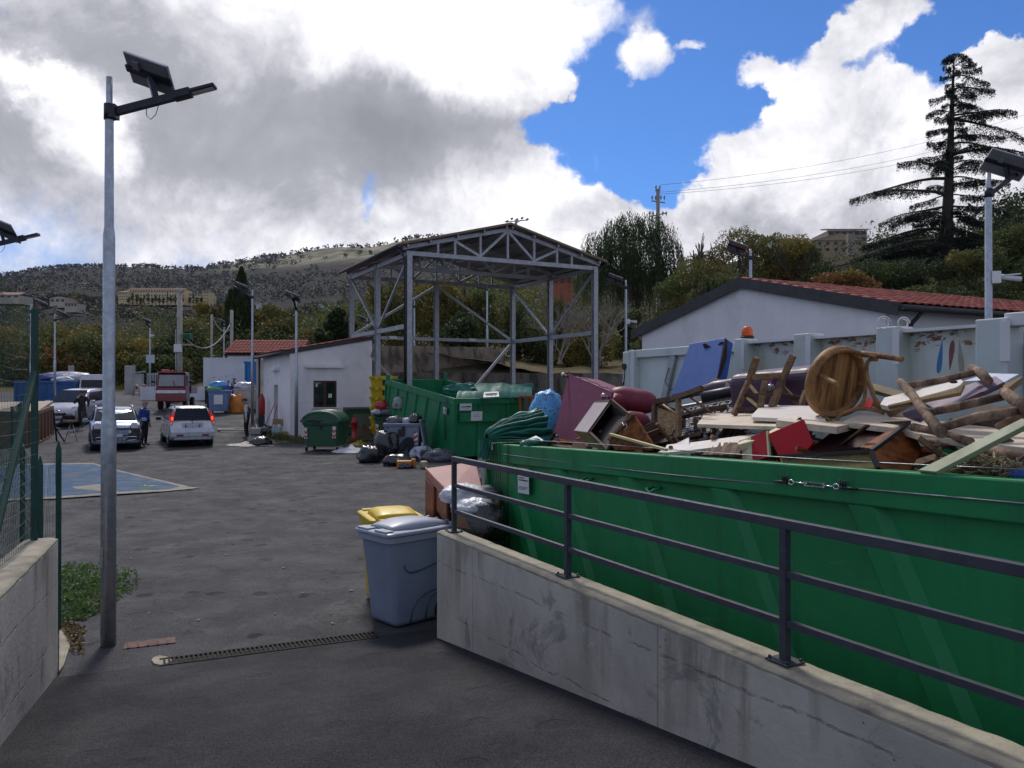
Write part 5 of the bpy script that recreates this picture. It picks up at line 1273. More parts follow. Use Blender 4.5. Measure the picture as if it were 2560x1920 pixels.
# cane chair lying on its side
def cane_chair():
    O, PX, PY = A6(318, 765, .30), A6(575, 850, .42), A6(322, 1130, .26)
    t, lx, ly, aw = frame('dark wooden chair lying on its side with a woven cane seat', 'chair', 'chair', O, PX, PY)
    mb = MB(); n1, n2 = 16, 17
    for i in range(n1+1): x = lx*i/n1; mb.tube([(x+.004*math.sin(j*1.9+i), ly*j/8, .004*(-1)**j) for j in range(9)], .0055, 4, caps=False)
    for j in range(n2+1): y = ly*j/n2; mb.tube([(lx*i/8, y, .004*(-1)**(i+j)) for i in range(9)], .0055, 4, caps=False)
    for k in range(-n1, n2, 2):
        p0 = (0, ly*k/n2) if k >= 0 else (lx*(-k)/n1, 0); q = min(lx-p0[0], ly-p0[1]); mb.tube([(p0[0], p0[1], -aw*.006), (p0[0]+q, p0[1]+q, -aw*.006)], .004, 4, caps=False)
    obj('cane_seat', mb, CANE, t)
    mb = MB(); mb.bar((-.02, 0, 0), (-.02, ly, 0), .035, .05); mb.bar((-.04, ly+.01, 0), (lx+.12, ly+.01, 0), .04, .05); mb.bar((lx+.01, 0, 0), (lx+.01, ly, 0), .03, .045); mb.bar((0, 0, 0), (lx, -.01, 0), .03, .045)
    obj('seat_frame', mb, WDARK, t)
    def W(nm, pts, r, m=WDARK, flat=None):
        M = t.matrix_basis.inverted(); pts = [M @ p for p in pts]
        mb = MB()
        if flat: [mb.bar(a, b, flat[0], flat[1]) for a, b in zip(pts, pts[1:])]
        else: mb.tube(pts, r, 8)
        obj(nm, mb, m, t)
    bpy.context.view_layer.update()
    W('back_post', [A6(305, 730, .30), A6(470, 705, .30), A6(620, 655, .30), A6(770, 598, .30)], .024, flat=(.04, .05))
    W('leg', [A6(535, 705, .28), A6(538, 900, .26), A6(538, 1085, .24)], .02, WMID, flat=(.04, .045))
    W('leg', [A6(545, 870, .36), A6(790, 815, .40), A6(1015, 780, .45)], .02, flat=(.035, .045))
    W('stretcher', [A6(650, 680, .30), A6(840, 815, .34)], .011, WMID); W('stretcher', [A6(385, 760, .31), A6(520, 850, .32)], .011, CANE); W('stretcher', [A6(560, 770, .30), A6(680, 855, .34)], .011, WMID)
    W('leg', [A6(310, 1150, .22), A6(480, 1115, .24), A6(650, 1075, .28), A6(770, 1055, .3)], .02, flat=(.04, .05))
cane_chair()
# second wooden frame seen through it
def frames2():
    t = thing('chair', 'dark seatless chair frame behind the cream boards', 'chair', A6(700, 950, .45))
    inv = Matrix.Translation(-t.location)
    for nm, a, b, w in (('leg', (705, 880), (715, 1070), .04), ('leg', (785, 960), (795, 1090), .035), ('rail', (600, 1090), (860, 1050), .05), ('rail', (590, 880), (900, 800), .045), ('rail', (960, 1080), (1040, 960), .05), ('rail', (1090, 1130), (1130, 980), .03)):
        obj(nm, MB().bar(inv @ A6(*a, .38), inv @ A6(*b, .38), w, w*.7), WMID if nm == 'leg' else WDARK, t)
frames2()
# bed base of wire mesh with grey padding
def bed():
    O, PX, PY = A6(560, 800, .62), A6(1400, 640, .85), A6(590, 1110, .30)
    t, lx, ly, aw = frame('grey padded bed base covered by a rusty wire grid', 'bed', 'bed', O, PX, PY)
    mb = MB(); nx, ny = 7, 4
    for i in range(nx):
        for j in range(ny):
            mb.ball((lx*(i+.5)/nx, ly*(j+.5)/ny, aw*.03), (lx/nx*.53, ly/ny*.53, .045), 8, 6)
    obj('padding', mb, mat('grey_felt', (.46, .44, .46), .9, col2=(.30, .29, .31), scale=14), t)
    mb = MB()
    for i in range(nx*2+1): mb.tube([(lx*i/nx/2+.01*mnoise.noise(Vector((i, j, 0))), ly*j/8, -aw*.02) for j in range(9)], .006, 5)
    for j in range(ny*2): mb.tube([(lx*i/8, ly*j/ny/2+.012*mnoise.noise(Vector((i, j, 5))), -aw*.026) for i in range(9)], .006, 5)
    obj('wire_grid', mb, DKM, t)
    obj('side_rail', MB().bar((-.03, -.03, 0), (lx*.75, -.03, 0), .05, .06), GALVD, t)
bed()
# mattress with blue cover leaning on the press container
def blue_mat():
    pts = [A6(645, 148, 1.02), A6(1000, 100, 1.02), A6(905, 560, .90), A6(470, 670, .90)]
    m = plank('foam_mat', 'bright blue foam mat with torn holes leaning on the white press container', 'mat', pts, .14, mat('blue_vinyl', (.010, .075, .30), .6, col2=(.009, .065, .27), scale=3, bump=.001, bscale=150), bevel=.01)
    FO = mat('dark_foam', (.035, .018, .012), .95, bump=.01, bscale=60)
    for k, (poly) in enumerate(([(780, 160), (800, 150), (850, 180), (873, 195), (868, 230), (845, 235), (815, 222), (790, 232), (782, 220), (795, 200), (785, 180)], [(930, 160), (955, 135), (985, 140), (992, 165), (960, 162), (940, 168)])):
        a = [A6(x, y, 1.0) for x, y in poly]
        tp = tag(obj('torn_patch', MB().prism(a, (0, .012, 0)), FO), None)
        c = m.data.polygons[0]
        tp.parent = m
    a = [A6(1003, 98, 1.0), A6(1022, 120, 1.0), A6(1015, 300, .98), A6(975, 420, .95), A6(925, 540, .90), A6(908, 555, .90), A6(960, 330, .96)]
    obj('torn_edge', MB().prism(a, (.0, .03, 0)), FO, m)
blue_mat()
plank('perforated_panel', 'small grey perforated panel standing behind the purple bolster', 'panel', [A6(810, 600, .8), A6(870, 495, .82), A6(960, 510, .82), A6(1030, 548, .8), A6(1035, 600, .8)], .06, mat('grey_mesh', (.17, .17, .20), .8, scale=80))
def bolsters():
    mb = MB(); pts = [A6(770, 618, .78), A6(900, 590, .8), A6(1050, 575, .84), A6(1200, 550, .88), A6(1380, 515, .9), A6(1500, 505, .9)]
    mb.tube(pts, [.05, .075, .085, .085, .08, .05], 14); top('bolster', mb, PURL, 'long dark purple upholstered bolster lying behind the ladder back chair', 'bolster')
    mb = MB(); pts = [A6(760, 690, .6), A6(1000, 640, .68), A6(1300, 590, .75)]; mb.tube(pts, .06, 10); top('metal_tube', mb, BLK, 'black rolled edge below the dark purple bolster', 'roll')
    mb = MB(); mb.box((0, 0, 0), (.95, .7, .52)); o = top('sofa', mb, PURL, 'dull purple upholstered sofa end with a castor behind the ladder back chair', 'sofa', bevel=.10, seg=5); o.location = A6(1640, 660, .78); o.rotation_euler = (R(6), R(-4), R(-50))
    mb = MB(); mb.box((0, 0, 0), (.09, .2, .14)); o = top('cushion', mb, mat('violet_cloth', (.10, .02, .12), .8), 'small violet cushion above the castor of the purple sofa', 'cushion', bevel=.03, seg=3); o.location = A6(1480, 535, .60)
    mb = MB(); mb.ball((0, 0, 0), (.036, .03, .036), 12, 8); mb.cyl((0, -.02, 0), (0, -.035, 0), .022, n=12); o = top('castor_wheel', mb, MATS['castor_steel'], 'steel castor wheel between the posts of the ladder back chair', 'castor'); o.location = A6(1450, 590, .5)
bolsters()
# upturned chair with two posts and rungs
def ladder():
    t = thing('chair', 'upturned weathered wooden chair with two tall posts and rungs', 'chair', A6(1400, 600, .45)); inv = Matrix.Translation(-t.location)
    def B(nm, a, b, w, h, m=WMID): obj(nm, MB().bar(inv @ A6(*a), inv @ A6(*b), w, h), m, t, bevel=.004)
    B('leg', (1310, 292, .42), (1235, 520, .42), .05, .045); B('leg', (1235, 515, .42), (1085, 860, .36), .045, .045)
    B('leg', (1672, 270, .50), (1560, 520, .48), .06, .05); B('leg', (1562, 515, .48), (1460, 780, .42), .055, .05)
    B('rung', (1262, 480, .42), (1560, 470, .48), .035, .05); B('rung', (1190, 668, .40), (1480, 668, .44), .045, .04, WDARK); B('rung', (1120, 805, .37), (1300, 800, .40), .03, .035, WDARK)
    B('slat', (1400, 500, .45), (1345, 780, .40), .06, .02); B('slat', (1240, 560, .42), (1345, 690, .42), .03, .02, CANE)
    B('slat', (1560, 580, .50), (1740, 770, .52), .04, .04); B('slat', (1220, 690, .40), (1330, 780, .40), .028, .02, CANE); B('rung', (1480, 640, .46), (1745, 690, .52), .05, .03, WDARK)
    B('slat', (1745, 770, .50), (1800, 620, .52), .05, .04)
ladder()
# cream boards
plank('board', 'wide cream board lying flat in front of the ladder backed chair', 'board', [A6(720, 945, .18), A6(805, 842, .42), A6(1560, 848, .42), A6(1530, 972, .18)], .03, WCREAM)
plank('board', 'pale cream board with a cut corner resting over the wide cream board', 'board', [A6(1252, 858, .24), A6(1355, 762, .46), A6(1950, 768, .46), A6(1990, 905, .22), A6(1270, 885, .22)], .03, WWHITE)
plank('board', 'long cream board under the bentwood chair, stacked in layers', 'board', [A6(1500, 905, .15), A6(1560, 870, .3), A6(2300, 930, .3), A6(2100, 975, .12)], .05, WCREAM)
bsl = plank('plank', 'long white plank with a round hole at its end resting on the rim', 'plank', [A6(380, 1222, .0), A6(428, 1168, .06), A6(700, 1125, .10), A6(1440, 1008, .22), A6(1400, 1060, .20), A6(1130, 1148, .12), A6(700, 1195, .05)], .03, WWHITE)
mb = MB(); c = A6(462, 1181, .03); mb.cyl(c+Vector((0, -.003, .006)), c+Vector((0, .01, -.01)), .018, n=16); under(bsl, top('hole', mb, BLK, 'x', 'x'))
plank('board', 'pale grey triangular board standing up behind the white plank end', 'board', [A6(330, 1225, .03), A6(640, 1078, .1), A6(650, 1255, .04)], .02, mat('grey_board', (.40, .39, .42), .5, scale=3))
def red_box():
    t, lx, ly, aw = frame('red and cream striped cabinet lying tilted on the rim', 'cabinet', 'cabinet', A6(1128, 1148, .07), A6(1418, 1044, .085), A6(1212, 1305, .06))
    for i, (f0, f1, m) in enumerate(((0, .10, REDP), (.10, .44, CRM), (.44, .94, REDP), (.94, 1.0, CRM))):
        obj('stripe_panel', MB().box((lx*(f0+f1)/2, ly/2, aw*.012), (lx*(f1-f0)-.002, ly+.05, .02)), m, t)
    t2 = plank('side_panel', 'glossy red side of the striped cabinet with pale scratches', 'cabinet side', [A6(1425, 1050, .085), A6(1762, 895, .13), A6(1872, 1135, .125), A6(1700, 1318, .09), A6(1545, 1318, .07)], .03, REDP)
    t3 = plank('edge_board', 'long cream edge board along the top of the red cabinet', 'board', [A6(1120, 1135, .06), A6(1400, 1010, .12), A6(1725, 880, .22), A6(1755, 892, .22), A6(1425, 1045, .10), A6(1135, 1162, .05)], .05, CRM)
    mb = MB(); mb.box((0, 0, 0), (.02, .015, .015)); o = top('corner_bracket', mb, BLK, 'small black corner bracket on the cream edge of the red cabinet', 'bracket'); o.location = A6(1735, 895, .19)
    bpy.context.view_layer.update(); under(t, t2, t3, o)
red_box()
# big open wooden drawer
def big_drawer():
    PV = .02
    q1 = plank('end_board', 'olive plywood end with a black rim of the big open drawer under the bentwood chair', 'drawer side', [A7(-180, 1395, PV), A7(620, 1330, PV), A7(690, 1480, PV-.02), A7(-150, 1500, PV-.02)], .025, WOLIV)
    q2 = plank('side_board', 'orange striped outer side of the big open drawer facing right', 'drawer side', [A7(640, 1328, .02), A7(985, 1066, .26), A7(1080, 1330, .24), A7(1010, 1500, .10), A7(700, 1490, .0)], .025, WORNG)
    q3 = plank('side_board', 'dark brown inner side of the big open drawer at the back', 'drawer side', [A7(30, 1330, .12), A7(390, 1090, .30), A7(960, 1070, .28), A7(560, 1300, .16)], .02, wood('oxblood', (.060, .022, .020), (.035, .012, .012), .5))
    q4 = plank('base_board', 'orange veneered base of the big open drawer with its grain showing', 'drawer base', [A7(540, 1290, .10), A7(880, 1090, .27), A7(960, 1075, .27), A7(660, 1300, .06)], .02, WORNG)
    t = thing('drawer', 'big open wooden drawer with black beading under the bentwood chair', 'drawer', A7(640, 1330, .01)); under(t, q1, q2, q3, q4); inv = Matrix.Translation(-t.location)
    for a, b in (((-180, 1375, .015), (630, 1325, .015)), ((640, 1325, .015), (985, 1068, .25)), ((985, 1068, .27), (430, 1090, .30)), ((640, 1330, .01), (700, 1480, -.005))):
        obj('beading', MB().bar(inv @ A7(*a), inv @ A7(*b), .022, .022), BLK, t)
big_drawer()
# bentwood chair
def bentwood():
    C = A7(325, 700, .34); k0 = .34
    zl = Vector((.50, -.84, -.20)).normalized(); x = Vector((.86, .5, .05)); x = (x-zl*x.dot(zl)).normalized(); y = zl.cross(x)
    t = thing('bentwood_chair', 'upturned bentwood chair with a round plank seat on top of the heap', 'chair', C); Mr = Matrix((x, y, zl)).transposed(); t.rotation_euler = Mr.to_euler()
    s = kd(2091, k0)/F*.2772   # metres per crop pixel
    rx, ry = 345*s, 300*s
    mb = MB(); mb.tube([(rx*math.cos(a), ry*math.sin(a), 0) for a in np.linspace(0, 6.283, 41)[:-1]], .026, 8, closed=True); mb.xform(Matrix.Diagonal((1, 1, 1.7, 1))); obj('seat_rim', mb, WBENT, t)
    # the seat is made of separate narrow boards
    nb = 9; w = 2*rx*.94/nb
    for i in range(nb):
        x0 = -rx*.94+w*i; xc = x0+w/2; el = lambda u: ry*.95*math.sqrt(max(0, 1-(u/(rx*.97))**2)); h, h0, h1 = el(xc), el(x0), el(x0+w)
        obj('seat_board', MB().prism([(x0+.001, -h0, 0), (x0+w-.001, -h1, 0), (x0+w-.001, h1, 0), (xc, h, 0), (x0+.001, h0, 0)], (0, 0, -.012-.003*(i % 2))), WSEAT, t)
    Minv = (Matrix.Translation(C) @ Mr.to_4x4()).inverted()
    def TT(nm, pts, r):
        D0 = kd(2091, k0); q = [Minv @ P(2000+a*.2772, 760+b*.2772, D0+d) for a, b, d in pts]
        # smooth the path a little
        out = []
        for i in range(len(q)-1):
            p0, p1, p2, p3 = q[max(0, i-1)], q[i], q[i+1], q[min(len(q)-1, i+2)]
            for f in (0, .25, .5, .75):
                out.append(.5*((2*p1)+(p2-p0)*f+(2*p0-5*p1+4*p2-p3)*f*f+(3*p1-p0-3*p2+p3)*f**3))
        out.append(q[-1]); obj(nm, MB().tube(out, r if not isinstance(r, tuple) else list(np.linspace(r[0], r[1], len(out))), 10), WBENT, t)
    TT('leg', [(80, 605, -.02), (200, 655, -.18), (345, 725, -.36)], (.020, .017)); TT('leg', [(560, 450, -.05), (740, 470, -.18), (930, 500, -.30)], (.024, .018))
    TT('leg', [(150, 1030, -.05), (300, 1130, -.22), (530, 1295, -.42)], (.022, .018)); TT('leg', [(620, 870, -.05), (800, 970, -.20), (1010, 1090, -.36)], (.022, .017))
    TT('brace', [(230, 630, -.02), (170, 590, -.08), (165, 530, -.12), (230, 470, -.14), (350, 430, -.12), (480, 430, -.12), (590, 460, -.14), (690, 480, -.18)], .014)
    TT('brace', [(190, 705, -.03), (110, 690, -.08), (85, 760, -.12), (110, 870, -.16), (200, 1000, -.18), (350, 1110, -.24)], .014)
    TT('brace', [(390, 1110, -.10), (330, 1060, -.14), (380, 990, -.14), (520, 945, -.12), (650, 950, -.14), (760, 985, -.18)], .014)
    TT('brace', [(695, 500, -.08), (620, 510, -.10), (600, 600, -.12), (625, 720, -.14), (680, 860, -.16), (770, 940, -.2)], .014)
    TT('brace', [(600, 640, -.05), (590, 780, -.08), (560, 900, -.1), (420, 990, -.1), (250, 1000, -.08), (160, 950, -.06)], .013)
bentwood()
# rustic chestnut-pole frame
POLE = wood('peeled_pole', (.36, .25, .17), (.10, .06, .042), .8, axis=(5, 5, 2), dirt=(.07, .045, .04))
def rustic():
    t = thing('rustic_chair', 'rustic chair frame of thick round poles lying on the right of the heap', 'chair frame', A7(1250, 900, .2)); inv = Matrix.Translation(-t.location)
    def T(nm, pts, r): obj(nm, MB().tube([inv @ A7(*p) for p in pts], r, 12), POLE, t)
    T('leg', [(905, 700, .30), (1000, 800, .26), (1130, 990, .18), (1275, 1160, .08)], [.025, .027, .029, .033]); T('leg', [(1550, 580, .50), (1640, 630, .46), (1700, 700, .44)], [.028, .032, .030])
    T('leg', [(1840, 790, .34), (1930, 860, .30), (2060, 960, .26)], [.030, .036, .033])
    T('rung', [(965, 740, .30), (1250, 690, .38), (1560, 620, .46)], .023); T('rung', [(1150, 980, .18), (1400, 930, .24), (1850, 830, .34)], [.022, .027, .024]); T('rung', [(1275, 1115, .10), (1600, 1020, .18), (2010, 955, .28)], [.024, .028, .026])
    T('rung', [(1020, 1110, .22), (1200, 1150, .20), (1540, 1245, .16)], .026); T('rung', [(1640, 1290, .16), (1820, 1350, .14), (2080, 1420, .12)], [.028, .034, .034]); T('rung', [(1780, 1110, .3), (1900, 1040, .3), (2060, 960, .3)], .02)
    T('rung', [(800, 990, .35), (900, 940, .38), (1000, 880, .4)], .028); T('rung', [(1120, 1230, .16), (1500, 1280, .2), (2000, 1310, .2)], .016)
rustic()
pk1 = plank('plank', 'white edged plank with an oval hole laid across the pole frame', 'plank', [A7(715, 885, .22), A7(770, 870, .28), A7(1445, 662, .36), A7(1475, 690, .34), A7(1430, 760, .30), A7(790, 920, .20)], .035, WWHITE)
pk2 = plank('underside', 'raw chipboard edge on the underside of the white plank', 'plank', [A7(790, 915, .19), A7(1430, 740, .29), A7(1480, 700, .32), A7(1485, 735, .31), A7(1440, 770, .28), A7(800, 940, .19)], .03, WCHIP)
mb = MB(); c = A7(1385, 703, .3); mb.ball(c, (.028, .006, .010), 12, 6); under(pk1, pk2, top('hole', mb, BLK, 'x', 'x'))
plank('board', 'purple brown laminated board slanting up to the right behind the poles', 'board', [A7(1130, 905, .40), A7(1400, 760, .46), A7(1700, 665, .5), A7(1755, 632, .5), A7(1850, 718, .46), A7(1660, 800, .42), A7(1640, 785, .42), A7(1250, 950, .34)], .03, WPURP)
plank('board', 'short purple board end sticking out below the white plank', 'board', [A7(925, 985, .26), A7(1060, 935, .3), A7(1120, 1010, .26), A7(1080, 1028, .24)], .03, WPURP)
plank('board', 'orange brown board edge under the purple board', 'board', [A7(1830, 740, .44), A7(2000, 640, .5), A7(2010, 665, .5), A7(1850, 770, .42)], .05, WCHIP)
plank('sheet', 'bluish white sheet sticking up behind the purple board', 'sheet', [A7(1480, 738, .6), A7(1695, 597, .66), A7(1830, 632, .64), A7(1975, 625, .62), A7(1850, 722, .55), A7(1740, 640, .58)], .006, mat('white_sheet', (.56, .57, .64), .5, scale=2))
plank('board', 'large cream veneered board lying across the right of the heap', 'board', [A7(390, 1085, .22), A7(560, 985, .44), A7(1200, 1035, .42), A7(2080, 1150, .42), A7(2080, 1330, .18), A7(1500, 1240, .16), A7(1050, 1150, .18), A7(900, 1075, .22)], .04, WCREAM)
plank('board', 'brown oak board lying behind the bentwood chair legs', 'board', [A7(650, 700, .5), A7(940, 800, .5), A7(900, 830, .45), A7(680, 790, .45)], .03, wood('oak', (.30, .23, .13), (.2, .15, .08), .6))
plank('batten', 'pale green painted batten slanting up out of the skip at the right', 'batten', [A7(1065, 1502, -.02), A7(1995, 1022, .03), A7(2040, 1050, .03), A7(2020, 1100, .02), A7(1220, 1510, -.03)], .03, WGRN)
plank('board', 'dark weathered wide board at the right edge of the heap', 'board', [A7(1460, 1050, .45), A7(1640, 920, .52), A7(2050, 900, .5), A7(2080, 1150, .4), A7(1800, 1110, .4)], .03, WDARK)
plank('ribbon', 'small bright red scrap hanging below the bentwood chair', 'scrap', [A7(560, 930, .26), A7(620, 830, .28), A7(660, 880, .27), A7(640, 940, .26)], .01, REDP)
def straw():
    """broken woven rush seat"""
    random.seed(5); mb = MB()
    for i in range(260):
        cx, cy = rnd(1340, 2060), rnd(1370, 1560)
        if cy < 1370+ (abs(cx-1600)/420)**2*110: continue
        p = A7(cx, cy, rnd(.02, .10)); a = rnd(-.9, .9)+(1.3 if i % 2 else -.3); l = rnd(.03, .07); d = Vector((math.cos(a), rnd(-.4, .4), math.sin(a)*.7))*l
        mb.tube([p-d, p+Vector((0, -.012, .008)), p+d], .0042, 5)
    for i in range(26):
        for s in (0, 1):
            pts = []
            for k in range(7):
                u = 1380+i*24+(k-3)*26*(1 if s else -1); v = 1400+k*22+(abs(u-1620)/400)**2*60; pts.append(A7(u, v, .05)+Vector((0, .01*(-1)**(k+i), 0)))
            mb.tube(pts, .0055, 5)
    top('rush_seat', mb, STRAW, 'frayed woven rush seat at the rim under the pale green batten', 'seat')
    mb = MB(); mb.ball(A7(1990, 1530, .03), (.05, .04, .03), 12, 8, f=lambda d: 1+.3*mnoise.noise(d*4)); top('cloth', mb, mat('blue_cloth', (.03, .07, .28), .8), 'scrap of blue cloth beside the rush seat at the right edge', 'cloth')
straw()
def crate_slats():
    t = thing('slatted_crate', 'brown slatted wooden piece wedged under the long white plank', 'crate', A6(950, 1200, .05)); inv = Matrix.Translation(-t.location)
    for i in range(7): obj('slat', MB().bar(inv @ A6(800+i*52, 1260, .03), inv @ A6(870+i*48, 1140, .12), .035, .018), WMID if i % 2 else WDARK, t)
    t = thing('chair', 'dark crossed chair legs standing in the middle of the heap', 'chair', A6(1100, 1030, .4)); inv = Matrix.Translation(-t.location)
    for a, b in (((1000, 1120), (1110, 960)), ((1060, 960), (1190, 1060)), ((1120, 1100), (1090, 950)), ((1180, 1000), (1300, 960))): obj('leg', MB().bar(inv @ A6(*a, .35), inv @ A6(*b, .35), .04, .03), WDARK, t)
crate_slats()
def blue_bag():
    mb = MB(); c = A5(680, 520, .45); mb.ball(c, (.24, .2, .36), 28, 20, f=lambda d: 1+.14*mnoise.noise(d*3)+.05*mnoise.noise(d*11))
    top('bag', mb, mat('blue_print_bag', (.05, .30, .60), .3, col2=(.10, .42, .72), scale=6, bump=.01, bscale=25, dirt=(.10, .04, .14), damt=.9, dscale=24, dlo=.56, dhi=.6), 'translucent blue patterned plastic bag between the tarpaulin and the tipped armchair', 'bag')
blue_bag()
# stray pieces to fill the front left of the heap
random.seed(31)
for i, (cx, cy, k, lab) in enumerate(((1560, 640, .2, 'dark splintered board behind the orange drawer front'), (1600, 700, .15, 'short dark board wedged beside the cane chair'), (1480, 560, .4, 'burgundy padded cushion behind the cane chair'))):
    p = A5(cx, cy, k); mb = MB(); mb.box((0, 0, 0), (.3, .2, .16) if i == 2 else (.28, .03, .10)); o = top('cushion' if i == 2 else 'board', mb, LEA if i == 2 else WDARK, lab, 'cushion' if i == 2 else 'board', bevel=.05 if i == 2 else .003, seg=4); o.location = p; o.rotation_euler = (rnd(-.3, .3), rnd(-.5, .5), rnd(-.5, .9))
# ---------------------------------------------------------------- bins
def rrect(w, d, r, n=5):
    pts = []
    for cx, cy, a0 in ((w/2-r, d/2-r, 0), (-w/2+r, d/2-r, 90), (-w/2+r, -d/2+r, 180), (w/2-r, -d/2+r, 270)):
        for k in range(n+1):
            a = R(a0+90*k/n); pts.append((cx+r*math.cos(a), cy+r*math.sin(a)))
    return pts
def plastic(name, c, **k):
    kw = dict(rough=.48, col2=tuple(x*.85 for x in c), scale=2, bump=.0006, bscale=220, dirt=tuple(x*.45+.01 for x in c), damt=.35, dscale=3, dlo=.52, dhi=.72); kw.update(k)
    return mat(name, c, **kw)
GREYP = plastic('grey_bin_plastic', (.21, .25, .34)); GREYL = plastic('grey_lid_plastic', (.33, .36, .44)); YELP = plastic('yellow_bin_plastic', (.62, .43, .012)); GREENP = plastic('green_bin_plastic', (.022, .085, .040)); GREENL = plastic('green_lid_plastic', (.045, .13, .07))
GREY2 = plastic('grey_container_plastic', (.19, .22, .28))
def sect(pts, z, sx=1, sy=1, ox=0, oy=0): return [(x*sx+ox, y*sy+oy, z) for x, y in pts]
def wheelie(label, loc, yaw, m, ml, w=.58, d=.84, h=.96, grooves=True, open_lid=False):
    """x: front(-) to hinge(+)"""
    t = thing('wheeled_bin', label, 'bin', loc, yaw)
    mb = MB(); base = rrect(d, w, .07)
    secs = [sect(base, .02, .74, .80, .015), sect(base, .06, .755, .815, .015), sect(base, .30, .80, .86, .01), sect(base, .62, .87, .92, .005), sect(base, h-.10, .93, .96), sect(base, h-.04, .945, .965)]
    mb.loft(secs, smooth=True); body = obj('body', mb, m, t, bevel=0)
    mb = MB(); secs = [sect(base, h-.075, .97, .98), sect(base, h-.07, 1.02, 1.03), sect(base, h-.01, 1.03, 1.04), sect(base, h, 1.0, 1.0)]; mb.loft(secs, smooth=False); obj('rim', mb, ml, t, bevel=.004)
    # wheel arches (dark hollows) and wheels at the hinge side
    for s in (-1, 1):
        mb = MB(); mb.cyl((d*.36, s*w*.30, .115), (d*.36, s*(w*.43), .115), .135, n=20); obj('wheel_arch', mb, BLK, t)
        mb = MB(); mb.cyl((d*.37, s*w*.39, .10), (d*.37, s*(w*.455), .10), .10, n=20); wl_ = obj('wheel', mb, RUB, t, bevel=.01)
        obj('hub', MB().cyl((d*.37, s*w*.455, .10), (d*.37, s*(w*.462), .10), .045, n=12), m, wl_)
        if grooves:
            def yb(x, z): return s*w/2*float(np.interp(z, [.02, .06, .30, .62, h-.10], [.80, .815, .86, .92, .96]))
            for pts in ([(-d*.28, .66), (-d*.25, .60), (-d*.18, .565), (-d*.08, .57), (d*.10, .60), (d*.30, .64), (d*.42, .67)], [(-d*.16, .03), (-d*.13, .16), (-d*.05, .27), (d*.05, .31), (d*.18, .33), (d*.38, .345)], [(d*.07, .04), (d*.085, .16), (d*.14, .26), (d*.22, .29), (d*.34, .30)]):
                mb = MB(); mb.tube([(x, yb(x, z), z) for x, z in pts], .011, 6); obj('moulded_line', mb, plastic('groove_shade', (.07, .09, .15)), t)
    # lid: rolled rim, raised dome, lip with finger grips, hinge bar
    mb = MB(); L2 = rrect(d*1.06, w*1.10, .08)
    secs = [sect(L2, h+.002, 1, 1, -.012), sect(L2, h+.03, 1.0, 1.0, -.012), sect(L2, h+.040, .955, .95, -.012)]; mb.loft(secs, smooth=False); lid = obj('lid', mb, ml, t, bevel=.005)
    mb = MB(); secs = []
    for f in np.linspace(0, 1, 13):
        x = -d*.40+d*.84*f; ww = w*.44*(1-.25*(1-min(1, f*3))); hh = .085*math.sin(math.pi*(.10+.80*f))**.7
        secs.append([(x, -ww, h+.035), (x, -ww*.86, h+.035+hh*.8), (x, -ww*.5, h+.035+hh), (x, 0, h+.037+hh*.98), (x, ww*.5, h+.035+hh), (x, ww*.86, h+.035+hh*.8), (x, ww, h+.035)])
    mb.loft(secs, smooth=True); obj('dome', mb, ml, lid)
    for s in (-1, 1):
        mb = MB(); x0 = -d*.47; mb.box((x0, s*w*.27, h+.05), (.10, w*.34, .014)); mb.box((x0-.045, s*w*.27, h+.04), (.012, w*.34, .03)); mb.box((x0, s*w*.27, h+.035), (.06, .012, .03)); obj('lid_grip', mb, ml, lid, bevel=.004)
    mb = MB()
    mb.cyl((d*.56, -w*.44, h+.03), (d*.56, w*.44, h+.03), .016, n=10)
    for y in (-w*.42, -w*.16, w*.16, w*.42): mb.bar((d*.44, y, h+.02), (d*.575, y, h+.04), .03, .05)
    obj('handle', mb, ml, t, bevel=.004)
    return t
wheelie('near grey wheeled bin standing against the end of the concrete wall', G(1018, 1560)+Vector((-.03, .22, 0)), R(44), GREYP, GREYL, w=.60, d=.88, h=.97)
wheelie('yellow wheeled bin standing behind the near grey bin', Vector((-1.43, 9.45, 0)), R(-68), YELP, YELP, w=.60, d=.78, h=.97, grooves=False)
CHR = mat('sticker_red', (.42, .02, .02), .4, scale=8); CHW = mat('sticker_white', (.62, .60, .60), .4, scale=8)
def sticker(par, x0, z0, w, h, y, n=5, flip=1, vee=False, lean=0):
    mb = MB(); mb.add([(x0, y, z0), (x0+w, y, z0), (x0+w+lean, y, z0+h), (x0+lean, y, z0+h)], [(0, 1, 2, 3)]); st = obj('reflective_sticker', MB().prism([(x0, y, z0), (x0+w, y, z0), (x0+w+lean, y, z0+h), (x0+lean, y, z0+h)], (0, .003, 0)), CHW, par)
    mb = MB(); b = h/n
    for i in range(0, n, 2):
        z = z0+b*i; l0 = lean*(z-z0)/h; s = b*.8*flip
        if vee:
            mb.quad((x0+l0, y-.0015, z+b), (x0+w/2+l0, y-.0015, z), (x0+w/2+l0, y-.0015, z+b), (x0+l0, y-.0015, z+2*b)) if i < n-1 else None
            mb.quad((x0+w/2+l0, y-.0015, z), (x0+w+l0, y-.0015, z+b), (x0+w+l0, y-.0015, z+2*b), (x0+w/2+l0, y-.0015, z+b)) if i < n-1 else None
        else: mb.quad((x0+l0, y-.0015, max(z0, z)), (x0+w+l0, y-.0015, min(z0+h, z+s)), (x0+w+l0, y-.0015, min(z0+h, z+s+b)), (x0+l0, y-.0015, z+b))
    obj('stripes', mb, CHR, st)
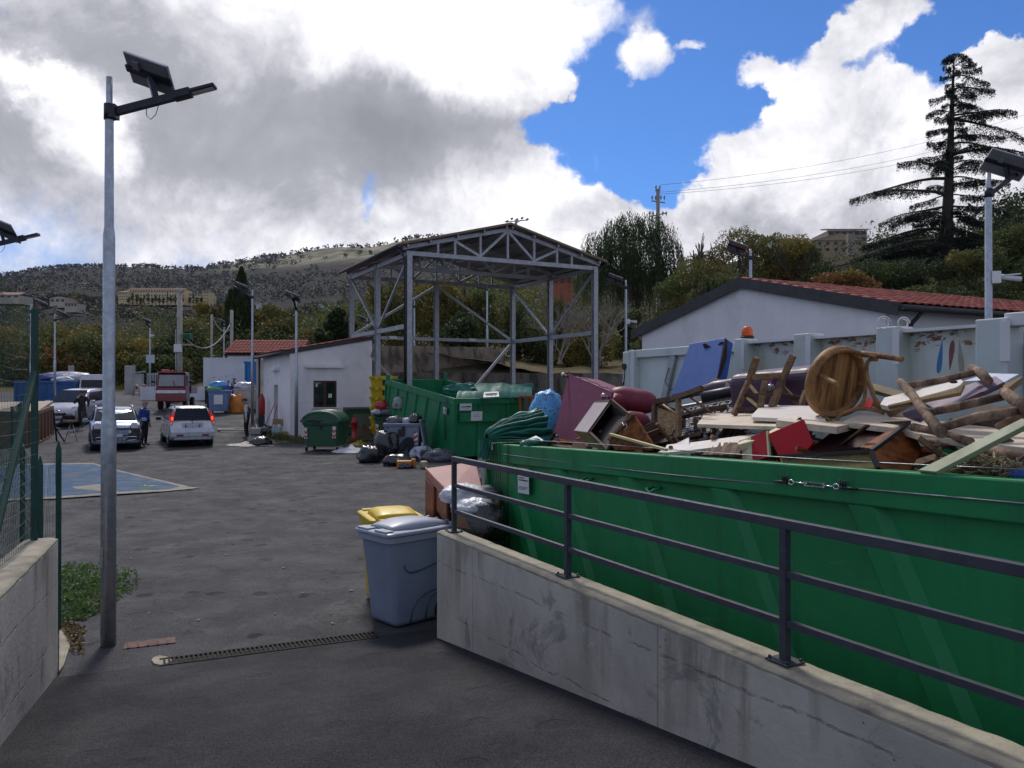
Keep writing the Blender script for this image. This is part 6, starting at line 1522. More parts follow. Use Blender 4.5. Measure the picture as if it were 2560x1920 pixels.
def big_bin(label, loc, yaw, m, ml, opened=False, dome=True, w=1.30, d=1.08, h=1.08, stick=True, group=None, vee=True):
    """four-wheeled container; -y is the face towards us"""
    t = thing('waste_container', label, 'waste container', loc, yaw, group)
    z0 = .17; base = rrect(w, d, .08)
    mb = MB(); secs = [sect(base, z0, .80, .82), sect(base, z0+.04, .83, .84), sect(base, z0+.45, .90, .90), sect(base, h-.12, .95, .95), sect(base, h-.10, 1.0, 1.0), sect(base, h-.02, 1.02, 1.02), sect(base, h, 1.0, 1.0)]
    if opened:
        secs += [sect(base, h, .93, .92), sect(base, h-.25, .88, .88)]
    mb.loft(secs, smooth=False); obj('body', mb, m, t, bevel=.012)
    for x in (-.42, .42):
        for y in (-.34, .34):
            mb = MB(); mb.bar((x*w, y*d, .19), (x*w+.02, y*d, .09), .05, .06); f = obj('castor', mb, GALV, t)
            obj('wheel', MB().cyl((x*w-.025, y*d, .085), (x*w+.025, y*d, .085), .085, n=14), RUB, f)
    for s in (-1, 1):
        mb = MB(); mb.cyl((s*w*.49, 0, h-.10), (s*(w*.5+.08), 0, h-.10), .028, n=10); obj('lifting_pin', mb, m, t)
    if dome:
        mb = MB(); secs = []; n = 14
        for y in (-d*.50, -d*.47, d*.47, d*.5):
            k = 1 if abs(y) < d*.49 else .96
            secs.append([(-w*.54*math.cos(math.pi*i/n)*k, y, h+.015+.40*math.sin(math.pi*i/n)*k) for i in range(n+1)]+[(-w*.5*math.cos(math.pi*(n-i)/n), y, h+.005+.34*math.sin(math.pi*(n-i)/n)) for i in range(n+1)])
        mb.loft(secs, smooth=False); lid = obj('lid', mb, ml, t)
        for y in np.linspace(-d*.36, d*.40, 6):
            mb = MB(); mb.tube([(-w*.545*math.cos(math.pi*i/n), y, h+.018+.405*math.sin(math.pi*i/n)) for i in range(1, n)], .016, 5); obj('lid_rib', mb, ml, lid)
        mb = MB(); mb.prism([(-w*.50*math.cos(math.pi*i/n), -d*.465, h+.34*math.sin(math.pi*i/n)) for i in range(n+1)], (0, .03, 0)); obj('end_panel', mb, m, t)
        mb = MB(); mb.prism([(-w*.50*math.cos(math.pi*i/n), d*.44, h+.34*math.sin(math.pi*i/n)) for i in range(n+1)], (0, .03, 0)); obj('end_panel', mb, m, t)
        for s in (-1, 1): mb = MB(); mb.bar((s*w*.5, -d*.53, h+.03), (s*w*.5, d*.5, h+.03), .10, .07); mb.bar((s*w*.40, -d*.53, h-.01), (s*w*.52, -d*.53, h+.06), .05, .10); obj('lid_edge', mb, m, lid, bevel=.01)
        mb = MB(); mb.tube([(-w*.34, -d*.5, h+.02), (-w*.2, -d*.52, h+.10), (0, -d*.525, h+.07), (w*.06, -d*.52, h-.10), (0, -d*.50, h-.22)], .03, 8); obj('lid_lever', mb, m, lid)
        obj('coupling', MB().box((-w*.12, -d*.5, h-.02), (.24, .06, .2)), BLK, t, bevel=.01)
    if stick:
        yf = -d*.5*.93
        sticker(t, -w*.43, .45, .11, .40, yf-.02, vee=vee, lean=-.015, flip=-1, n=5); sticker(t, w*.32, .48, .13, .42, yf-.02, vee=vee, lean=.015, n=5)
    return t
def gbase(px, py): return G(px, py)
big_bin('closed green waste container with a rounded lid in front of the white hut', gbase(808, 1128)+Vector((0, .4, 0)), R(-8), GREENP, GREENL, w=1.38, d=1.1, h=1.05)
gb = gbase(968, 1118)+Vector((.1, .9, 0))
big_bin('overfilled green waste container behind the grey one', gb, R(-6), GREENP, GREENL, w=1.30, d=1.0, h=1.12)
gg = gbase(1008, 1146)+Vector((0, .2, 0))
gt = big_bin('open grey waste container full of bags beside the mid skip', gg, R(-2), GREY2, GREY2, dome=False, opened=True, w=1.22, d=.95, h=1.16, vee=False)
mb = MB(); mb.box((.68, .0, .72), (.06, .9, 1.05), rot=Matrix.Rotation(R(-10), 3, 'Y')); mb.box((.60, 0, 1.24), (.08, .95, .09)); obj('lid', mb, GREY2, gt, bevel=.02)
obj('coupling', MB().box((0, -.485, .86), (.22, .03, .24)), BLK, gt, bevel=.01); obj('coupling_arm', MB().box((.06, -.49, .99), (.12, .03, .16)), BLK, gt, bevel=.01)
lb = thing('waste_container', 'green container leaning back behind the red hydrant', 'waste container', gbase(895, 1092)+Vector((0, .5, 0)), R(25))
mb = MB(); mb.prism([(-.6, 0, .1), (.55, 0, .1), (.68, 0, 1.15), (-.66, 0, 1.25)], (0, .5, 0)); obj('body', mb, GREENP, lb, bevel=.03); mb = MB(); mb.box((0, -.03, 1.2), (1.35, .12, .10)); mb.box((.15, -.02, .55), (.9, .03, .8)); obj('lid', mb, plastic('dull_green', (.10, .13, .11)), lb, bevel=.02)
# bags
def bagmat(name, c, r=.25, **k): return mat(name, c, r, bump=.02, bscale=9, var=.4, scale=4, **k)
BAGB = bagmat('black_bag', (.008, .008, .010), .22, spec=.8); BAGW = bagmat('white_bag', (.56, .57, .62), .35); BAGG = bagmat('grey_bag', (.10, .10, .12), .25)
def bag(label, c, r, m, seed=0, cat='bag', neck=True, name='rubbish_bag', squash=1.0):
    sd_ = Vector((seed*3.1, seed*1.7, seed*.9))
    def f(d):
        k = 1+.07*(1-2*abs(mnoise.noise(d*6+sd_)))+.20*mnoise.noise(d*1.7+sd_)+.10*mnoise.noise(d*4.5+sd_)+.05*abs(mnoise.noise(d*11+sd_))
        if neck and d.z > .8: k *= 1-(d.z-.8)*1.1
        if d.z < -.55: k *= .55/(-d.z)*1.0
        return k
    mb = MB(); mb.ball((0, 0, 0), r, 30, 22, f=f)
    if neck: mb.tube([(0, 0, r[2]*.72), (.02, 0, r[2]*.95), (.05, .02, r[2]*1.12)], [.05, .025, .07], 8)
    return top(name, mb, m, label, cat, loc=c, fix=True)
def gbag(label, px, py, r, m, seed, dy=0, dz=0, **k):
    p = G(px, py)+Vector((0, r[1]*.8+dy, 0)); p.z += r[2]*.55+dz; return bag(label, p, r, m, seed, **k)
gbag('shiny black rubbish bag at the left of the pile beside the grey container', 920, 1158, (.34, .30, .36), BAGB, 1)
gbag('big black rubbish bag slumped between the two containers', 962, 1150, (.42, .38, .62), BAGB, 2)
gbag('black bag lying at the foot of the grey container', 990, 1166, (.42, .26, .22), BAGB, 3, neck=False)
gbag('silver and black bag right of the grey container', 1052, 1152, (.34, .26, .32), bagmat('silver_bag', (.42, .46, .54), .25, dirt=(.02, .02, .03), damt=.95, dscale=2.2, dlo=.5, dhi=.55), 4)
gbag('dark grey crumpled bag farthest right in the pile', 1095, 1156, (.50, .3, .26), BAGG, 5, neck=False)
gbag('small crumpled dark bag under the lid of the grey container', 1012, 1172, (.22, .2, .12), BAGB, 16, neck=False)
for i, (x, y, z, r, m, lab) in enumerate(((-.30, 0, 1.22, (.26, .28, .16), BAGG, 'dark grey bag on the left in the open grey container'), (.10, -.1, 1.20, (.14, .18, .14), BAGW, 'small white bag in the middle of the open grey container'), (.38, 0, 1.25, (.22, .25, .2), BAGB, 'black bag on the right in the open grey container'))):
    bag(lab, gg+Vector((x, y, z)), r, m, 20+i, neck=False)
bag('red bag on top of the overfilled green container', gb+Vector((-.38, -.3, 1.55)), (.27, .22, .20), mat('red_bag', (.45, .012, .02), .35, bump=.02, bscale=8), 30)
bag('white cloth hanging from the overfilled green container', gb+Vector((-.58, -.45, 1.30)), (.20, .15, .12), BAGW, 31, neck=False, name='cloth', cat='cloth')
bag('dark bag squeezed under the lid of the overfilled green container', gb+Vector((-.05, -.5, 1.30)), (.35, .2, .16), BAGG, 32, neck=False)
bag('clear bag with cans behind the overfilled green container', P(1003, 1010, 29.6), (.32, .3, .34), bagmat('clear_bag', (.28, .33, .32), .2, dirt=(.04, .05, .05), damt=.9, dscale=6), 33, name='rubbish_bag')
# black garment over the grey container's foot
mb = MB(); vs = []
pth = [(-.45, .02, 8), (-.30, .20, 0), (-.12, .52, 0), (0, .64, 0), (.15, .62, 0), (.22, .40, 0), (.24, .02, 0)]
mb.prism([(-.50, -.56, .0), (-.30, -.52, .28), (-.05, -.52, .62), (.10, -.53, .70), (.28, -.53, .64), (.32, -.56, .0), (.12, -.58, .0), (.08, -.56, .42), (-.05, -.56, .25), (-.20, -.58, .02)], (0, .09, 0)); obj_ = top('garment', mb, mat('black_cloth', (.012, .012, .018), .8, bump=.01, bscale=10), 'black garment hanging over the front of the grey container', 'garment', bevel=.02, loc=gg+Vector((.1, 0, .03)))
# small litter
def litter(label, px, py, size, m, name='litter', cat='litter', rz=0, bevel=.01, dz=0):
    p = G(px, py); p.z += size[2]/2+.004+dz; o = top(name, MB().box((0, 0, 0), size), m, label, cat, bevel=bevel, loc=p, seg=2); o.rotation_euler = (0, 0, rz); return o
YOR = mat('orange_plastic_box', (.50, .17, .02), .5, scale=5)
litter('orange plastic tub upside down in front of the bags', 1011, 1170, (.44, .30, .22), YOR, 'tub', 'tub', .1, .03)
litter('small orange box tilted beside the orange tub', 1034, 1169, (.12, .2, .26), YOR, 'box', 'box', .3, .02)
litter('white and brown paint pot beside the bags', 1060, 1171, (.22, .22, .22), mat('paint_pot', (.42, .36, .28), .5, col2=(.25, .14, .06), scale=9), 'pot', 'pot', .4, .06)
def heapcloth(label, px, py, rx, ry, h, m, seed, name='cloth', cat='cloth', amp=1.0):
    p = G(px, py); mb = MB(); vs = []; nr, na = 10, 36
    for i in range(nr+1):
        for j in range(na):
            a = 2*math.pi*j/na; f = i/nr; d = Vector((math.cos(a), math.sin(a), 0)); k = 1+.38*mnoise.noise(d*1.6+Vector((seed, 0, 0)))+.18*mnoise.noise(d*5+Vector((seed, 3, 0)))
            z = h*(1-f**1.4)*(.6+.5*mnoise.noise(Vector((d.x*f*3, d.y*f*3, seed)))*2*amp)+.01
            vs.append((d.x*rx*f*k, d.y*ry*f*k, max(.004, z) if f < 1 else .003))
    mb.add(vs, [(i*na+j, i*na+(j+1) % na, (i+1)*na+(j+1) % na, (i+1)*na+j) for i in range(nr) for j in range(na)], 0, True)
    return top(name, mb, m, label, cat, loc=p, fix=False)
WC = mat('white_cloth', (.60, .60, .64), .85, col2=(.45, .45, .50), scale=7)
heapcloth('crumpled white sheet lying on the asphalt left of the black bags', 873, 1128, .75, .8, .22, WC, 3)
heapcloth('dirty yellow cloth on the ground between the containers', 900, 1112, .32, .4, .22, mat('yellow_cloth', (.33, .26, .03), .85, col2=(.2, .15, .03), scale=6), 5)
heapcloth('pile of brown cardboard and rags behind the red hydrant', 915, 1098, .9, .9, .62, mat('brown_rags', (.11, .075, .045), .9, col2=(.05, .035, .025), scale=3), 6, 'rags', 'rubbish')
heapcloth('scattered white paper waste on the asphalt by the man with the cap', 622, 1113, .85, .6, .16, mat('paper_waste', (.55, .52, .50), .85, col2=(.25, .2, .16), scale=12), 8, 'paper_waste', 'rubbish')
gbag('small black bag on the ground by the scattered paper', 647, 1115, (.42, .3, .22), BAGB, 41, neck=False)
heapcloth('thin patch of grass and weeds along the foot of the hut', 690, 1106, .9, .8, .10, G_MD, 9, 'weeds', 'weeds')['kind'] = 'stuff'
litter('blue tray on the ground right of the closed green container', 853, 1102, (.42, .3, .16), mat('blue_tray', (.02, .05, .20), .5), 'tray', 'tray')
random.seed(77)
flakes = MB()
for i in range(70):
    px, py = rnd(160, 1050), rnd(1110, 1560); p = G(px, py); s = rnd(.012, .045); a = rnd(0, 3); flakes.box(p+Vector((0, 0, .012)), (s, s*rnd(.4, 1), .006), rot=a)
for i in range(70):
    px, py = rnd(560, 1080), rnd(1100, 1190); p = G(px, py); s = rnd(.02, .09); flakes.box(p+Vector((0, 0, .014)), (s, s*rnd(.3, 1), .01), rot=rnd(0, 3))
tag(top('paper_scraps', flakes, mat('scrap_pale', (.30, .28, .25), .9, col2=(.12, .11, .09), scale=3), 'tiny pale scraps of paper and grit strewn over the asphalt yard', 'litter', fix=False), kind='stuff')
# hydrant
def hydrant():
    t = thing('hydrant', 'red fire hydrant pillar in front of the rubbish heap', 'hydrant', G(886, 1104))
    RP = paint('hydrant_red', (.36, .018, .015)); mb = MB(); mb.tube([(0, 0, 0), (0, 0, .12), (0, 0, .13), (0, 0, .72), (0, 0, .74), (0, 0, .80), (0, 0, .86), (0, 0, .95), (0, 0, 1.0)], [.16, .16, .105, .105, .14, .14, .10, .08, .02], 16); obj('body', mb, RP, t)
    for s in (-1, 1): obj('outlet', MB().cyl((s*.08, 0, .62), (s*.19, 0, .62), .05, n=12), RP, t)
    obj('cap', MB().cyl((0, 0, .98), (0, 0, 1.06), .045, n=6), RP, t)
hydrant()
t = thing('fire_extinguisher', 'red fire hose cylinder on the pillar behind the man with the cap', 'extinguisher', G(650, 1068)+Vector((0, .3, 0))); mb = MB(); mb.tube([(0, 0, .55), (0, 0, .6), (0, 0, 1.25), (0, 0, 1.4), (0, 0, 1.5)], [.1, .14, .14, .10, .03], 14); obj('body', mb, MATS['hydrant_red'], t); obj('valve', MB().box((0, 0, 1.5), (.12, .05, .06)), BLK, t); obj('stand', MB().box((0, 0, .27), (.2, .2, .55)), DKM, t)
# things round the hut
def crate(label, loc, yaw, m, w=.46, d=.32, h=.24, n=3):
    t = thing('crate', label, 'crate', loc, yaw)
    for i in range(n):
        z = .04+i*(h-.03)/n+.02
        for s in (-1, 1): obj('slat', MB().box((0, s*d/2, z), (w, .012, (h/n)*.7)), m, t); obj('slat', MB().box((s*w/2, 0, z), (.012, d-.012, (h/n)*.7)), m, t)
    for sx in (-1, 1):
        for sy in (-1, 1): obj('corner_post', MB().box((sx*(w/2-.02), sy*(d/2-.02), h/2), (.025, .025, h)), m, t)
    obj('base', MB().box((0, 0, .02), (w-.02, d-.02, .012)), m, t); return t
LW = wood('pale_crate_wood', (.42, .29, .15), (.32, .21, .10), .8)
c1_ = G(712, 1092); crate('pale wooden crate on the ground at the corner of the hut', c1_+Vector((0, -.1, .0)), .1, LW, w=.5)
crate('pale wooden crate on top of the bottle pack by the hut door', G(698, 1085)+Vector((0, 0, .42)), -.1, LW)
litter('pack of blue labelled bottles under the upper crate', 692, 1091, (.36, .3, .40), mat('bottle_pack', (.18, .30, .36), .25, col2=(.45, .5, .5), scale=14), 'bottle_pack', 'bottles')
gbag('black bag leaning on the hut beside the door', 667, 1088, (.34, .26, .24), BAGB, 44, neck=False)
litter('white plastic crate on the asphalt by the hut', 645, 1086, (.55, .42, .28), mat('dirty_white', (.40, .40, .38), .6), 'plastic_crate', 'crate', .2, .03)
mb = MB(); h_ = G(590, 1075); mb.tube([h_+Vector((math.cos(a)*.95*(1+.05*k)+.2, math.sin(a)*.75, .03+.01*k)) for k in range(2) for a in np.linspace(0, 5.8, 18)]+[G(640, 1062)+Vector((0, 0, .05))], .022, 6)
top('hose', mb, mat('pale_hose', (.40, .38, .33), .6), 'pale hose coiled on the asphalt behind the man with the cap', 'hose')
t = thing('hand_truck', 'dark hand truck leaning with a red frame by the hut wall', 'hand truck', G(668, 1086)+Vector((0, .2, 0))); mb = MB(); mb.tube([(-.25, 0, .12), (.2, .25, 1.35)], .018, 6); mb.tube([(.1, 0, .12), (.3, .28, 1.3)], .018, 6); obj('frame', mb, MATS['hydrant_red'], t); obj('base_plate', MB().box((-.1, -.1, .1), (.8, .3, .03)), DKM, t)
# bins by the white wall
GB = plastic('blue_grey_bin', (.13, .20, .36))
t = big_bin('blue grey container heaped with bags by the white wall', G(540, 1036)+Vector((0, .6, 0)), R(6), GB, GB, dome=False, opened=True, stick=False, w=1.1, d=.9, h=1.28)
obj('notice', MB().box((.02, -.45, .78), (.46, .01, .5)), PAPER, t)
bb = t.location
bag('blue rubbish bag on the blue grey container', bb+Vector((-.1, 0, 1.5)), (.42, .4, .30), mat('blue_bag', (.03, .20, .50), .3, col2=(.08, .3, .6), scale=5, bump=.02, bscale=8), 51)
bag('green rubbish bag on the blue grey container', bb+Vector((-.2, -.3, 1.35)), (.4, .2, .14), mat('lime_bag', (.20, .42, .18), .35, bump=.02, bscale=8), 52, neck=False)
t = big_bin('pale grey container filled with white bags by the blue skip', G(603, 1031)+Vector((0, .9, 0)), R(4), plastic('pale_grey_bin', (.42, .42, .40)), GREY2, dome=False, opened=True, stick=False, w=1.25, d=1.0, h=1.28)
bag('white rubbish bag on top of the pale grey container', t.location+Vector((-.1, 0, 1.42)), (.52, .4, .26), BAGW, 53)
gbag('orange printed bag standing before the pale grey container', 589, 1033, (.42, .22, .68), mat('orange_bag', (.62, .19, .02), .35, bump=.02, bscale=8, dirt=(.35, .28, .16), damt=.8, dscale=3, dlo=.6, dhi=.64), 54)
gbag('white woven bag leaning left of the orange bag', 573, 1032, (.36, .22, .70), BAGW, 55)
gbag('dark blue rubbish bag squeezed between the two containers', 566, 1022, (.25, .22, .95), mat('dark_blue_bag', (.02, .02, .24), .3, bump=.02, bscale=8), 56)
litter('black open lid standing left of the blue grey container', 519, 1020, (.12, .7, 1.25), BLK, 'bin_lid', 'lid', .1, .03)
# blue skip/container with diagonal braces
def blue_cont():
    b = G(590, 1024)+Vector((0, 1.5, 0)); BP = paint('container_blue', (.012, .16, .46))
    t = thing('container', 'tall blue steel container behind the pale grey bin', 'container', b, R(-3)); W_, H_ = 2.3, 2.75
    obj('end_wall', MB().box((W_/2, 0, H_/2), (W_, .06, H_)), BP, t); obj('side_wall', MB().box((0.03, 2.5, H_/2), (.06, 4.9, H_)), BP, t); obj('side_wall', MB().box((W_-.03, 2.5, H_/2), (.06, 4.9, H_)), BP, t)
    for x in (.05, W_/3, W_*2/3, W_-.05): obj('rib', MB().box((x, -.06, H_/2), (.08, .06, H_)), BP, t)
    for z in (.1, H_-.06): obj('rail', MB().box((W_/2, -.06, z), (W_+.1, .07, .12)), BP, t)
    mb = MB(); mb.bar((.5, -.11, .9), (1.0, -.11, 1.5), .05, .05); mb.bar((1.0, -.11, 1.5), (1.6, -.11, .9), .05, .05); obj('diagonal_brace', mb, BP, t)
    obj('notice', MB().box((1.35, -.10, 1.2), (.3, .01, .25)), PAPER, t)
blue_cont()
litter('white door panel leaning beside the blue container', 576, 1010, (.35, .06, 1.9), MATS['whitewash'], 'door_panel', 'panel', .1, .01)
# yellow stack between hut and canopy
ys = P(958, 1030, 33.5); ys.z = .3
for i in range(6):
    t = thing('stacked_bin', ['lowest', 'second lowest', 'third', 'fourth', 'fifth', 'topmost'][i]+' yellow bin body of the stack between the hut and the canopy', 'bin', ys+Vector((0, 0, .15+i*.42)), R(12), 'nested yellow bins')
    mb = MB(); base = rrect(1.15, 1.0, .08); mb.loft([sect(base, 0, .82, .82), sect(base, .30, .93, .93), sect(base, .31, 1, 1), sect(base, .40, 1.02, 1.02)], smooth=False); obj('body', mb, YELP, t, bevel=.01)
    mb = MB()
    for k in range(3): obj('lug', MB().box((-.3+k*.3, -.53, .34), (.14, .06, .16)), YELP, t)
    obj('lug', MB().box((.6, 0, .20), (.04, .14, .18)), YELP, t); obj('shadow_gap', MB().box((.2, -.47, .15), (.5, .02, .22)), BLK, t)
# orange cage trolley and dark machine behind the skips
def cage():
    OR = paint('cage_orange', (.38, .06, .02)); c = P(1355, 1040, 26); c.z = .3
    t = thing('cage_trolley', 'orange wire cage trolley behind the mid skip', 'trolley', c, SITE)
    for x in (-.6, .6):
        for y in (-.4, .4): obj('post', MB().box((x, y, .95), (.06, .06, 1.9)), OR, t)
    for z in (.15, .8, 1.35, 1.9): mb = MB(); [mb.bar((-.6, y, z), (.6, y, z), .05, .05) for y in (-.4, .4)]; [mb.bar((x, -.4, z), (x, .4, z), .05, .05) for x in (-.6, .6)]; obj('hoop', mb, OR, t)
    mb = MB(); [mb.bar((-.6+i*.12, -.41, .15), (-.6+i*.12, -.41, 1.9), .012, .012) for i in range(11)]; obj('wire_grid', mb, OR, t)
    random.seed(4)
    for i in range(6): bag(['dark lumpy sack', 'black sack', 'grey sack', 'dull bundle', 'dark parcel', 'brown bundle'][i]+' piled '+['left', 'right', 'high', 'low', 'front', 'back'][i]+' inside the orange cage trolley', c+Vector((rnd(-.5, .5), rnd(-.2, .2), .35+i*.26)), (.3, .28, .2), (BAGB, BAGG, DKM)[i % 3], 60+i, neck=False, name='bundle')
cage()
litter('yellow tub behind the orange cage', 1338, 1075, (.6, .4, .5), YELP, 'tub', 'tub', .1, .04, dz=.35)
# things behind the near bins
LEAB = mat('brown_leather', (.20, .062, .035), .5, col2=(.15, .045, .026), scale=3, bump=.001, bscale=90); LEAT = mat('pink_brown_leather', (.37, .15, .115), .45, col2=(.32, .125, .095), scale=2, bump=.001, bscale=90)
def brown_sofa():
    A, B, C, D_ = P(1064, 1170, 9.7), P(1190, 1152, 10.3), P(1206, 1218, 9.35), P(1119, 1230, 8.95)
    t = thing('sofa', 'brown leather sofa standing on its end between the bins and the skip', 'sofa', A); inv = Matrix.Translation(-t.location)
    a, b, c, d = [inv @ q for q in (A, B, C, D_)]
    n = (b-a).cross(d-a).normalized(); n = n if n.z < 0 else -n
    obj('back_panel', MB().prism([a, b, c, d], n*.10), LEAT, t, bevel=.015)
    H_ = Vector((0, 0, -1.36))
    m1 = a.lerp(d, .42); e = (b-a)
    obj('backrest', MB().prism([a+n*.1, m1+n*.1, m1+e*.95+n*.1, b+n*.1], H_), LEAB, t, bevel=.03)
    obj('seat', MB().prism([m1+n*.10+Vector((.03, 0, 0)), d+n*.10, d+e*.60+n*.10, m1+e*.60+n*.10+Vector((.03, 0, 0))], Vector((0, 0, -.30))), LEAB, t, bevel=.03)
    mb = MB(); mb.tube([a+n*-.005, a.lerp(d, .5)-n*.005, d-n*.005], .009, 6); mb.tube([d, c], .009, 6); obj('seam', mb, mat('pale_piping', (.50, .24, .18), .6), t)
    mb = MB()
    for i in range(5): mb.bar(m1+Vector((.06, -.02, -.42-i*.09)), m1+Vector((.50, -.05, -.45-i*.09)), .015, .02)
    for i in range(5): mb.bar(m1+Vector((.08+i*.09, -.03, -.38)), m1+Vector((.08+i*.09, -.03, -.9)), .015, .02)
    obj('slat_grid', mb, WDARK, t)
brown_sofa()
plank('board', 'flat grey board leaning on the far corner of the big skip', 'board', [P(1194, 1143, 10.8), P(1232, 1130, 10.8), P(1240, 1240, 10.3), P(1214, 1240, 10.3)], .04, mat('slate_grey', (.15, .15, .175), .6, scale=2))
bag('big white plastic bag on the rubbish beside the brown sofa', P(1160, 1238, 9.0), (.26, .22, .12), BAGW, 71, neck=False)
bag('crumpled white bag spilling down behind the railing post', P(1182, 1268, 8.8), (.24, .2, .11), BAGW, 72, neck=False)
bag('grey cushion bag against the skip corner', P(1218, 1232, 9.3), (.16, .14, .08), mat('grey_cushion', (.10, .11, .12), .8), 73, neck=False)
bag('bag with yellow and blue pattern against the skip corner', P(1222, 1268, 9.2), (.16, .14, .13), mat('pattern_cloth', (.03, .05, .12), .8, col2=(.30, .22, .05), scale=18, dirt=(.02, .02, .03), damt=.8, dscale=12), 74, neck=False)
bag('black rubbish bag low behind the concrete wall', P(1208, 1318, 8.7), (.26, .2, .24), BAGB, 75, neck=False)
plank('cardboard', 'bent brown cardboard sheet behind the first railing post', 'cardboard', [P(1140, 1280, 8.6), P(1180, 1298, 8.6), P(1178, 1322, 8.5), P(1136, 1318, 8.5)], .03, mat('cardboard', (.18, .105, .06), .85, col2=(.12, .07, .04), scale=5))
plank('cardboard', 'pinkish cardboard flap lying over the black bag', 'cardboard', [P(1180, 1298, 8.62), P(1212, 1284, 8.7), P(1192, 1322, 8.6), P(1172, 1325, 8.5)], .03, mat('pink_card', (.26, .17, .135), .85, scale=5))
# ---------------------------------------------------------------- vehicles
def carpaint(name, c): return mat(name, c, .28, .35, col2=tuple(x*.92 for x in c), scale=1, coat=.6, rvar=.05, dirt=(.12, .11, .10), damt=.25, dscale=2)
CARG = mat('car_glass', (.010, .014, .022), .12, spec=.35, rvar=.03)
CHROME = mat('chrome', (.6, .6, .62), .15, .95)
HEADL = mat('headlight_glass', (.70, .70, .74), .12, coat=.6, scale=14)
REDL = mat('tail_lamp', (.35, .01, .01), .2, coat=.5, emit=(1, .06, .03, .12)); REDLIT = mat('lit_brake_lamp', (.6, .05, .02), .3, emit=(1, .07, .03, 1.3)); REFL = mat('rear_reflector', (.16, .012, .03), .3)
PLATEW = mat('plate_white', (.60, .61, .62), .4, scale=6); PLATEB = mat('plate_blue', (.01, .04, .25), .4)
def text3(s, par, size, M, m, name='lettering', ext=.001):
    cu = bpy.data.curves.new(name, 'FONT'); cu.body = s; cu.size = size; cu.extrude = ext; cu.align_x = 'CENTER'; cu.align_y = 'CENTER'; cu.resolution_u = 2
    o = bpy.data.objects.new(name, cu); COL.objects.link(o); bpy.context.view_layer.update()
    me = bpy.data.meshes.new_from_object(o.evaluated_get(bpy.context.evaluated_depsgraph_get())); bpy.data.objects.remove(o)
    me.materials.clear(); me.materials.append(m); o = bpy.data.objects.new(name, me); COL.objects.link(o); o.matrix_local = M; o.parent = par; o.matrix_local = M
    return o
def face_M(loc, n):
    """matrix whose local x,y span a plate facing direction n (unit, horizontal-ish), y up"""
    n = Vector(n).normalized(); x = Vector((0, 0, 1)).cross(n).normalized(); y = n.cross(x)
    M = Matrix((x, y, n)).transposed().to_4x4(); M.translation = Vector(loc); return M
def wheel(par, c, r, w, hubm):
    s = 1 if c[1] > 0 else -1
    mb = MB(); mb.tube([(c[0], c[1]-s*w/2, c[2]), (c[0], c[1]-s*w*.42, c[2]), (c[0], c[1]+s*w*.42, c[2]), (c[0], c[1]+s*w/2, c[2])], [r*.93, r, r, r*.93], 24); wh = obj('wheel', mb, RUB, par)
    mb = MB(); y = c[1]+s*w*.5; mb.cyl((c[0], y-s*.01, c[2]), (c[0], y+s*.006, c[2]), r*.62, n=20)
    for k in range(5): a = k*1.2566; mb.bar((c[0], y+s*.01, c[2]), (c[0]+math.cos(a)*r*.58, y+s*.008, c[2]+math.sin(a)*r*.58), .05, .02)
    obj('rim', mb, hubm, wh)
def car(label, loc, yaw, m, L, Wd, H, prof, glass, wb, wr=.31, name='car', cat='car', lower=None, tilt=0):
    """local +x = front. prof: stations (x, z_belt/hood, half width at belt, z_roof or None, half width at roof)"""
    t = thing(name, label, cat, loc, 0); t.rotation_euler = (0, -tilt, yaw)
    mb = MB(); secs = []
    for (x, zb, hb, zr, hr, zl) in prof:
        zr = zr if zr else zb+.004; hr = hr if hr else hb*.90
        hb2 = hb
        half = [(hb*.86, zl), (hb*.985, zl+.06), (hb, zl+(zb-zl)*.35), (hb*1.0, zl+(zb-zl)*.70), (hb*.965, zb-.015), (hb*.94, zb), (hr+.5*max(0, hb*.93-hr)*.35, zb+(zr-zb)*.62), (hr, zr-.035*(zr > zb+.1)), (hr*.93, zr), (hr*.5, zr+.012), (0, zr+.016)]
        sec = [(x, y, z) for y, z in half]+[(x, -y, z) for y, z in half[::-1][1:]]
        secs.append(sec)
    mb.loft(secs, smooth=True, closed=True, caps=True)
    obj('body', mb, m, t, bevel=0)
    if lower:
        pass
    for x in wb:
        for s in (-1, 1):
            mb = MB(); mb.cyl((x, s*(Wd/2-.30), wr), (x, s*(Wd/2-.004), wr), wr+.055, n=24); obj('wheel_arch', mb, BLK, t)
            wheel(t, (x, s*(Wd/2-.105), wr), wr, .19, ALU)
    for nm, poly, m_, d in glass: obj(nm, MB().prism(poly, d), m_, t, bevel=0)
    return t
def mirror(t, x, y, z, m):
    s = 1 if y > 0 else -1; mb = MB(); mb.box((x, y+s*.10, z), (.10, .19, .14)); mb.box((x, y, z-.03), (.05, .1, .05)); obj('mirror', mb, m, t, bevel=.03, seg=3)
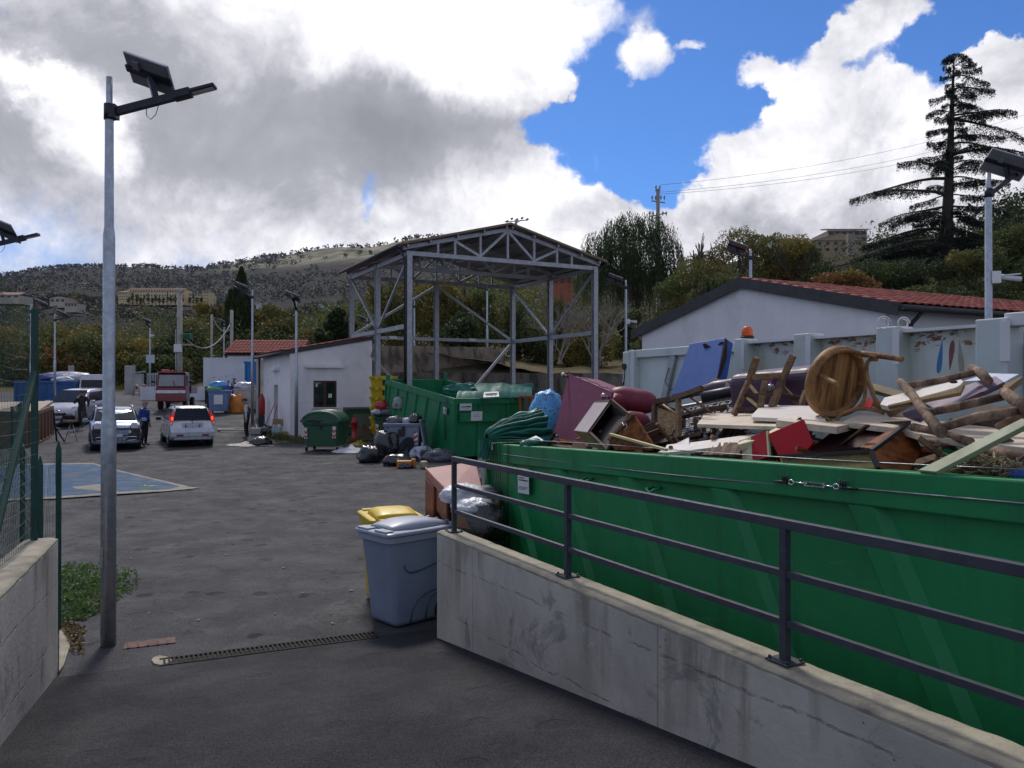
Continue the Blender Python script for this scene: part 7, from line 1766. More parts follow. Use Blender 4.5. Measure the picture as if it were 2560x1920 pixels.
# silver blue small crossover seen head-on
def panda():
    m = carpaint('silver_blue_paint', (.24, .30, .42)); b = G(286, 1127); ray = Vector((b.x, b.y, 0)).normalized(); yaw = math.atan2(-ray.y, -ray.x)+R(2)
    b += ray*1.8
    z = .24
    prof = [(1.84, .74, .70, None, None, .30), (1.80, .80, .76, None, None, .26), (1.70, .90, .80, None, None, z), (1.45, .97, .825, None, None, z), (1.05, 1.03, .835, 1.06, .70, z), (.95, 1.05, .84, 1.14, .70, z), (.55, 1.05, .845, 1.42, .66, z), (.30, 1.05, .845, 1.50, .645, z), (-.3, 1.05, .845, 1.54, .65, z), (-1.1, 1.05, .845, 1.53, .64, z), (-1.55, 1.05, .83, 1.48, .62, z), (-1.75, 1.05, .80, 1.10, .70, z), (-1.84, .80, .76, None, None, .3)]
    g = [('windscreen', [(1.03, -.69, 1.09), (1.03, .69, 1.09), (.42, .60, 1.47), (.42, -.60, 1.47)], CARG, (.02, 0, .02))]
    for s in (-1, 1): g.append(('side_window', [(.85, s*.80, 1.08), (-1.45, s*.80, 1.08), (-1.35, s*.685, 1.44), (.40, s*.685, 1.42)], CARG, (0, s*.02, 0)))
    t = car('silver blue small crossover car facing the camera behind the big lamp pole', b, yaw, m, 3.68, 1.69, 1.62, prof, g, (1.15, -1.15), .30)
    mb = MB(); mb.box((1.82, 0, .50), (.16, 1.52, .26)); obj('bumper', mb, BLK, t, bevel=.05, seg=3)
    for s in (-1, 1):
        obj('bumper_corner', MB().box((1.78, s*.60, .66), (.14, .36, .32)), BLK, t, bevel=.06, seg=3)
        mb = MB(); mb.cyl((1.70, s*.60, .88), (1.835, s*.60, .86), .125, .115, n=20); h = obj('headlight', mb, HEADL, t)
        obj('headlight_ring', MB().tube([(1.80, s*.60+.145*math.cos(a), .87+.125*math.sin(a)) for a in np.linspace(0, 6.28, 19)[:-1]], .012, 6, closed=True), BLK, h)
        obj('fog_light', MB().cyl((1.84, s*.44, .68), (1.89, s*.44, .68), .055, n=14), HEADL, t)
        mb = MB(); mb.tube([(1.90, s*.30, .40), (1.90, s*.34, .50), (1.89, s*.62, .50), (1.87, s*.70, .46), (1.87, s*.66, .38), (1.89, s*.36, .37)], .025, 6, closed=True); obj('skid_trim', mb, CHROME, t)
        obj('wheel_cladding', MB().tube([(1.15+.40*math.cos(a), s*.845, .30+.40*math.sin(a)) for a in np.linspace(.1, 3.04, 12)], .035, 6), BLK, t)
        mirror(t, .78, s*.88, 1.08, m)
        obj('roof_bar', MB().tube([(.35, s*.62, 1.52), (.25, s*.62, 1.585), (-1.2, s*.62, 1.60), (-1.35, s*.62, 1.54)], .02, 6), ALU, t)
    mb = MB(); mb.box((1.87, 0, .80), (.05, .86, .055)); obj('grille', mb, BLK, t, bevel=.01); obj('bonnet_badge', MB().cyl((1.88, 0, .80), (1.905, 0, .80), .05, n=16), REFL, t)
    mb = MB(); [mb.box((1.90, 0, .40+i*.05), (.03, .60, .02)) for i in range(3)]; [mb.box((1.905, -.25+i*.125, .45), (.03, .03, .15)) for i in range(5)]; obj('lower_grille', mb, GALVD, t)
    obj('silver_panel', MB().box((1.905, 0, .64), (.02, .80, .17)), m, t, bevel=.01)
    pl = obj('number_plate', MB().box((1.915, 0, .56), (.012, .40, .10)), PLATEW, t)
    mb = MB(); mb.tube([(.60+.0, .40, 1.05), (.5, .36, 1.25)], .012, 5); obj('wiper', mb, BLK, t)
panda()
def ignis():
    m = carpaint('silver_paint', (.50, .51, .55)); b = G(482, 1118); yaw = math.atan2(1, -.56)-0; d = Vector((math.cos(yaw), math.sin(yaw), 0)); b += d*1.9
    z = .26
    prof = [(1.88, .70, .66, None, None, .30), (1.80, .84, .74, None, None, z), (1.4, .95, .79, None, None, z), (1.0, 1.0, .80, 1.06, .68, z), (.5, 1.0, .80, 1.42, .62, z), (.1, 1.0, .80, 1.52, .60, z), (-.9, 1.0, .80, 1.54, .60, z), (-1.42, 1.0, .80, 1.50, .59, z), (-1.60, 1.0, .80, 1.34, .64, z), (-1.74, 1.0, .79, 1.02, .73, z), (-1.86, .72, .78, .75, .73, .30), (-1.90, .58, .74, None, None, .34)]
    g = [('rear_window', [(-1.775, -.66, 1.02), (-1.775, .66, 1.02), (-1.50, .55, 1.46), (-1.50, -.55, 1.46)], CARG, (-.03, 0, .01))]
    for s in (-1, 1): g.append(('side_window', [(.80, s*.765, 1.03), (-1.40, s*.765, 1.03), (-1.30, s*.64, 1.45), (.40, s*.64, 1.42)], CARG, (0, s*.02, 0)))
    t = car('silver hatchback seen from behind with both brake lamps lit', b, yaw, m, 3.77, 1.60, 1.60, prof, g, (1.20, -1.18), .30)
    mb = MB(); mb.box((-1.88, 0, .50), (.18, 1.56, .28)); obj('bumper', mb, m, t, bevel=.07, seg=4); obj('bumper_lower', MB().box((-1.88, 0, .33), (.15, 1.30, .10)), GALVD, t, bevel=.02)
    for s in (-1, 1):
        mb = MB(); mb.prism([(-1.80, s*.66, 1.01), (-1.78, s*.775, .84), (-1.70, s*.80, 1.08), (-1.55, s*.665, 1.38), (-1.60, s*.60, 1.38)], (-.05, s*.015, 0)); tl = obj('tail_lamp', mb, REDL, t)
        obj('brake_light', MB().ball((-1.80, s*.705, 1.08), (.04, .045, .075), 12, 8), REDLIT, tl)
        obj('lower_lamp_glass', MB().ball((-1.85, s*.745, .90), (.02, .035, .06), 10, 6), HEADL, tl)
        obj('reflector', MB().box((-1.975, s*.45, .46), (.02, .24, .07)), REFL, t, bevel=.01)
        mirror(t, .72, s*.84, 1.02, BLK); obj('roof_bar', MB().tube([(.2, s*.57, 1.52), (.1, s*.57, 1.58), (-1.3, s*.57, 1.575), (-1.42, s*.57, 1.50)], .018, 6), BLK, t)
    M = face_M((-1.875, .0, .80), (-1, 0, .12)); pl = obj('number_plate', MB().box((0, 0, 0), (.54, .12, .012)), PLATEW, t); pl.matrix_local = M
    for s in (-1, 1): obj('blue_band', MB().box((s*.25, 0, .003), (.035, .118, .012)), PLATEB, pl)
    text3('BV 521TW', pl, .105, Matrix.Translation((0, 0, .008)), INK)
    obj('plate_recess', MB().box((-1.85, 0, .81), (.03, .74, .24)), m, t, bevel=.02)
    obj('boot_badge', MB().box((-1.86, 0, .93), (.02, .07, .05)), CHROME, t, bevel=.01)
    mb = MB(); mb.tube([(-1.80, 0, 1.02), (-1.765, .1, 1.09), (-1.74, .3, 1.12)], .012, 5); mb.ball((-1.80, 0, 1.02), .03, 8, 6); obj('wiper', mb, BLK, t)
    for y in (-.36, .30): obj('headrest', MB().box((-1.2, y, 1.18), (.12, .26, .2)), mat('seat_grey', (.05, .06, .09), .8), t, bevel=.04)
ignis()
def mpv():
    m = carpaint('pale_silver_paint', (.46, .45, .50)); b = G(150, 1068); yaw = math.atan2(-1, .12)
    d = Vector((math.cos(yaw), math.sin(yaw), 0)); b -= d*1.9; b.z = gz(b.y)-.05
    z = .26
    prof = [(2.12, .62, .70, None, None, .32), (2.05, .76, .80, None, None, .28), (1.8, .90, .86, None, None, z), (1.3, 1.02, .87, None, None, z), (1.05, 1.06, .87, 1.10, .76, z), (.35, 1.06, .875, 1.54, .66, z), (0, 1.06, .875, 1.62, .65, z), (-.9, 1.06, .875, 1.64, .65, z), (-1.9, 1.06, .86, 1.58, .64, z), (-2.1, 1.0, .84, 1.10, .74, z)]
    g = [('windscreen', [(1.08, -.72, 1.12), (1.08, .72, 1.12), (.22, .62, 1.60), (.22, -.62, 1.60)], CARG, (.02, 0, .025))]
    for s in (-1, 1): g.append(('side_window', [(.70, s*.83, 1.09), (-1.7, s*.83, 1.09), (-1.6, s*.69, 1.52), (.15, s*.69, 1.52)], CARG, (0, s*.02, 0)))
    t = car('silver people carrier with its tailgate raised beside the brown skip', b, yaw, m, 4.2, 1.75, 1.64, prof, g, (1.35, -1.35), .31, tilt=-.05)
    for s in (-1, 1):
        obj('headlight', MB().prism([(1.86, s*.50, .74), (1.90, s*.78, .78), (1.72, s*.82, .95), (1.80, s*.55, .93)], (.14, 0, .01)), HEADL, t, bevel=.02); mirror(t, .72, s*.92, 1.10, m)
    obj('bumper', MB().box((2.08, 0, .46), (.14, 1.50, .20)), BLK, t, bevel=.05); obj('grille', MB().box((2.11, 0, .62), (.08, .7, .08)), BLK, t); obj('number_plate', MB().box((2.16, 0, .47), (.012, .46, .11)), PLATEW, t)
    obj('bonnet_chevron', MB().bar((2.12, -.09, .74), (2.08, 0, .80), .02, .03).bar((2.12, .09, .74), (2.08, 0, .80), .02, .03), CHROME, t)
    # raised tailgate
    mb = MB(); mb.prism([(-1.95, -.66, 1.58), (-1.95, .66, 1.58), (-2.35, .72, 2.28), (-2.35, -.72, 2.28)], (-.05, 0, .02)); tg = obj('tailgate', mb, m, t, bevel=.02)
    obj('tailgate_glass', MB().prism([(-1.98, -.56, 1.64), (-1.98, .56, 1.64), (-2.17, .6, 2.0), (-2.17, -.6, 2.0)], (.045, 0, .02)), CARG, tg)
    obj('dash_papers', MB().box((1.02, -.15, 1.14), (.05, .35, .02)), mat('yellow_paper', (.5, .45, .08), .6), t)
    mb = MB(); mb.tube([(1.0, .78, .2), (1.45, .84, .5), (1.75, .80, 1.0), (1.78, .78, 1.05)], .02, 6)
mpv()
def truck():
    m = carpaint('truck_red', (.17, .014, .022)); b = G(440, 1030); ray = Vector((b.x, b.y, 0)).normalized(); yaw = math.atan2(-ray.y, -ray.x)-R(10)
    b += ray*1.6; b.z = gz(b.y)
    t = thing('tipper_truck', 'small dark red tipper truck with a boxy cab facing the camera', 'truck', b, yaw)
    W2 = .78
    mb = MB(); secs = []
    for (x, h, zl, zt) in ((1.45, W2*.97, .62, 1.22), (1.50, W2, .56, 1.24), (1.38, W2, .50, 1.32), (1.22, W2*.99, .50, 1.98), (1.10, W2*.97, .50, 2.05), (.2, W2*.97, .50, 2.07), (.10, W2*.97, .50, 2.02)):
        secs.append([(x, h*.96, zl), (x, h, zl+.05), (x, h, zl+(zt-zl)*.5), (x, h*.97, zt-.04), (x, h*.92, zt), (x, -h*.92, zt), (x, -h*.97, zt-.04), (x, -h, zl+(zt-zl)*.5), (x, -h, zl+.05), (x, -h*.96, zl)])
    mb.loft(secs, smooth=False); obj('cab', mb, m, t, bevel=.02)
    obj('windscreen', MB().prism([(1.40, -.66, 1.30), (1.40, .66, 1.30), (1.24, .62, 1.92), (1.24, -.62, 1.92)], (.025, 0, .006)), mat('truck_glass', (.20, .20, .21), .12, spec=.9, coat=.4), t)
    obj('windscreen_seal', MB().tube([(1.425, -.68, 1.28), (1.425, .68, 1.28), (1.262, .64, 1.94), (1.262, -.64, 1.94)], .025, 5, closed=True), BLK, t)
    obj('wiper', MB().tube([(1.44, .18, 1.30), (1.38, .10, 1.62)], .014, 5), BLK, t)
    for s in (-1, 1): obj('side_window', MB().prism([(1.1, s*W2*.985, 1.30), (.35, s*W2*.985, 1.30), (.35, s*W2*.97, 1.88), (1.0, s*W2*.97, 1.88)], (0, s*.012, 0)), CARG, t); mirror(t, 1.2, s*.86, 1.55, BLK)
    obj('white_band', MB().box((1.515, 0, 1.00), (.02, W2*1.92, .16)), WHT, t)
    for s in (-1, 1): obj('headlight', MB().box((1.53, s*.48, 1.0), (.03, .13, .12)), HEADL, t, bevel=.01)
    obj('roof_visor', MB().box((1.22, 0, 2.07), (.22, 1.5, .05)), m, t); obj('roof_beacon', MB().cyl((1.0, 0, 2.08), (1.0, 0, 2.2), .06, n=10), MATS['beacon_orange'], t)
    obj('bumper', MB().box((1.45, 0, .56), (.14, 1.54, .18)), m, t, bevel=.02)
    obj('chassis', MB().box((-.2, 0, .48), (3.0, .7, .16)), DKM, t)
    mb = MB(); mb.box((-1.0, 0, .92), (2.1, 1.6, .06)); mb.box((-1.0, .8, 1.15), (2.1, .04, .4)); mb.box((-1.0, -.8, 1.15), (2.1, .04, .4)); mb.box((-2.03, 0, 1.15), (.04, 1.6, .4)); obj('tipper_body', mb, m, t)
    obj('loading_crane', MB().box((-.05, -.55, 1.6), (.35, .4, 1.25)), carpaint('crane_red', (.42, .02, .02)), t, bevel=.02); obj('side_lamp', MB().box((.0, -.86, .85), (.2, .1, .35)), MATS['crane_red'], t)
    for x in (.85, -1.35):
        for s in (-1, 1): wheel(t, (x, s*.64, .34), .34, .20, GALVD)
truck()
# ---------------------------------------------------------------- brown and blue skips, trestle
BRN = paint('skip_brown', (.17, .078, .042), rough=.75, coat=0)
far_d = Vector((.40, -1, 0)).normalized()
o_ = P(133, 1087, 34.6); n_ = Vector((-far_d.y, far_d.x, 0))
sk = skip('rust brown skip with a wooden lid lying across it at the left edge', Vector((o_.x, o_.y, .35))-Vector((.93, .38, 0))*5.2, far_d, 3.9, 5.2, 1.42, BRN, BRN, [.3, 1.1, 1.9, 2.7, 3.5], rake=0, z0=.05, flange=.16, tilt=-.03, ribw=.14, endribs=9)
sk.location.z = .28
for y_ in (5.2,):
    pass
mb = MB(); a, b, c, d = P(-120, 1036, 31.5), P(93, 1028, 31.0), P(133, 1002, 35.0), P(-120, 1008, 34.5); mb.prism([a, b, c, d], (0, 0, -.10)); top('wooden_lid', mb, wood('pale_lid', (.42, .34, .27), (.34, .27, .21), .7), 'pale wooden lid board lying across the brown skip', 'lid')
bs = P(232, 1010, 46); bsk = skip('blue skip heaped with tarpaulin and white sacks behind the people carrier', Vector((P(92, 990, 50).x, 50.5, 1.45)), far_d, 4.8, 2.9, 1.5, paint('skip_blue', (.012, .085, .27)), BRN, [.8, 1.6, 2.4, 3.2, 4.0], z0=.1, rake=0, endribs=5, flange=.14)
bsk.location = Vector((P(222, 990, 50).x-2.75, 48.6, 1.35)); 
bl = bsk.location
bag('blue tarpaulin bundle on top of the far blue skip', P(158, 950, 47.5), (1.7, 1.0, .45), mat('navy_tarp', (.012, .03, .17), .5, bump=.02, bscale=6), 81, neck=False, name='tarpaulin', cat='tarpaulin')
bag('white sacks lying on the blue tarpaulin of the far skip', P(196, 946, 46.8), (.85, .6, .32), BAGW, 82, neck=False, name='sacks', cat='sacks')
bag('flat white plastic sheet on the far blue skip', P(160, 951, 46.2), (.7, .4, .2), BAGW, 83, neck=False, name='plastic_sheet', cat='sheet')
heapcloth('white plastic sheeting on the ground behind the man in black', 232, 1024, 1.1, 1.2, .4, WC, 12, 'plastic_sheet', 'sheet')
def trestle():
    b = G(172, 1104); t = thing('trestle', 'folding metal trestle with a wooden top beside the brown skip', 'trestle', b, 0); inv = Matrix.Translation(-b)
    q = lambda px, py: inv @ (P(px, py, b.y)); s = .2532
    c = lambda x, y, dy=0: q(x*s, 850+y*s)+Vector((0, dy, 0))
    obj('top', MB().bar(c(650, 806), c(748, 803), .35, .06), WMID, t)
    for a, e in (((700, 815), (640, 1005)), ((715, 815), (765, 1005)), ((660, 935), (745, 940))): obj('leg', MB().cyl(c(*a), c(*e), .016, n=6), GALV, t)
    t = thing('folded_stand', 'dark blue folded metal stand leaning at the brown skip corner', 'stand', b+Vector((-.7, 0, 0))); inv2 = Matrix.Translation(-t.location)
    for a, e in (((528, 710), (565, 1020)), ((560, 880), (645, 1015)), ((640, 715), (595, 830)), ((555, 870), (600, 880))): obj('tube', MB().bar(inv2 @ (P(a[0]*s, 850+a[1]*s, b.y)), inv2 @ (P(e[0]*s, 850+e[1]*s, b.y)), .05, .05), mat('navy_metal', (.012, .016, .05), .5), t)
trestle()
# ---------------------------------------------------------------- people
def person(label, loc, yaw, H=1.72, pose=None, cols=None, glasses=False, cap=False, group=None, bald=False):
    """local +x = facing direction. One continuous skinned body, coloured by region."""
    k = H/1.75
    J = {'pel': (0, 0, .93), 'wai': (0, 0, 1.08), 'che': (0, 0, 1.28), 'nk': (0, 0, 1.46), 'hd0': (.02, 0, 1.56), 'hd': (.03, 0, 1.64), 'hd2': (.02, 0, 1.72)}
    for s, n in ((1, 'l'), (-1, 'r')):
        J['hip'+n] = (0, s*.10, .88); J['kn'+n] = (.03, s*.11, .48); J['an'+n] = (-.02, s*.12, .09); J['toe'+n] = (.16, s*.14, .05)
        J['sh'+n] = (0, s*.20, 1.40); J['el'+n] = (-.03, s*.25, 1.12); J['wr'+n] = (.03, s*.25, .88); J['pa'+n] = (.05, s*.25, .80)
    if pose: J.update(pose)
    Rd = {'pel': .165, 'wai': .155, 'che': .175, 'nk': .062, 'hd0': .075, 'hd': .10, 'hd2': .082, 'hip': .105, 'kn': .070, 'an': .048, 'toe': .045, 'sh': .085, 'el': .055, 'wr': .036, 'pa': .038}
    E = [('pel', 'wai'), ('wai', 'che'), ('che', 'nk'), ('nk', 'hd0'), ('hd0', 'hd'), ('hd', 'hd2')]
    for n in 'lr': E += [('pel', 'hip'+n), ('hip'+n, 'kn'+n), ('kn'+n, 'an'+n), ('an'+n, 'toe'+n), ('che', 'sh'+n), ('sh'+n, 'el'+n), ('el'+n, 'wr'+n), ('wr'+n, 'pa'+n)]
    names = list(J); rad = [Rd.get(n, Rd.get(n[:-1], .05))*k for n in names]; vs = [tuple(c*k for c in J[n]) for n in names]; es = [(names.index(a), names.index(b)) for a, b in E]
    # five fingers on each hand
    for n, s in (('l', 1), ('r', -1)):
        pa = Vector(J['pa'+n])*k; d = (pa-Vector(J['wr'+n])*k).normalized(); side = d.cross(Vector((0, s, 0))); side = side.normalized() if side.length > .1 else Vector((1, 0, 0))
        for f in range(5):
            off = side*(.020*(f-1.5))*k if f < 4 else side*(.045*k)
            l = (.055, .075, .080, .068, .045)[f]*k
            i0 = len(vs); vs.append(tuple(pa+off+d*.028*k)); rad.append(.010*k); vs.append(tuple(pa+off*1.2+d*(.028*k+l)+Vector((0, -s*.012, 0)))); rad.append(.007*k)
            es += [(names.index('pa'+n), i0), (i0, i0+1)]
    me = bpy.data.meshes.new('body'); me.from_pydata(vs, es, []); tmp = bpy.data.objects.new('body', me); COL.objects.link(tmp)
    sk_ = tmp.modifiers.new('skin', 'SKIN'); sk_.use_smooth_shade = True
    for i, r in enumerate(rad):
        v = me.skin_vertices[0].data[i]; v.radius = (r, r*.82 if names[i] in ('pel', 'wai', 'che') else r) if i < len(names) else (r, r); v.use_root = (i == 0)
    ss = tmp.modifiers.new('sub', 'SUBSURF'); ss.levels = 1; ss.render_levels = 1
    bpy.context.view_layer.update(); bm_ = bpy.data.meshes.new_from_object(tmp.evaluated_get(bpy.context.evaluated_depsgraph_get())); bpy.data.objects.remove(tmp)
    shirt, sleeve, trous, shoe, skin, hair = cols
    bm_.materials.clear()
    for c in (shirt, sleeve, trous, shoe, skin, hair): bm_.materials.append(c)
    wl = [Vector(J['wr'+n])*k for n in 'lr']; el = [Vector(J['el'+n])*k for n in 'lr']; sh = [Vector(J['sh'+n])*k for n in 'lr']; an = [Vector(J['an'+n])*k for n in 'lr']; hd = Vector(J['hd'])*k; nk = Vector(J['nk'])*k
    def seg(p, a, b): ab = b-a; f = max(0, min(1, (p-a).dot(ab)/ab.length_squared)); return (p-(a+ab*f)).length
    for p in bm_.polygons:
        c = p.center
        arm = min(min(seg(c, sh[i], el[i]), seg(c, el[i], wl[i])) for i in (0, 1)); hand = min(seg(c, wl[i], Vector(J['pa'+'lr'[i]])*k+(Vector(J['pa'+'lr'[i]])-Vector(J['wr'+'lr'[i]]))*k) for i in (0, 1))
        tr = seg(c, Vector(J['pel'])*k, Vector(J['che'])*k)
        if c.z < .13*k and min((c-a).length for a in an) < .28*k: mi = 3
        elif hand < .06*k and hand < arm+.01: mi = 4
        elif c.z > nk.z+.02*k and (c-hd).length < .24*k: mi = 5 if ((c.z > hd.z+.03*k and not bald) or (c.x-hd.x < -.03*k and c.z > hd.z-.07*k)) else 4
        elif arm < .095*k and arm < tr*.62: mi = 1
        elif c.z < .96*k: mi = 2
        else: mi = 0
        p.material_index = mi
    t = thing('person', label, 'person', loc, yaw, group)
    o = bpy.data.objects.new('body', bm_); COL.objects.link(o); o.parent = t
    mb = MB(); h = hd
    mb.ball(h+Vector((.098, 0, -.01))*k, (.018*k, .013*k, .024*k), 8, 6)
    for s in (-1, 1): mb.ball(h+Vector((0, s*.094, -.005))*k, (.02*k, .010*k, .03*k), 8, 6)
    obj('face_features', mb, skin, t)
    mb = MB(); [mb.ball(h+Vector((.090, s*.035, .020))*k, .011*k, 8, 6) for s in (-1, 1)]; mb.box(h+Vector((.092, 0, -.055))*k, (.012*k, .045*k, .008*k)); obj('eyes', mb, BLK, t)
    if glasses: mb = MB(); [mb.box(h+Vector((.105, s*.036, .020))*k, (.006, .058*k, .036*k)) for s in (-1, 1)]; obj('glasses', mb, BLK, t)
    if cap:
        mb = MB(); mb.ball(h+Vector((0, 0, .045))*k, (.118*k, .106*k, .085*k), 16, 10); mb.box(h+Vector((.12, 0, .045))*k, (.10*k, .15*k, .016*k)); obj('cap', mb, cap, t, bevel=.004)
    return t
SKN = mat('skin', (.42, .24, .17), .6, sub=.05); HBR = mat('dark_hair', (.018, .013, .010), .8); HGR = mat('grey_hair', (.25, .24, .23), .8)
JBL = mat('blue_jacket', (.012, .055, .26), .5, bump=.01, bscale=12); TDK = mat('dark_trousers', (.014, .014, .022), .85); SHO = mat('dark_shoe', (.04, .035, .03), .7)
JBK = mat('black_jacket', (.010, .010, .011), .7, bump=.005, bscale=20); TGY = mat('grey_trousers', (.035, .033, .035), .9); VST = mat('navy_vest', (.012, .018, .040), .7); SLW = mat('white_sleeve', (.52, .52, .55), .8)
TBK = mat('black_trousers', (.006, .006, .008), .8); WSH = mat('workshoe', (.16, .13, .09), .8); CAPM = mat('flat_cap', (.05, .04, .035), .9)
b = G(361, 1115)
p1 = person('man in a blue quilted jacket and dark trousers standing beside the silver blue car', b, R(-15), 1.74, {'wrl': (.06, .22, .90), 'wrr': (.08, -.22, .90), 'knl': (.0, .10, .48), 'anl': (-.03, .10, .09), 'toel': (.15, .12, .05)}, (JBL, JBL, TDK, SHO, SKN, HBR), glasses=True)
mb = MB()
for i in range(5):
    z = 1.02+i*.085; r = (.185, .182, .186, .19, .175)[i]; mb.tube([(math.cos(a)*r*.86, math.sin(a)*r*1.08, z) for a in np.linspace(0, 6.283, 19)[:-1]], .034, 6, closed=True)
obj('quilted_jacket', mb, JBL, p1)
b = G(205, 1071)
person('man in a black jacket and dark cap smoking as he walks past the people carrier', b, R(-75), 1.76, {'knl': (.17, .10, .50), 'anl': (.36, .11, .10), 'toel': (.52, .12, .07), 'knr': (-.02, -.10, .50), 'anr': (-.22, -.11, .12), 'toer': (-.06, -.12, .05), 'elr': (.10, -.30, 1.14), 'wrr': (.20, -.12, 1.40), 'par': (.16, -.06, 1.50), 'ell': (-.05, .27, 1.14), 'wrl': (.08, .24, .95), 'pal': (.10, .23, .87)}, (JBK, JBK, TGY, SHO, SKN, HBR), cap=BLK)
b = G(617, 1097)
person('man in a flat cap, navy vest and white shirt standing by the white hut', b, R(185), 1.72, {'hd0': (.05, 0, 1.54), 'hd': (.09, 0, 1.61), 'hd2': (.09, 0, 1.69), 'ell': (-.03, .26, 1.12), 'wrl': (-.02, .26, .88), 'pal': (-.02, .26, .80)}, (VST, SLW, TBK, WSH, SKN, HGR), cap=CAPM)
b = G(572, 1018); 
person('man with a navy vest and grey shirt reaching over the bags by the blue container', b+Vector((0, .8, 0)), R(-8), 1.76, {'ell': (.20, .22, 1.16), 'wrl': (.42, .16, 1.22), 'pal': (.50, .15, 1.22), 'elr': (.18, -.24, 1.14), 'wrr': (.42, -.16, 1.15), 'par': (.50, -.15, 1.15)}, (VST, mat('grey_sleeve', (.25, .30, .36), .8), mat('navy_trousers', (.01, .015, .12), .8), SHO, SKN, HGR))
# ---------------------------------------------------------------- far gate, pillars, poles
def gates():
    b = G(334, 982); b.z = gz(b.y); t = thing('sliding_gate', 'galvanised sliding gate of upright bars behind the red truck', 'gate', P(368, 968, 52)*1, R(3)); t.location.z = 1.65
    Wg, Hg = 1.90, 1.62; D = 52
    for i in range(19): obj('bar', MB().box((i*Wg/18, 0, Hg/2+.15), (.045, .03, Hg)), GALV, t)
    for z in (.2, .5, Hg+.1): obj('rail', MB().box((Wg/2, .03, z), (Wg+.05, .03, .06)), GALV, t)
    for px, pt, w, lab, dd in ((325, 914, .62, 'broad white concrete gate pillar at the yard entrance', 62), (178, 914, .34, 'slim concrete post behind the blue skip', 64)):
        q = P(px, pt, dd); o = top('gate_pillar', MB().box((0, 0, (q.z-gz(dd))/2-.3), (w, w, q.z-gz(dd)+.6)), mat('pale_concrete', (.40, .40, .39), .9, col2=(.30, .30, .29), scale=1.2), lab, 'pillar', bevel=.02); o.location = (q.x, q.y, gz(dd)); o.rotation_euler = (0, 0, .15)
    q = P(347, 933, 61); mb = MB(); mb.box((0, 0, -.55), (.62, .4, 1.0)); mb.box((0, 0, .05), (.9, .5, .10), rot=Matrix.Rotation(R(-10), 3, 'Y')); o = top('meter_cabinet', mb, MATS['pale_concrete'], 'low concrete meter cabinet with a slab roof right of the gate pillar', 'cabinet', bevel=.01); o.location = q
    mb = MB(); c = P(343, 985, 58)
    for s in (0, .55): mb.tube([c+Vector((s-.3, 0, -.2)), c+Vector((s-.28, 0, .5)), c+Vector((s-.1, 0, .68)), c+Vector((s+.1, 0, .6)), c+Vector((s+.2, 0, -.2))], .05, 8)
    top('barrier_hoops', mb, mat('red_white_tube', (.5, .45, .44), .5, col2=(.4, .05, .04), scale=1.5), 'pair of bent tube hoops standing before the meter cabinet', 'hoops')
    q = P(376, 897, 50.5); o = top('notice_board', MB().box((0, 0, 0), (.54, .03, .52)), GALV, 'square grey sheet metal notice on the far camera pole', 'notice board'); o.location = q
gates()
CPOLE = mat('concrete_pole', (.37, .35, .30), .9, col2=(.28, .26, .23), scale=3)
def pole(label, px, py_b, py_t, D, r0, r1, zb=None, box=False, name='utility_pole'):
    p = P(px, py_t, D); z0 = zb if zb is not None else gz(D); H = p.z-z0; t = thing(name, label, 'utility pole', (p.x, p.y, z0))
    obj('shaft', MB().cyl((0, 0, -.3), (0, 0, H), r0, r1, 12), CPOLE, t); return t, H
t, H = pole('thick concrete pole carrying a green transformer and a white box', 449, 968, 728, 52, .20, .15)
obj('head', MB().box((0, 0, H), (.42, .3, .16)).box((.15, 0, H+.08), (.5, .1, .05)), CPOLE, t)
zt_ = P(0, 840, 52).z-gz(52)
mb = MB(); mb.box((.52, 0, zt_-.02), (.52, .4, .36))
for i in range(5): mb.box((.32+i*.10, -.24, zt_-.04), (.03, .10, .30))
obj('transformer', mb, mat('transformer_green', (.02, .16, .07), .5), t, bevel=.01)
for i in range(3): obj('bushing', MB().cyl((.38+i*.13, 0, zt_+.16), (.38+i*.13, 0, zt_+.36), .03, n=8), BLK, t)
obj('bracket', MB().box((.45, 0, P(0, 862, 52).z-gz(52)), (.9, .2, .09)), CPOLE, t)
obj('meter_box', MB().box((-.02, -.22, P(0, 857, 52).z-gz(52)-.35+.0), (.46, .2, .50)), WHT, t)
obj('conduit', MB().cyl((-.2, -.12, 0), (-.2, -.12, zt_+.4), .03, n=6), GALV, t)
t2, _ = pole('slim grey pole behind the low white wall', 529, 862, 786, 60, .085, .075, 1.95)
t3, _ = pole('square concrete pole with the sagging cable beside the cypress', 579, 900, 775, 60, .13, .11, 1.95)
def wire(label, pts, r=.02, sag=.5, m=None, name='cable'):
    q = []
    for a, b in zip(pts, pts[1:]):
        for f in np.linspace(0, 1, 13): p = a.lerp(b, f); q.append(p-Vector((0, 0, 4*sag*f*(1-f))))
    top(name, MB().tube(q, r, 5), m or BLK, label, 'cable')
GC = mat('grey_cable', (.22, .22, .24), .7)
wire('thick grey cable sagging from the transformer pole to the square pole', [P(463, 846, 52), P(578, 806, 60)], .05, 1.2, GC)
wire('thick grey cable looping between the slim pole and the small lamp', [P(530, 790, 60), P(577, 822, 60)], .05, .6, GC)
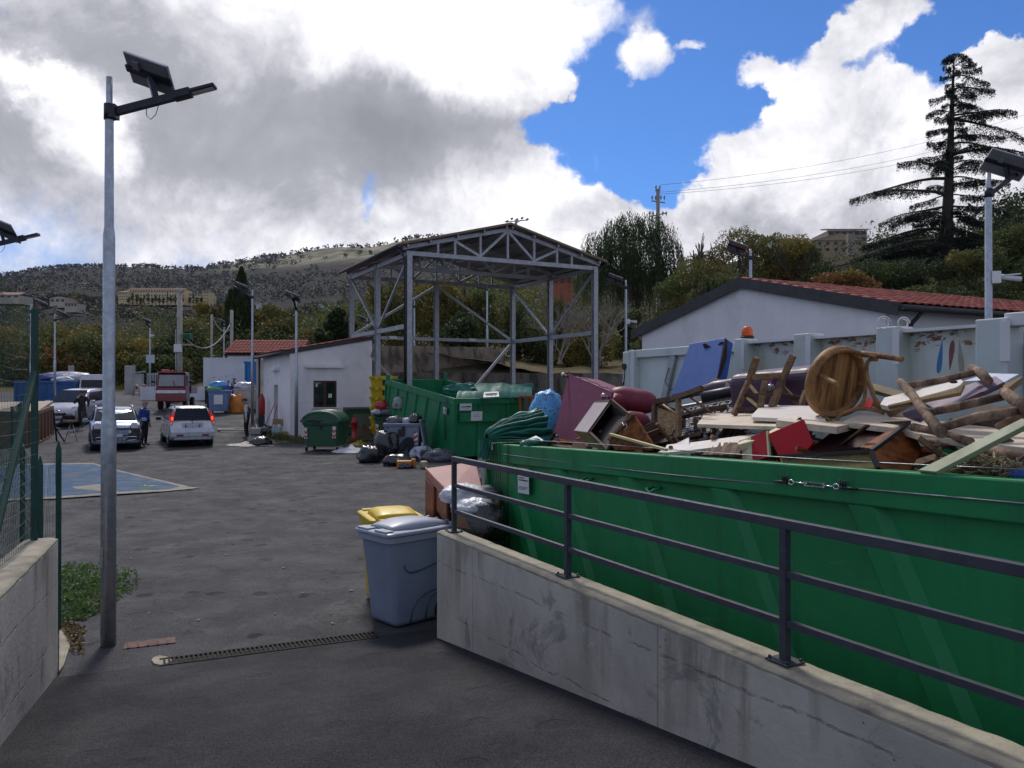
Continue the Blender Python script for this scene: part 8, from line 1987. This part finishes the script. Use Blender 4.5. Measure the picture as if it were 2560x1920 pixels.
# far pylon pole and wires above the trees on the right
def power_pole():
    p = P(1645, 472, 105); t = thing('power_pole', 'concrete power pole with three crossarms rising above the willow', 'power pole', (p.x, p.y, 8)); H = p.z-8
    obj('shaft', MB().box((0, 0, H/2), (.42, .42, H)), CPOLE, t)
    for z, l0, l1 in ((H-.2, -.0, .0), (H-1.3*1.2, -.75, .85), (H-2.8*1.3, -1.1, 1.1)):
        z_ = z; ca = obj('crossarm', MB().bar((min(l0, -.25)-.1, 0, z_), (max(l1, .25)+.1, 0, z_+(.5 if l1 == 1.1 else -.25 if l1 else 0)), .14, .14), CPOLE, t)
        for x in ((l0, l0+.45, l1-.45, l1) if l1 else (-.25, .25)): obj('insulator', MB().tube([(x, 0, z_+.1), (x, 0, z_+.3), (x, 0, z_+.35), (x, 0, z_+.7)], [.05, .05, .13, .10], 8), GALVD, ca)
    for i, (y1, y0) in enumerate(((462, 240), (480, 255), (485, 300))):
        wire(['highest', 'middle', 'lowest'][i]+' thin overhead power line running right from the power pole', [P(1650, y1, 105), P(2560, y1-175+i*12, 125)], .022, 1.5, GC, 'power_line')
power_pole()
p = P(1290, 553, 62); mb = MB(); mb.box(p+Vector((0, 0, -2)), (.2, .2, 4.2))
for k, (dx, dz) in enumerate(((-.75, -.05), (-.4, .15), (0, .1), (.4, .2), (.8, .1))): mb.cyl(p+Vector((dx, 0, dz)), p+Vector((dx+.15, 0, dz+.12)), .09, n=8)
mb.bar(p+Vector((-.9, 0, -.05)), p+Vector((.9, 0, .1)), .07, .07); mb.bar(p+Vector((-.3, 0, -.3)), p+Vector((.4, 0, .1)), .07, .07)
top('power_line_crossarm', mb, GALVD, 'dark pole head with insulators just showing above the canopy ridge', 'crossarm')
# ---------------------------------------------------------------- houses
WINM = mat('window_dark', (.035, .03, .028), .4); STUC = mat('ochre_stucco', (.62, .48, .27), .9, col2=(.54, .42, .23), scale=.4); STUC2 = mat('pale_stucco', (.45, .40, .31), .9, col2=(.38, .33, .26), scale=.5); ROOFT = mat('roof_tile_far', (.26, .14, .10), .9, col2=(.18, .10, .075), scale=1.5)
def house(label, px0, px1, pyb, pyt, D, dep, rows, cols, wallm=STUC, rise=.18, yaw=0, gable=True, win=(.5, .55), name='house', zb=-3):
    a, b = P(px0, pyb, D), P(px1, pyb, D); Wd = b.x-a.x; H = P(0, pyt, D).z-a.z
    t = thing(name, label, 'house' if name == 'house' else 'building', a, yaw)
    obj('wall', MB().box((Wd/2, dep/2, (H+zb)/2), (Wd, dep, H-zb)), wallm, t)
    if gable: obj('roof', MB().prism([(-Wd*.04, -Wd*.02, H), (Wd*1.04, -Wd*.02, H), (Wd*.5, -Wd*.02, H+Wd*rise)], (0, dep*1.04, 0)), ROOFT, t); obj('gable', MB().prism([(0, -Wd*.023, H-.02), (Wd, -Wd*.023, H-.02), (Wd*.5, -Wd*.023, H+Wd*rise*.9)], (0, .1, 0)), wallm, t)
    else: obj('roof', MB().prism([(-Wd*.02, -.6, H), (Wd*1.02, -.6, H), (Wd*.97, dep/2, H+rise*dep), (Wd*.03, dep/2, H+rise*dep)], (0, .3, .35)), ROOFT, t)
    me = MB().box((0, 0, 0), (Wd/cols*win[0], .25, H/rows*win[1])).mesh('window', WINM)
    for r in range(rows):
        for c in range(cols):
            o = bpy.data.objects.new('window', me); COL.objects.link(o); o.parent = t; o.location = (Wd*(c+.5)/cols, -.05-(.0), H*(r+.55)/rows)
    return t
house('long three storey ochre building with a tiled roof on the hillside', 316, 462, 754, 724, 700, 16, 3, 22, rise=.10, gable=False, name='building', win=(.42, .42))
house('lower ochre wing at the left end of the hillside building', 295, 318, 752, 731, 690, 14, 3, 5, rise=.12, gable=False, name='building', win=(.42, .42))
house('square ochre building to the right of the long hillside building', 472, 521, 756, 735, 690, 18, 3, 7, rise=.05, gable=False, name='building', win=(.45, .45))
house('taller ochre corner block at the right of the hillside buildings', 504, 522, 757, 729, 685, 14, 4, 3, rise=.06, gable=False, name='building', win=(.4, .45))
house('cream house with a gable and arched windows on the left hillside', 124, 163, 757, 746, 500, 14, 1, 3, STUC2, rise=.13)
house('flat pale house below the cream gabled house', 161, 192, 768, 758, 480, 10, 1, 4, STUC2, rise=.04, gable=False)
house('low house with a red tiled roof at the far left edge', -20, 48, 745, 738, 420, 12, 1, 4, STUC2, rise=.16, gable=False)
house('pale stone farmhouse with a gable in the middle distance', 763, 801, 815, 796, 380, 16, 2, 3, STUC2, rise=.12, win=(.25, .4))
house('red tiled wing on the left of the stone farmhouse', 744, 765, 810, 795, 386, 10, 1, 2, mat('brown_stone', (.16, .12, .09), .9), rise=.08, gable=False)
house('tiny white house half hidden by trees in the valley', 794, 808, 770, 762, 520, 8, 1, 2, mat('far_white', (.55, .54, .52), .9), rise=.1)
house('small white house beside the valley road', 640, 648, 762, 756, 560, 6, 1, 1, MATS['far_white'], rise=.1)
house('red brick house showing under the canopy roof on the right', 1380, 1432, 712, 690, 120, 8, 1, 3, mat('red_brick_far', (.36, .12, .07), .9), rise=.12, gable=False)
house('cream villa with stepped tiled roofs up on the right hill', 2040, 2160, 632, 601, 170, 14, 2, 6, mat('villa_stucco', (.36, .28, .17), .9, col2=(.30, .23, .14)), rise=.16, win=(.3, .4))
house('second storey block with a balcony behind the cream villa', 2070, 2168, 604, 576, 186, 10, 2, 6, mat('taupe_stucco', (.30, .25, .21), .9), rise=.1, gable=False, win=(.55, .45))
house('low pale house left of the villa behind the autumn trees', 1985, 2042, 640, 622, 190, 8, 1, 3, STUC2, rise=.1)
house('white house roof hidden in the trees above the autumn trees', 1930, 2000, 622, 600, 200, 8, 2, 3, MATS['far_white'], rise=.06, gable=False)
tag(top('chimney_stack', MB().box((0, 0, 0), (1.2, 1.2, 4.5)), MATS['taupe_stucco'], 'grey concrete tower standing before the cream villa', 'tower'), None).location = P(2126, 612, 165)
# cypress row before the ochre building
t_ = []
for i in range(20):
    px = 322+i*9.5+rnd(-2, 2)
    if 462 < px < 470: continue
    q = P(px, 757, 670); h = rnd(4, 8); 
    np.random.seed(i); t = thing('cypress', 'dark pointed cypress in the row before the ochre hillside buildings', 'tree', q, 0, 'cypresses before the ochre buildings')
    pp = blobpts((0, 0, h*.5), (1.3, 1.3, h*.62), 40, .2); leaves('crown', pp, 1.7, [G_DK], parent=t); obj('trunk', MB().cyl((0, 0, -3), (0, 0, h*.6), .3, .1, 5), BARK, t)
# ---------------------------------------------------------------- trees
def T(label, px, pyb, pyt, D, wpx, mix, n=9000, leaf=.28, name='tree', cat='tree', seed=1, **k):
    b = P(px, pyb, D); H = (pyb-pyt)/F*D*1.09; wpx *= 1.12; return tree(name, label, b, H, wpx/F*D, mix, n, leaf, seed=seed, cat=cat, **k)
AUT = [(G_OL, 5), (G_MD, 4), (G_YE, 1.3), (G_OR, .7)]; GRE = [(G_MD, 5), (G_DK, 4), (G_OL, 2)]; DRK = [(G_DK, 7), (G_MD, 2)]; YEL = [(G_YE, 4), (G_OL, 5), (G_MD, 2)]; BRN_ = [(G_OR, 1), (G_OL, 4), (G_YE, 2), (G_MD, 2)]
# left band behind the blue skip and gate
spec = [(30, 960, 838, 92, 210, AUT), (140, 962, 815, 88, 190, YEL), (205, 960, 842, 80, 150, BRN_), (262, 958, 812, 86, 190, BRN_), (330, 962, 850, 82, 150, YEL), (400, 962, 862, 78, 120, GRE), (470, 955, 800, 90, 170, GRE), (-60, 960, 850, 80, 170, GRE)]
labs = ['olive green bush tree behind the wire fence at the far left', 'yellowing poplar like tree behind the blue skip', 'brownish shrub tree behind the slim concrete post', 'rust tinged broad tree left of the gate pillar', 'yellow green tree behind the gate pillar', 'low green shrub behind the sliding gate', 'green tree behind the transformer pole', 'dark green tree beyond the left edge of the fence']
for i, (px, yb, yt, D, w, mx) in enumerate(spec): T(labs[i], px, yb, yt, D, w, mx, 11000, .24, seed=i+1, crownlow=.02)
T('golden green tree left of the tall dark cypress', 535, 905, 752, 105, 120, YEL, 6500, .34, seed=21, crownlow=.05)
T('green tree right of the tall dark cypress', 650, 910, 765, 100, 130, YEL, 6500, .34, seed=22, crownlow=.05)
T('olive tree behind the hut roof', 705, 905, 760, 95, 130, AUT, 6500, .32, seed=23, crownlow=.05)
T('low bush behind the hut roof in front of the farmhouse', 790, 895, 828, 85, 110, BRN_, 4500, .26, seed=24, crownlow=.0)
def columnar(label, px, pyb, pyt, D, wpx, m, n, leaf, seed):
    np.random.seed(seed); b = P(px, pyb, D); H = (pyb-pyt)/F*D; w = wpx/F*D
    t = thing('cypress', label, 'tree', b); z = np.random.uniform(0, 1, n)**.85; a = np.random.uniform(0, 6.283, n)
    r = w/2*np.sqrt(np.random.uniform(.25, 1, n))*np.clip(np.minimum(z*7, (1-z)*2.2), 0, 1)**.6*(1+.22*np.sin(a*5+z*19)); pts = np.stack([np.cos(a)*r, np.sin(a)*r, z*H], 1)
    leaves('crown', pts, np.random.uniform(.6, 1.3, n)*leaf, [m, G_MD], (np.random.rand(n) < .12).astype(int), stretch=(1.6, .6), axis=(0, 0, 1), parent=t); obj('trunk', MB().cyl((0, 0, -1), (0, 0, H*.9), .25, .05, 8), BARK, t)
columnar('tall dark cypress tree between the solar lamps', 603, 905, 672, 98, 48, G_DK, 7000, .5, 1)
columnar('shorter dark cypress joined to the left of the tall one', 577, 905, 728, 97, 36, G_DK, 4500, .5, 2)
T('dark bushy evergreen left of the canopy', 848, 885, 765, 72, 74, DRK, 9000, .24, seed=31, crownlow=.02, name='evergreen_bush')
T('small dark evergreen behind the left canopy brace', 800, 880, 822, 70, 60, DRK, 4500, .22, seed=32, crownlow=.0, name='evergreen_bush')
# behind the canopy
for i, (px, yb, yt, D, w, mx, lab) in enumerate(((975, 868, 705, 56, 150, BRN_, 'autumn tree with rusty leaves behind the left half of the canopy'), (1085, 866, 700, 58, 170, YEL, 'yellow green tree behind the middle column of the canopy'), (1180, 872, 715, 57, 150, AUT, 'olive tree behind the right half of the canopy'), (1290, 900, 735, 60, 170, GRE, 'green tree behind the right columns of the canopy'), (1390, 912, 745, 62, 170, AUT, 'olive shrub tree right of the canopy'), (1475, 915, 800, 58, 150, YEL, 'low yellow green bush behind the far retaining wall'), (1560, 905, 780, 66, 150, GRE, 'green bush right of the bare branches'), (1640, 920, 800, 60, 150, GRE, 'green bush at the left corner of the warehouse roof'), (1150, 872, 790, 52, 130, DRK, 'dark shrub on top of the tall retaining wall'))):
    T(lab, px, yb, yt, D, w, mx, 12000, .15, seed=40+i, crownlow=.02)
# right: autumn trees behind the warehouse
for i, (px, yb, yt, D, w, mx, lab) in enumerate(((1745, 850, 612, 78, 190, AUT, 'leftmost autumn tree above the warehouse ridge'), (1830, 850, 585, 82, 200, AUT, 'tall olive tree behind the warehouse lamp'), (1925, 850, 578, 84, 190, AUT, 'feathery olive tree right of the warehouse lamp'), (2005, 850, 592, 80, 170, AUT, 'olive tree to the left of the hillside villa'), (1790, 870, 690, 62, 210, GRE, 'dark green shrub below the autumn trees'), (2080, 850, 655, 74, 160, DRK, 'dark hedge tree below the villa'), (2180, 850, 650, 76, 180, DRK, 'dark evergreen hedge under the cedar'), (2280, 850, 660, 72, 190, DRK, 'dark shrub to the left of the cedar trunk'), (2330, 850, 700, 60, 170, GRE, 'mid green tree in front of the cedar trunk'), (2420, 850, 620, 64, 200, GRE, 'bright green tree behind the right lamp pole'), (2520, 850, 560, 68, 200, GRE, 'large green tree at the right edge above the container'), (2620, 850, 520, 75, 220, DRK, 'dark green tree cut by the right edge of the photograph'))):
    T(lab, px, yb, yt, D, w, mx, 22000, .17, seed=60+i, crownlow=.15)
for i, (px, yt, w, lab) in enumerate(((2500, 500, 260, 'dark wooded tree top high behind the right lamp'), (2600, 480, 260, 'dark tree top at the right edge of the skyline'), (2230, 622, 150, 'dark pine low on the skyline left of the cedar'), (2300, 590, 160, 'dark tree behind the cedar trunk'))):
    T(lab, px, 720, yt, 130, w, DRK, 9000, .42, seed=80+i, crownlow=.1)
T('orange red bush glowing over the warehouse roof', 2115, 770, 690, 46, 165, [(G_OR, 6), (G_YE, 1)], 9000, .13, name='bush', cat='bush', seed=90, crownlow=.3)
# willow
def willow():
    np.random.seed(5); random.seed(5); D = 88; b = P(1575, 860, D); t = thing('willow_tree', 'large dark weeping willow standing behind the right side of the canopy', 'tree', b)
    mb = MB(); tips = []; limb_tree(mb, (0, 0, -1), (0, 0, 1), 5.5, .45, 3, .7, 3, .25, 7, tips); obj('trunk', mb, BARK, t)
    pts = []; s = F/D
    for (cx, cy, r) in ((1480, 640, 34), (1500, 610, 40), (1530, 625, 38), (1545, 580, 40), (1575, 560, 36), (1600, 590, 44), (1625, 560, 34), (1655, 585, 36), (1670, 620, 34), (1690, 650, 26), (1560, 640, 50), (1610, 650, 54), (1470, 690, 34), (1515, 690, 44), (1655, 680, 40), (1585, 700, 50)):
        c = P(cx, cy, D+rnd(-1.5, 1.5))-b; r = r/s; n = int(46*r*r)
        d = np.random.normal(size=(n, 3)); d[:, 2] = abs(d[:, 2])*.8+.0; d /= np.linalg.norm(d, axis=1)[:, None]
        for q in d:
            p = np.array(c)+q*r*np.random.uniform(.55, 1.06); L = rnd(.8, 4.4)*(1.2-.3*q[2]); m = int(L/.22); sw = np.random.normal(size=2)*.06; out = q[:2]*.30
            for k in range(m):
                f = k/m; pts.append((p[0]+out[0]*min(f*3, 1)*1.2+sw[0]*k*.3, p[1]+out[1]+sw[1]*k*.3, p[2]-L*f))
    pts = np.array(pts); pts += np.random.normal(size=pts.shape)*.05
    if len(pts) > 120000: pts = pts[np.random.permutation(len(pts))[:120000]]
    leaves('crown', pts, np.random.uniform(.7, 1.3, len(pts))*.30, [G_WIL, G_DK], (np.random.rand(len(pts)) < .35).astype(int), stretch=(1.3, .35), axis=(0, 0, 1), parent=t)
willow()
# bare pale tree
def bare():
    random.seed(12); D = 56
    for i, (px, yb, yt, lab) in enumerate(((1500, 905, 700, 'bare pale branched tree right of the canopy'), (1400, 900, 730, 'leafless pale tree seen through the canopy columns'), (1620, 900, 760, 'small bare tree above the earth bank by the warehouse'))):
        b = P(px, yb, D); t = thing('bare_tree', lab, 'tree', b); mb = MB(); H = (yb-yt)/F*D
        for k in range(4): limb_tree(mb, (rnd(-.4, .4), rnd(-.3, .3), -.3), (rnd(-.7, .7), rnd(-.3, .3), 1), H*.36, .075, 4, .85, 3, .10, 5)
        obj('trunk', mb, BARKL, t)
bare()
# cedar
def cedar():
    np.random.seed(8); random.seed(8); D = 92; s = F/D; b = P(2352, 700, D); t = thing('cedar_tree', 'tall dark cedar with flat ragged tiers against the clouds', 'tree', b)
    ax = lambda py: P(2362+(700-py)*.045, py, D)-b
    mb = MB(); ys = np.linspace(720, 140, 16); mb.tube([ax(y) for y in ys], [max(.05, .78*((y-135)/560)**.8) for y in ys], 10); tips = []
    pts = []; ps = []
    tiers = [(142, 32, 45), (158, 22, 60), (176, 34, 100), (200, 22, 70), (214, 18, 125), (232, 52, 60), (250, 26, 112), (268, 66, 80), (285, 18, 150), (297, 42, 182), (320, 84, 60), (345, 32, 140), (352, 64, 130), (378, 88, 40), (375, 14, 200), (400, 42, 100), (418, 130, 90), (440, 226, 120), (455, 60, 170), (485, 228, 90), (505, 150, 130), (520, 178, 60), (540, 130, 130), (565, 215, 90), (590, 228, 140), (612, 170, 150), (632, 185, 90), (650, 130, 90)]
    for ti, (py, Ls, Rs) in enumerate(tiers):
        base = ax(py+rnd(2, 14))
        br = [(-1, Ls*rnd(.85, 1.1), rnd(-.35, .35)), (1, Rs*rnd(.85, 1.1), rnd(-.35, .35)), (-1, Ls*rnd(.4, .8), rnd(-1.2, -.7)), (1, Rs*rnd(.4, .8), rnd(.7, 1.2)), (1, Rs*rnd(.4, .8), rnd(-1.2, -.7)), (-1, Ls*rnd(.4, .75), rnd(.7, 1.2))]; br = br[:2]+random.sample(br[2:], 2 if py < 540 else 4)
        for sg, l, az in br:
            L = l/s*1.0; d = Vector((sg*math.cos(az), math.sin(az), 0)); rise = rnd(-.02, .34) if py < 480 else rnd(-.06, .22); bend = rnd(-.10, .10)
            pth = [base+d*L*f+Vector((bend*L*f*f, 0, L*(rise*f-.24*f*f)+.12*math.sin(f*7+py))) for f in np.linspace(0, 1, 7)]
            mb.tube(pth, list(np.linspace(max(.04, L*.022), .015, 7)), 5)
            n = int(L*(170 if py < 540 else 250))
            for _ in range(n):
                f = rnd(.22, 1)**.8; i = min(5, int(f*6)); p = pth[i].lerp(pth[i+1], f*6-i); wd = min(L*.17, 1.25)*math.sin(math.pi*min(1, (f*.85+.12)))+.12
                side = Vector((-d.y, d.x, 0)); o = rnd(-1, 1)*wd
                pts.append(p+side*o+Vector((0, 0, rnd(-.12, .12)-.34*abs(o)-abs(random.gauss(0, .26))*(.4+f))))
    obj('trunk', mb, mat('cedar_bark', (.045, .035, .028), .9), t)
    # crest
    for _ in range(900):
        a = rnd(0, 6.28); r = rnd(0, 1)**.5; c = ax(143); pts.append(c+Vector((math.cos(a)*r*1.7+.25, math.sin(a)*r*1.2, .35-r*r*.9+rnd(-.15, .15))))
    pts = np.array([tuple(p) for p in pts])
    leaves('crown', pts, np.random.uniform(.5, 1.3, len(pts))*.24, [G_NEE], stretch=(1.3, .40), parent=t)
cedar()
# weeds by the lamp foot and along the wall
def weeds():
    np.random.seed(4); random.seed(4); pts = []
    for _ in range(5200):
        px = rnd(150, 345); py = rnd(1440, 1575)
        edge = 1440+20*math.sin(px*.05); lim = 1552-max(0, px-215)*.62
        if py > lim or (px > 300 and rnd(0, 1) < .5): continue
        p = G(px, py); h = .16*mnoise.noise(Vector((p.x*3, p.y*3, 0)))+.13; h *= min(1, (lim-py)/25)
        pts.append((p.x+rnd(-.03, .03), p.y+rnd(-.03, .03), rnd(.0, 1)**.5*max(.02, h)))
    pts = np.array(pts); o = leaves('weeds', pts, np.random.uniform(.6, 1.4, len(pts))*.042, [leafmat('weed_green', (.045, .11, .018), (.09, .17, .04), 3), leafmat('weed_pale', (.11, .17, .06), (.17, .22, .09), 3)], (np.random.rand(len(pts)) < .3).astype(int), stretch=(1, .8))
    tag(o, 'patch of green weeds growing beside the near lamp pole', 'weeds', kind='stuff')
    pts = []
    for _ in range(900):
        f = rnd(0, 1); p = G(150+f*40+rnd(-8, 45)*(.6), 1560+f*70*rnd(.2, 1.2)); pts.append((p.x, p.y, rnd(.008, .03)))
    o = leaves('dead_leaves', np.array(pts), np.random.uniform(.5, 1.4, len(pts))*.035, [leafmat('dead_leaf', (.16, .11, .05), (.26, .20, .10), 4), leafmat('dead_leaf_dark', (.05, .035, .02), (.09, .06, .035), 4)], np.random.randint(0, 2, len(pts)), flat=.9)
    tag(o, 'dead leaves gathered at the foot of the left concrete wall', 'dead leaves', kind='stuff')
    mb = MB(); pl = [G(150, 1555), G(185, 1560), G(178, 1610), G(160, 1665), G(149, 1680)]; mb.prism([p+Vector((0, 0, .001)) for p in pl], (0, 0, .012)); struct('cement_kerb', mb, CONCT)
    # tufts along the hut, the walls and the yard edges
    pts = []
    for (x0, y0, x1, y1, n, h) in ((668, 1094, 760, 1108, 500, .22), (860, 1110, 930, 1100, 200, .2), (235, 985, 330, 978, 900, .6), (60, 1010, 92, 1012, 300, .5)):
        for _ in range(n):
            f = rnd(0, 1); p = G(x0+(x1-x0)*f, y0+(y1-y0)*f+rnd(-3, 3)); pts.append((p.x, p.y, p.z+rnd(0, h)))
    o = leaves('grass', np.array(pts), np.random.uniform(.6, 1.4, len(pts))*.10, [G_MD, G_OL], np.random.randint(0, 2, len(pts)), stretch=(1.5, .4), axis=(0, 0, 1)); tag(o, 'tufts of rough grass along the edges of the yard', 'grass', kind='stuff')
weeds()
# haze
def haze():
    mb = MB(); mb.box((0, 1700, 300), (9000, 3900, 900)); me = mb.mesh('haze', []) if False else None
    m = bpy.data.materials.new('haze_air'); m.use_nodes = True; t = NT(m.node_tree); t.n.clear(); out = t.add('ShaderNodeOutputMaterial'); v = t.add('ShaderNodeVolumePrincipled')
    v.inputs['Color'].default_value = (.72, .80, 1.0, 1); v.inputs['Density'].default_value = .00002; v.inputs['Anisotropy'].default_value = .2; t.l.new(v.outputs[0], out.inputs['Volume'])
    mb = MB(); mb.box((0, 1650, 309), (8400, 3900, 620)); o = obj('haze', mb, m); o['kind'] = 'stuff'; tag(o, 'thin blue haze lying over the valley', 'haze')
    o.location = (0, 0, 0)
haze()
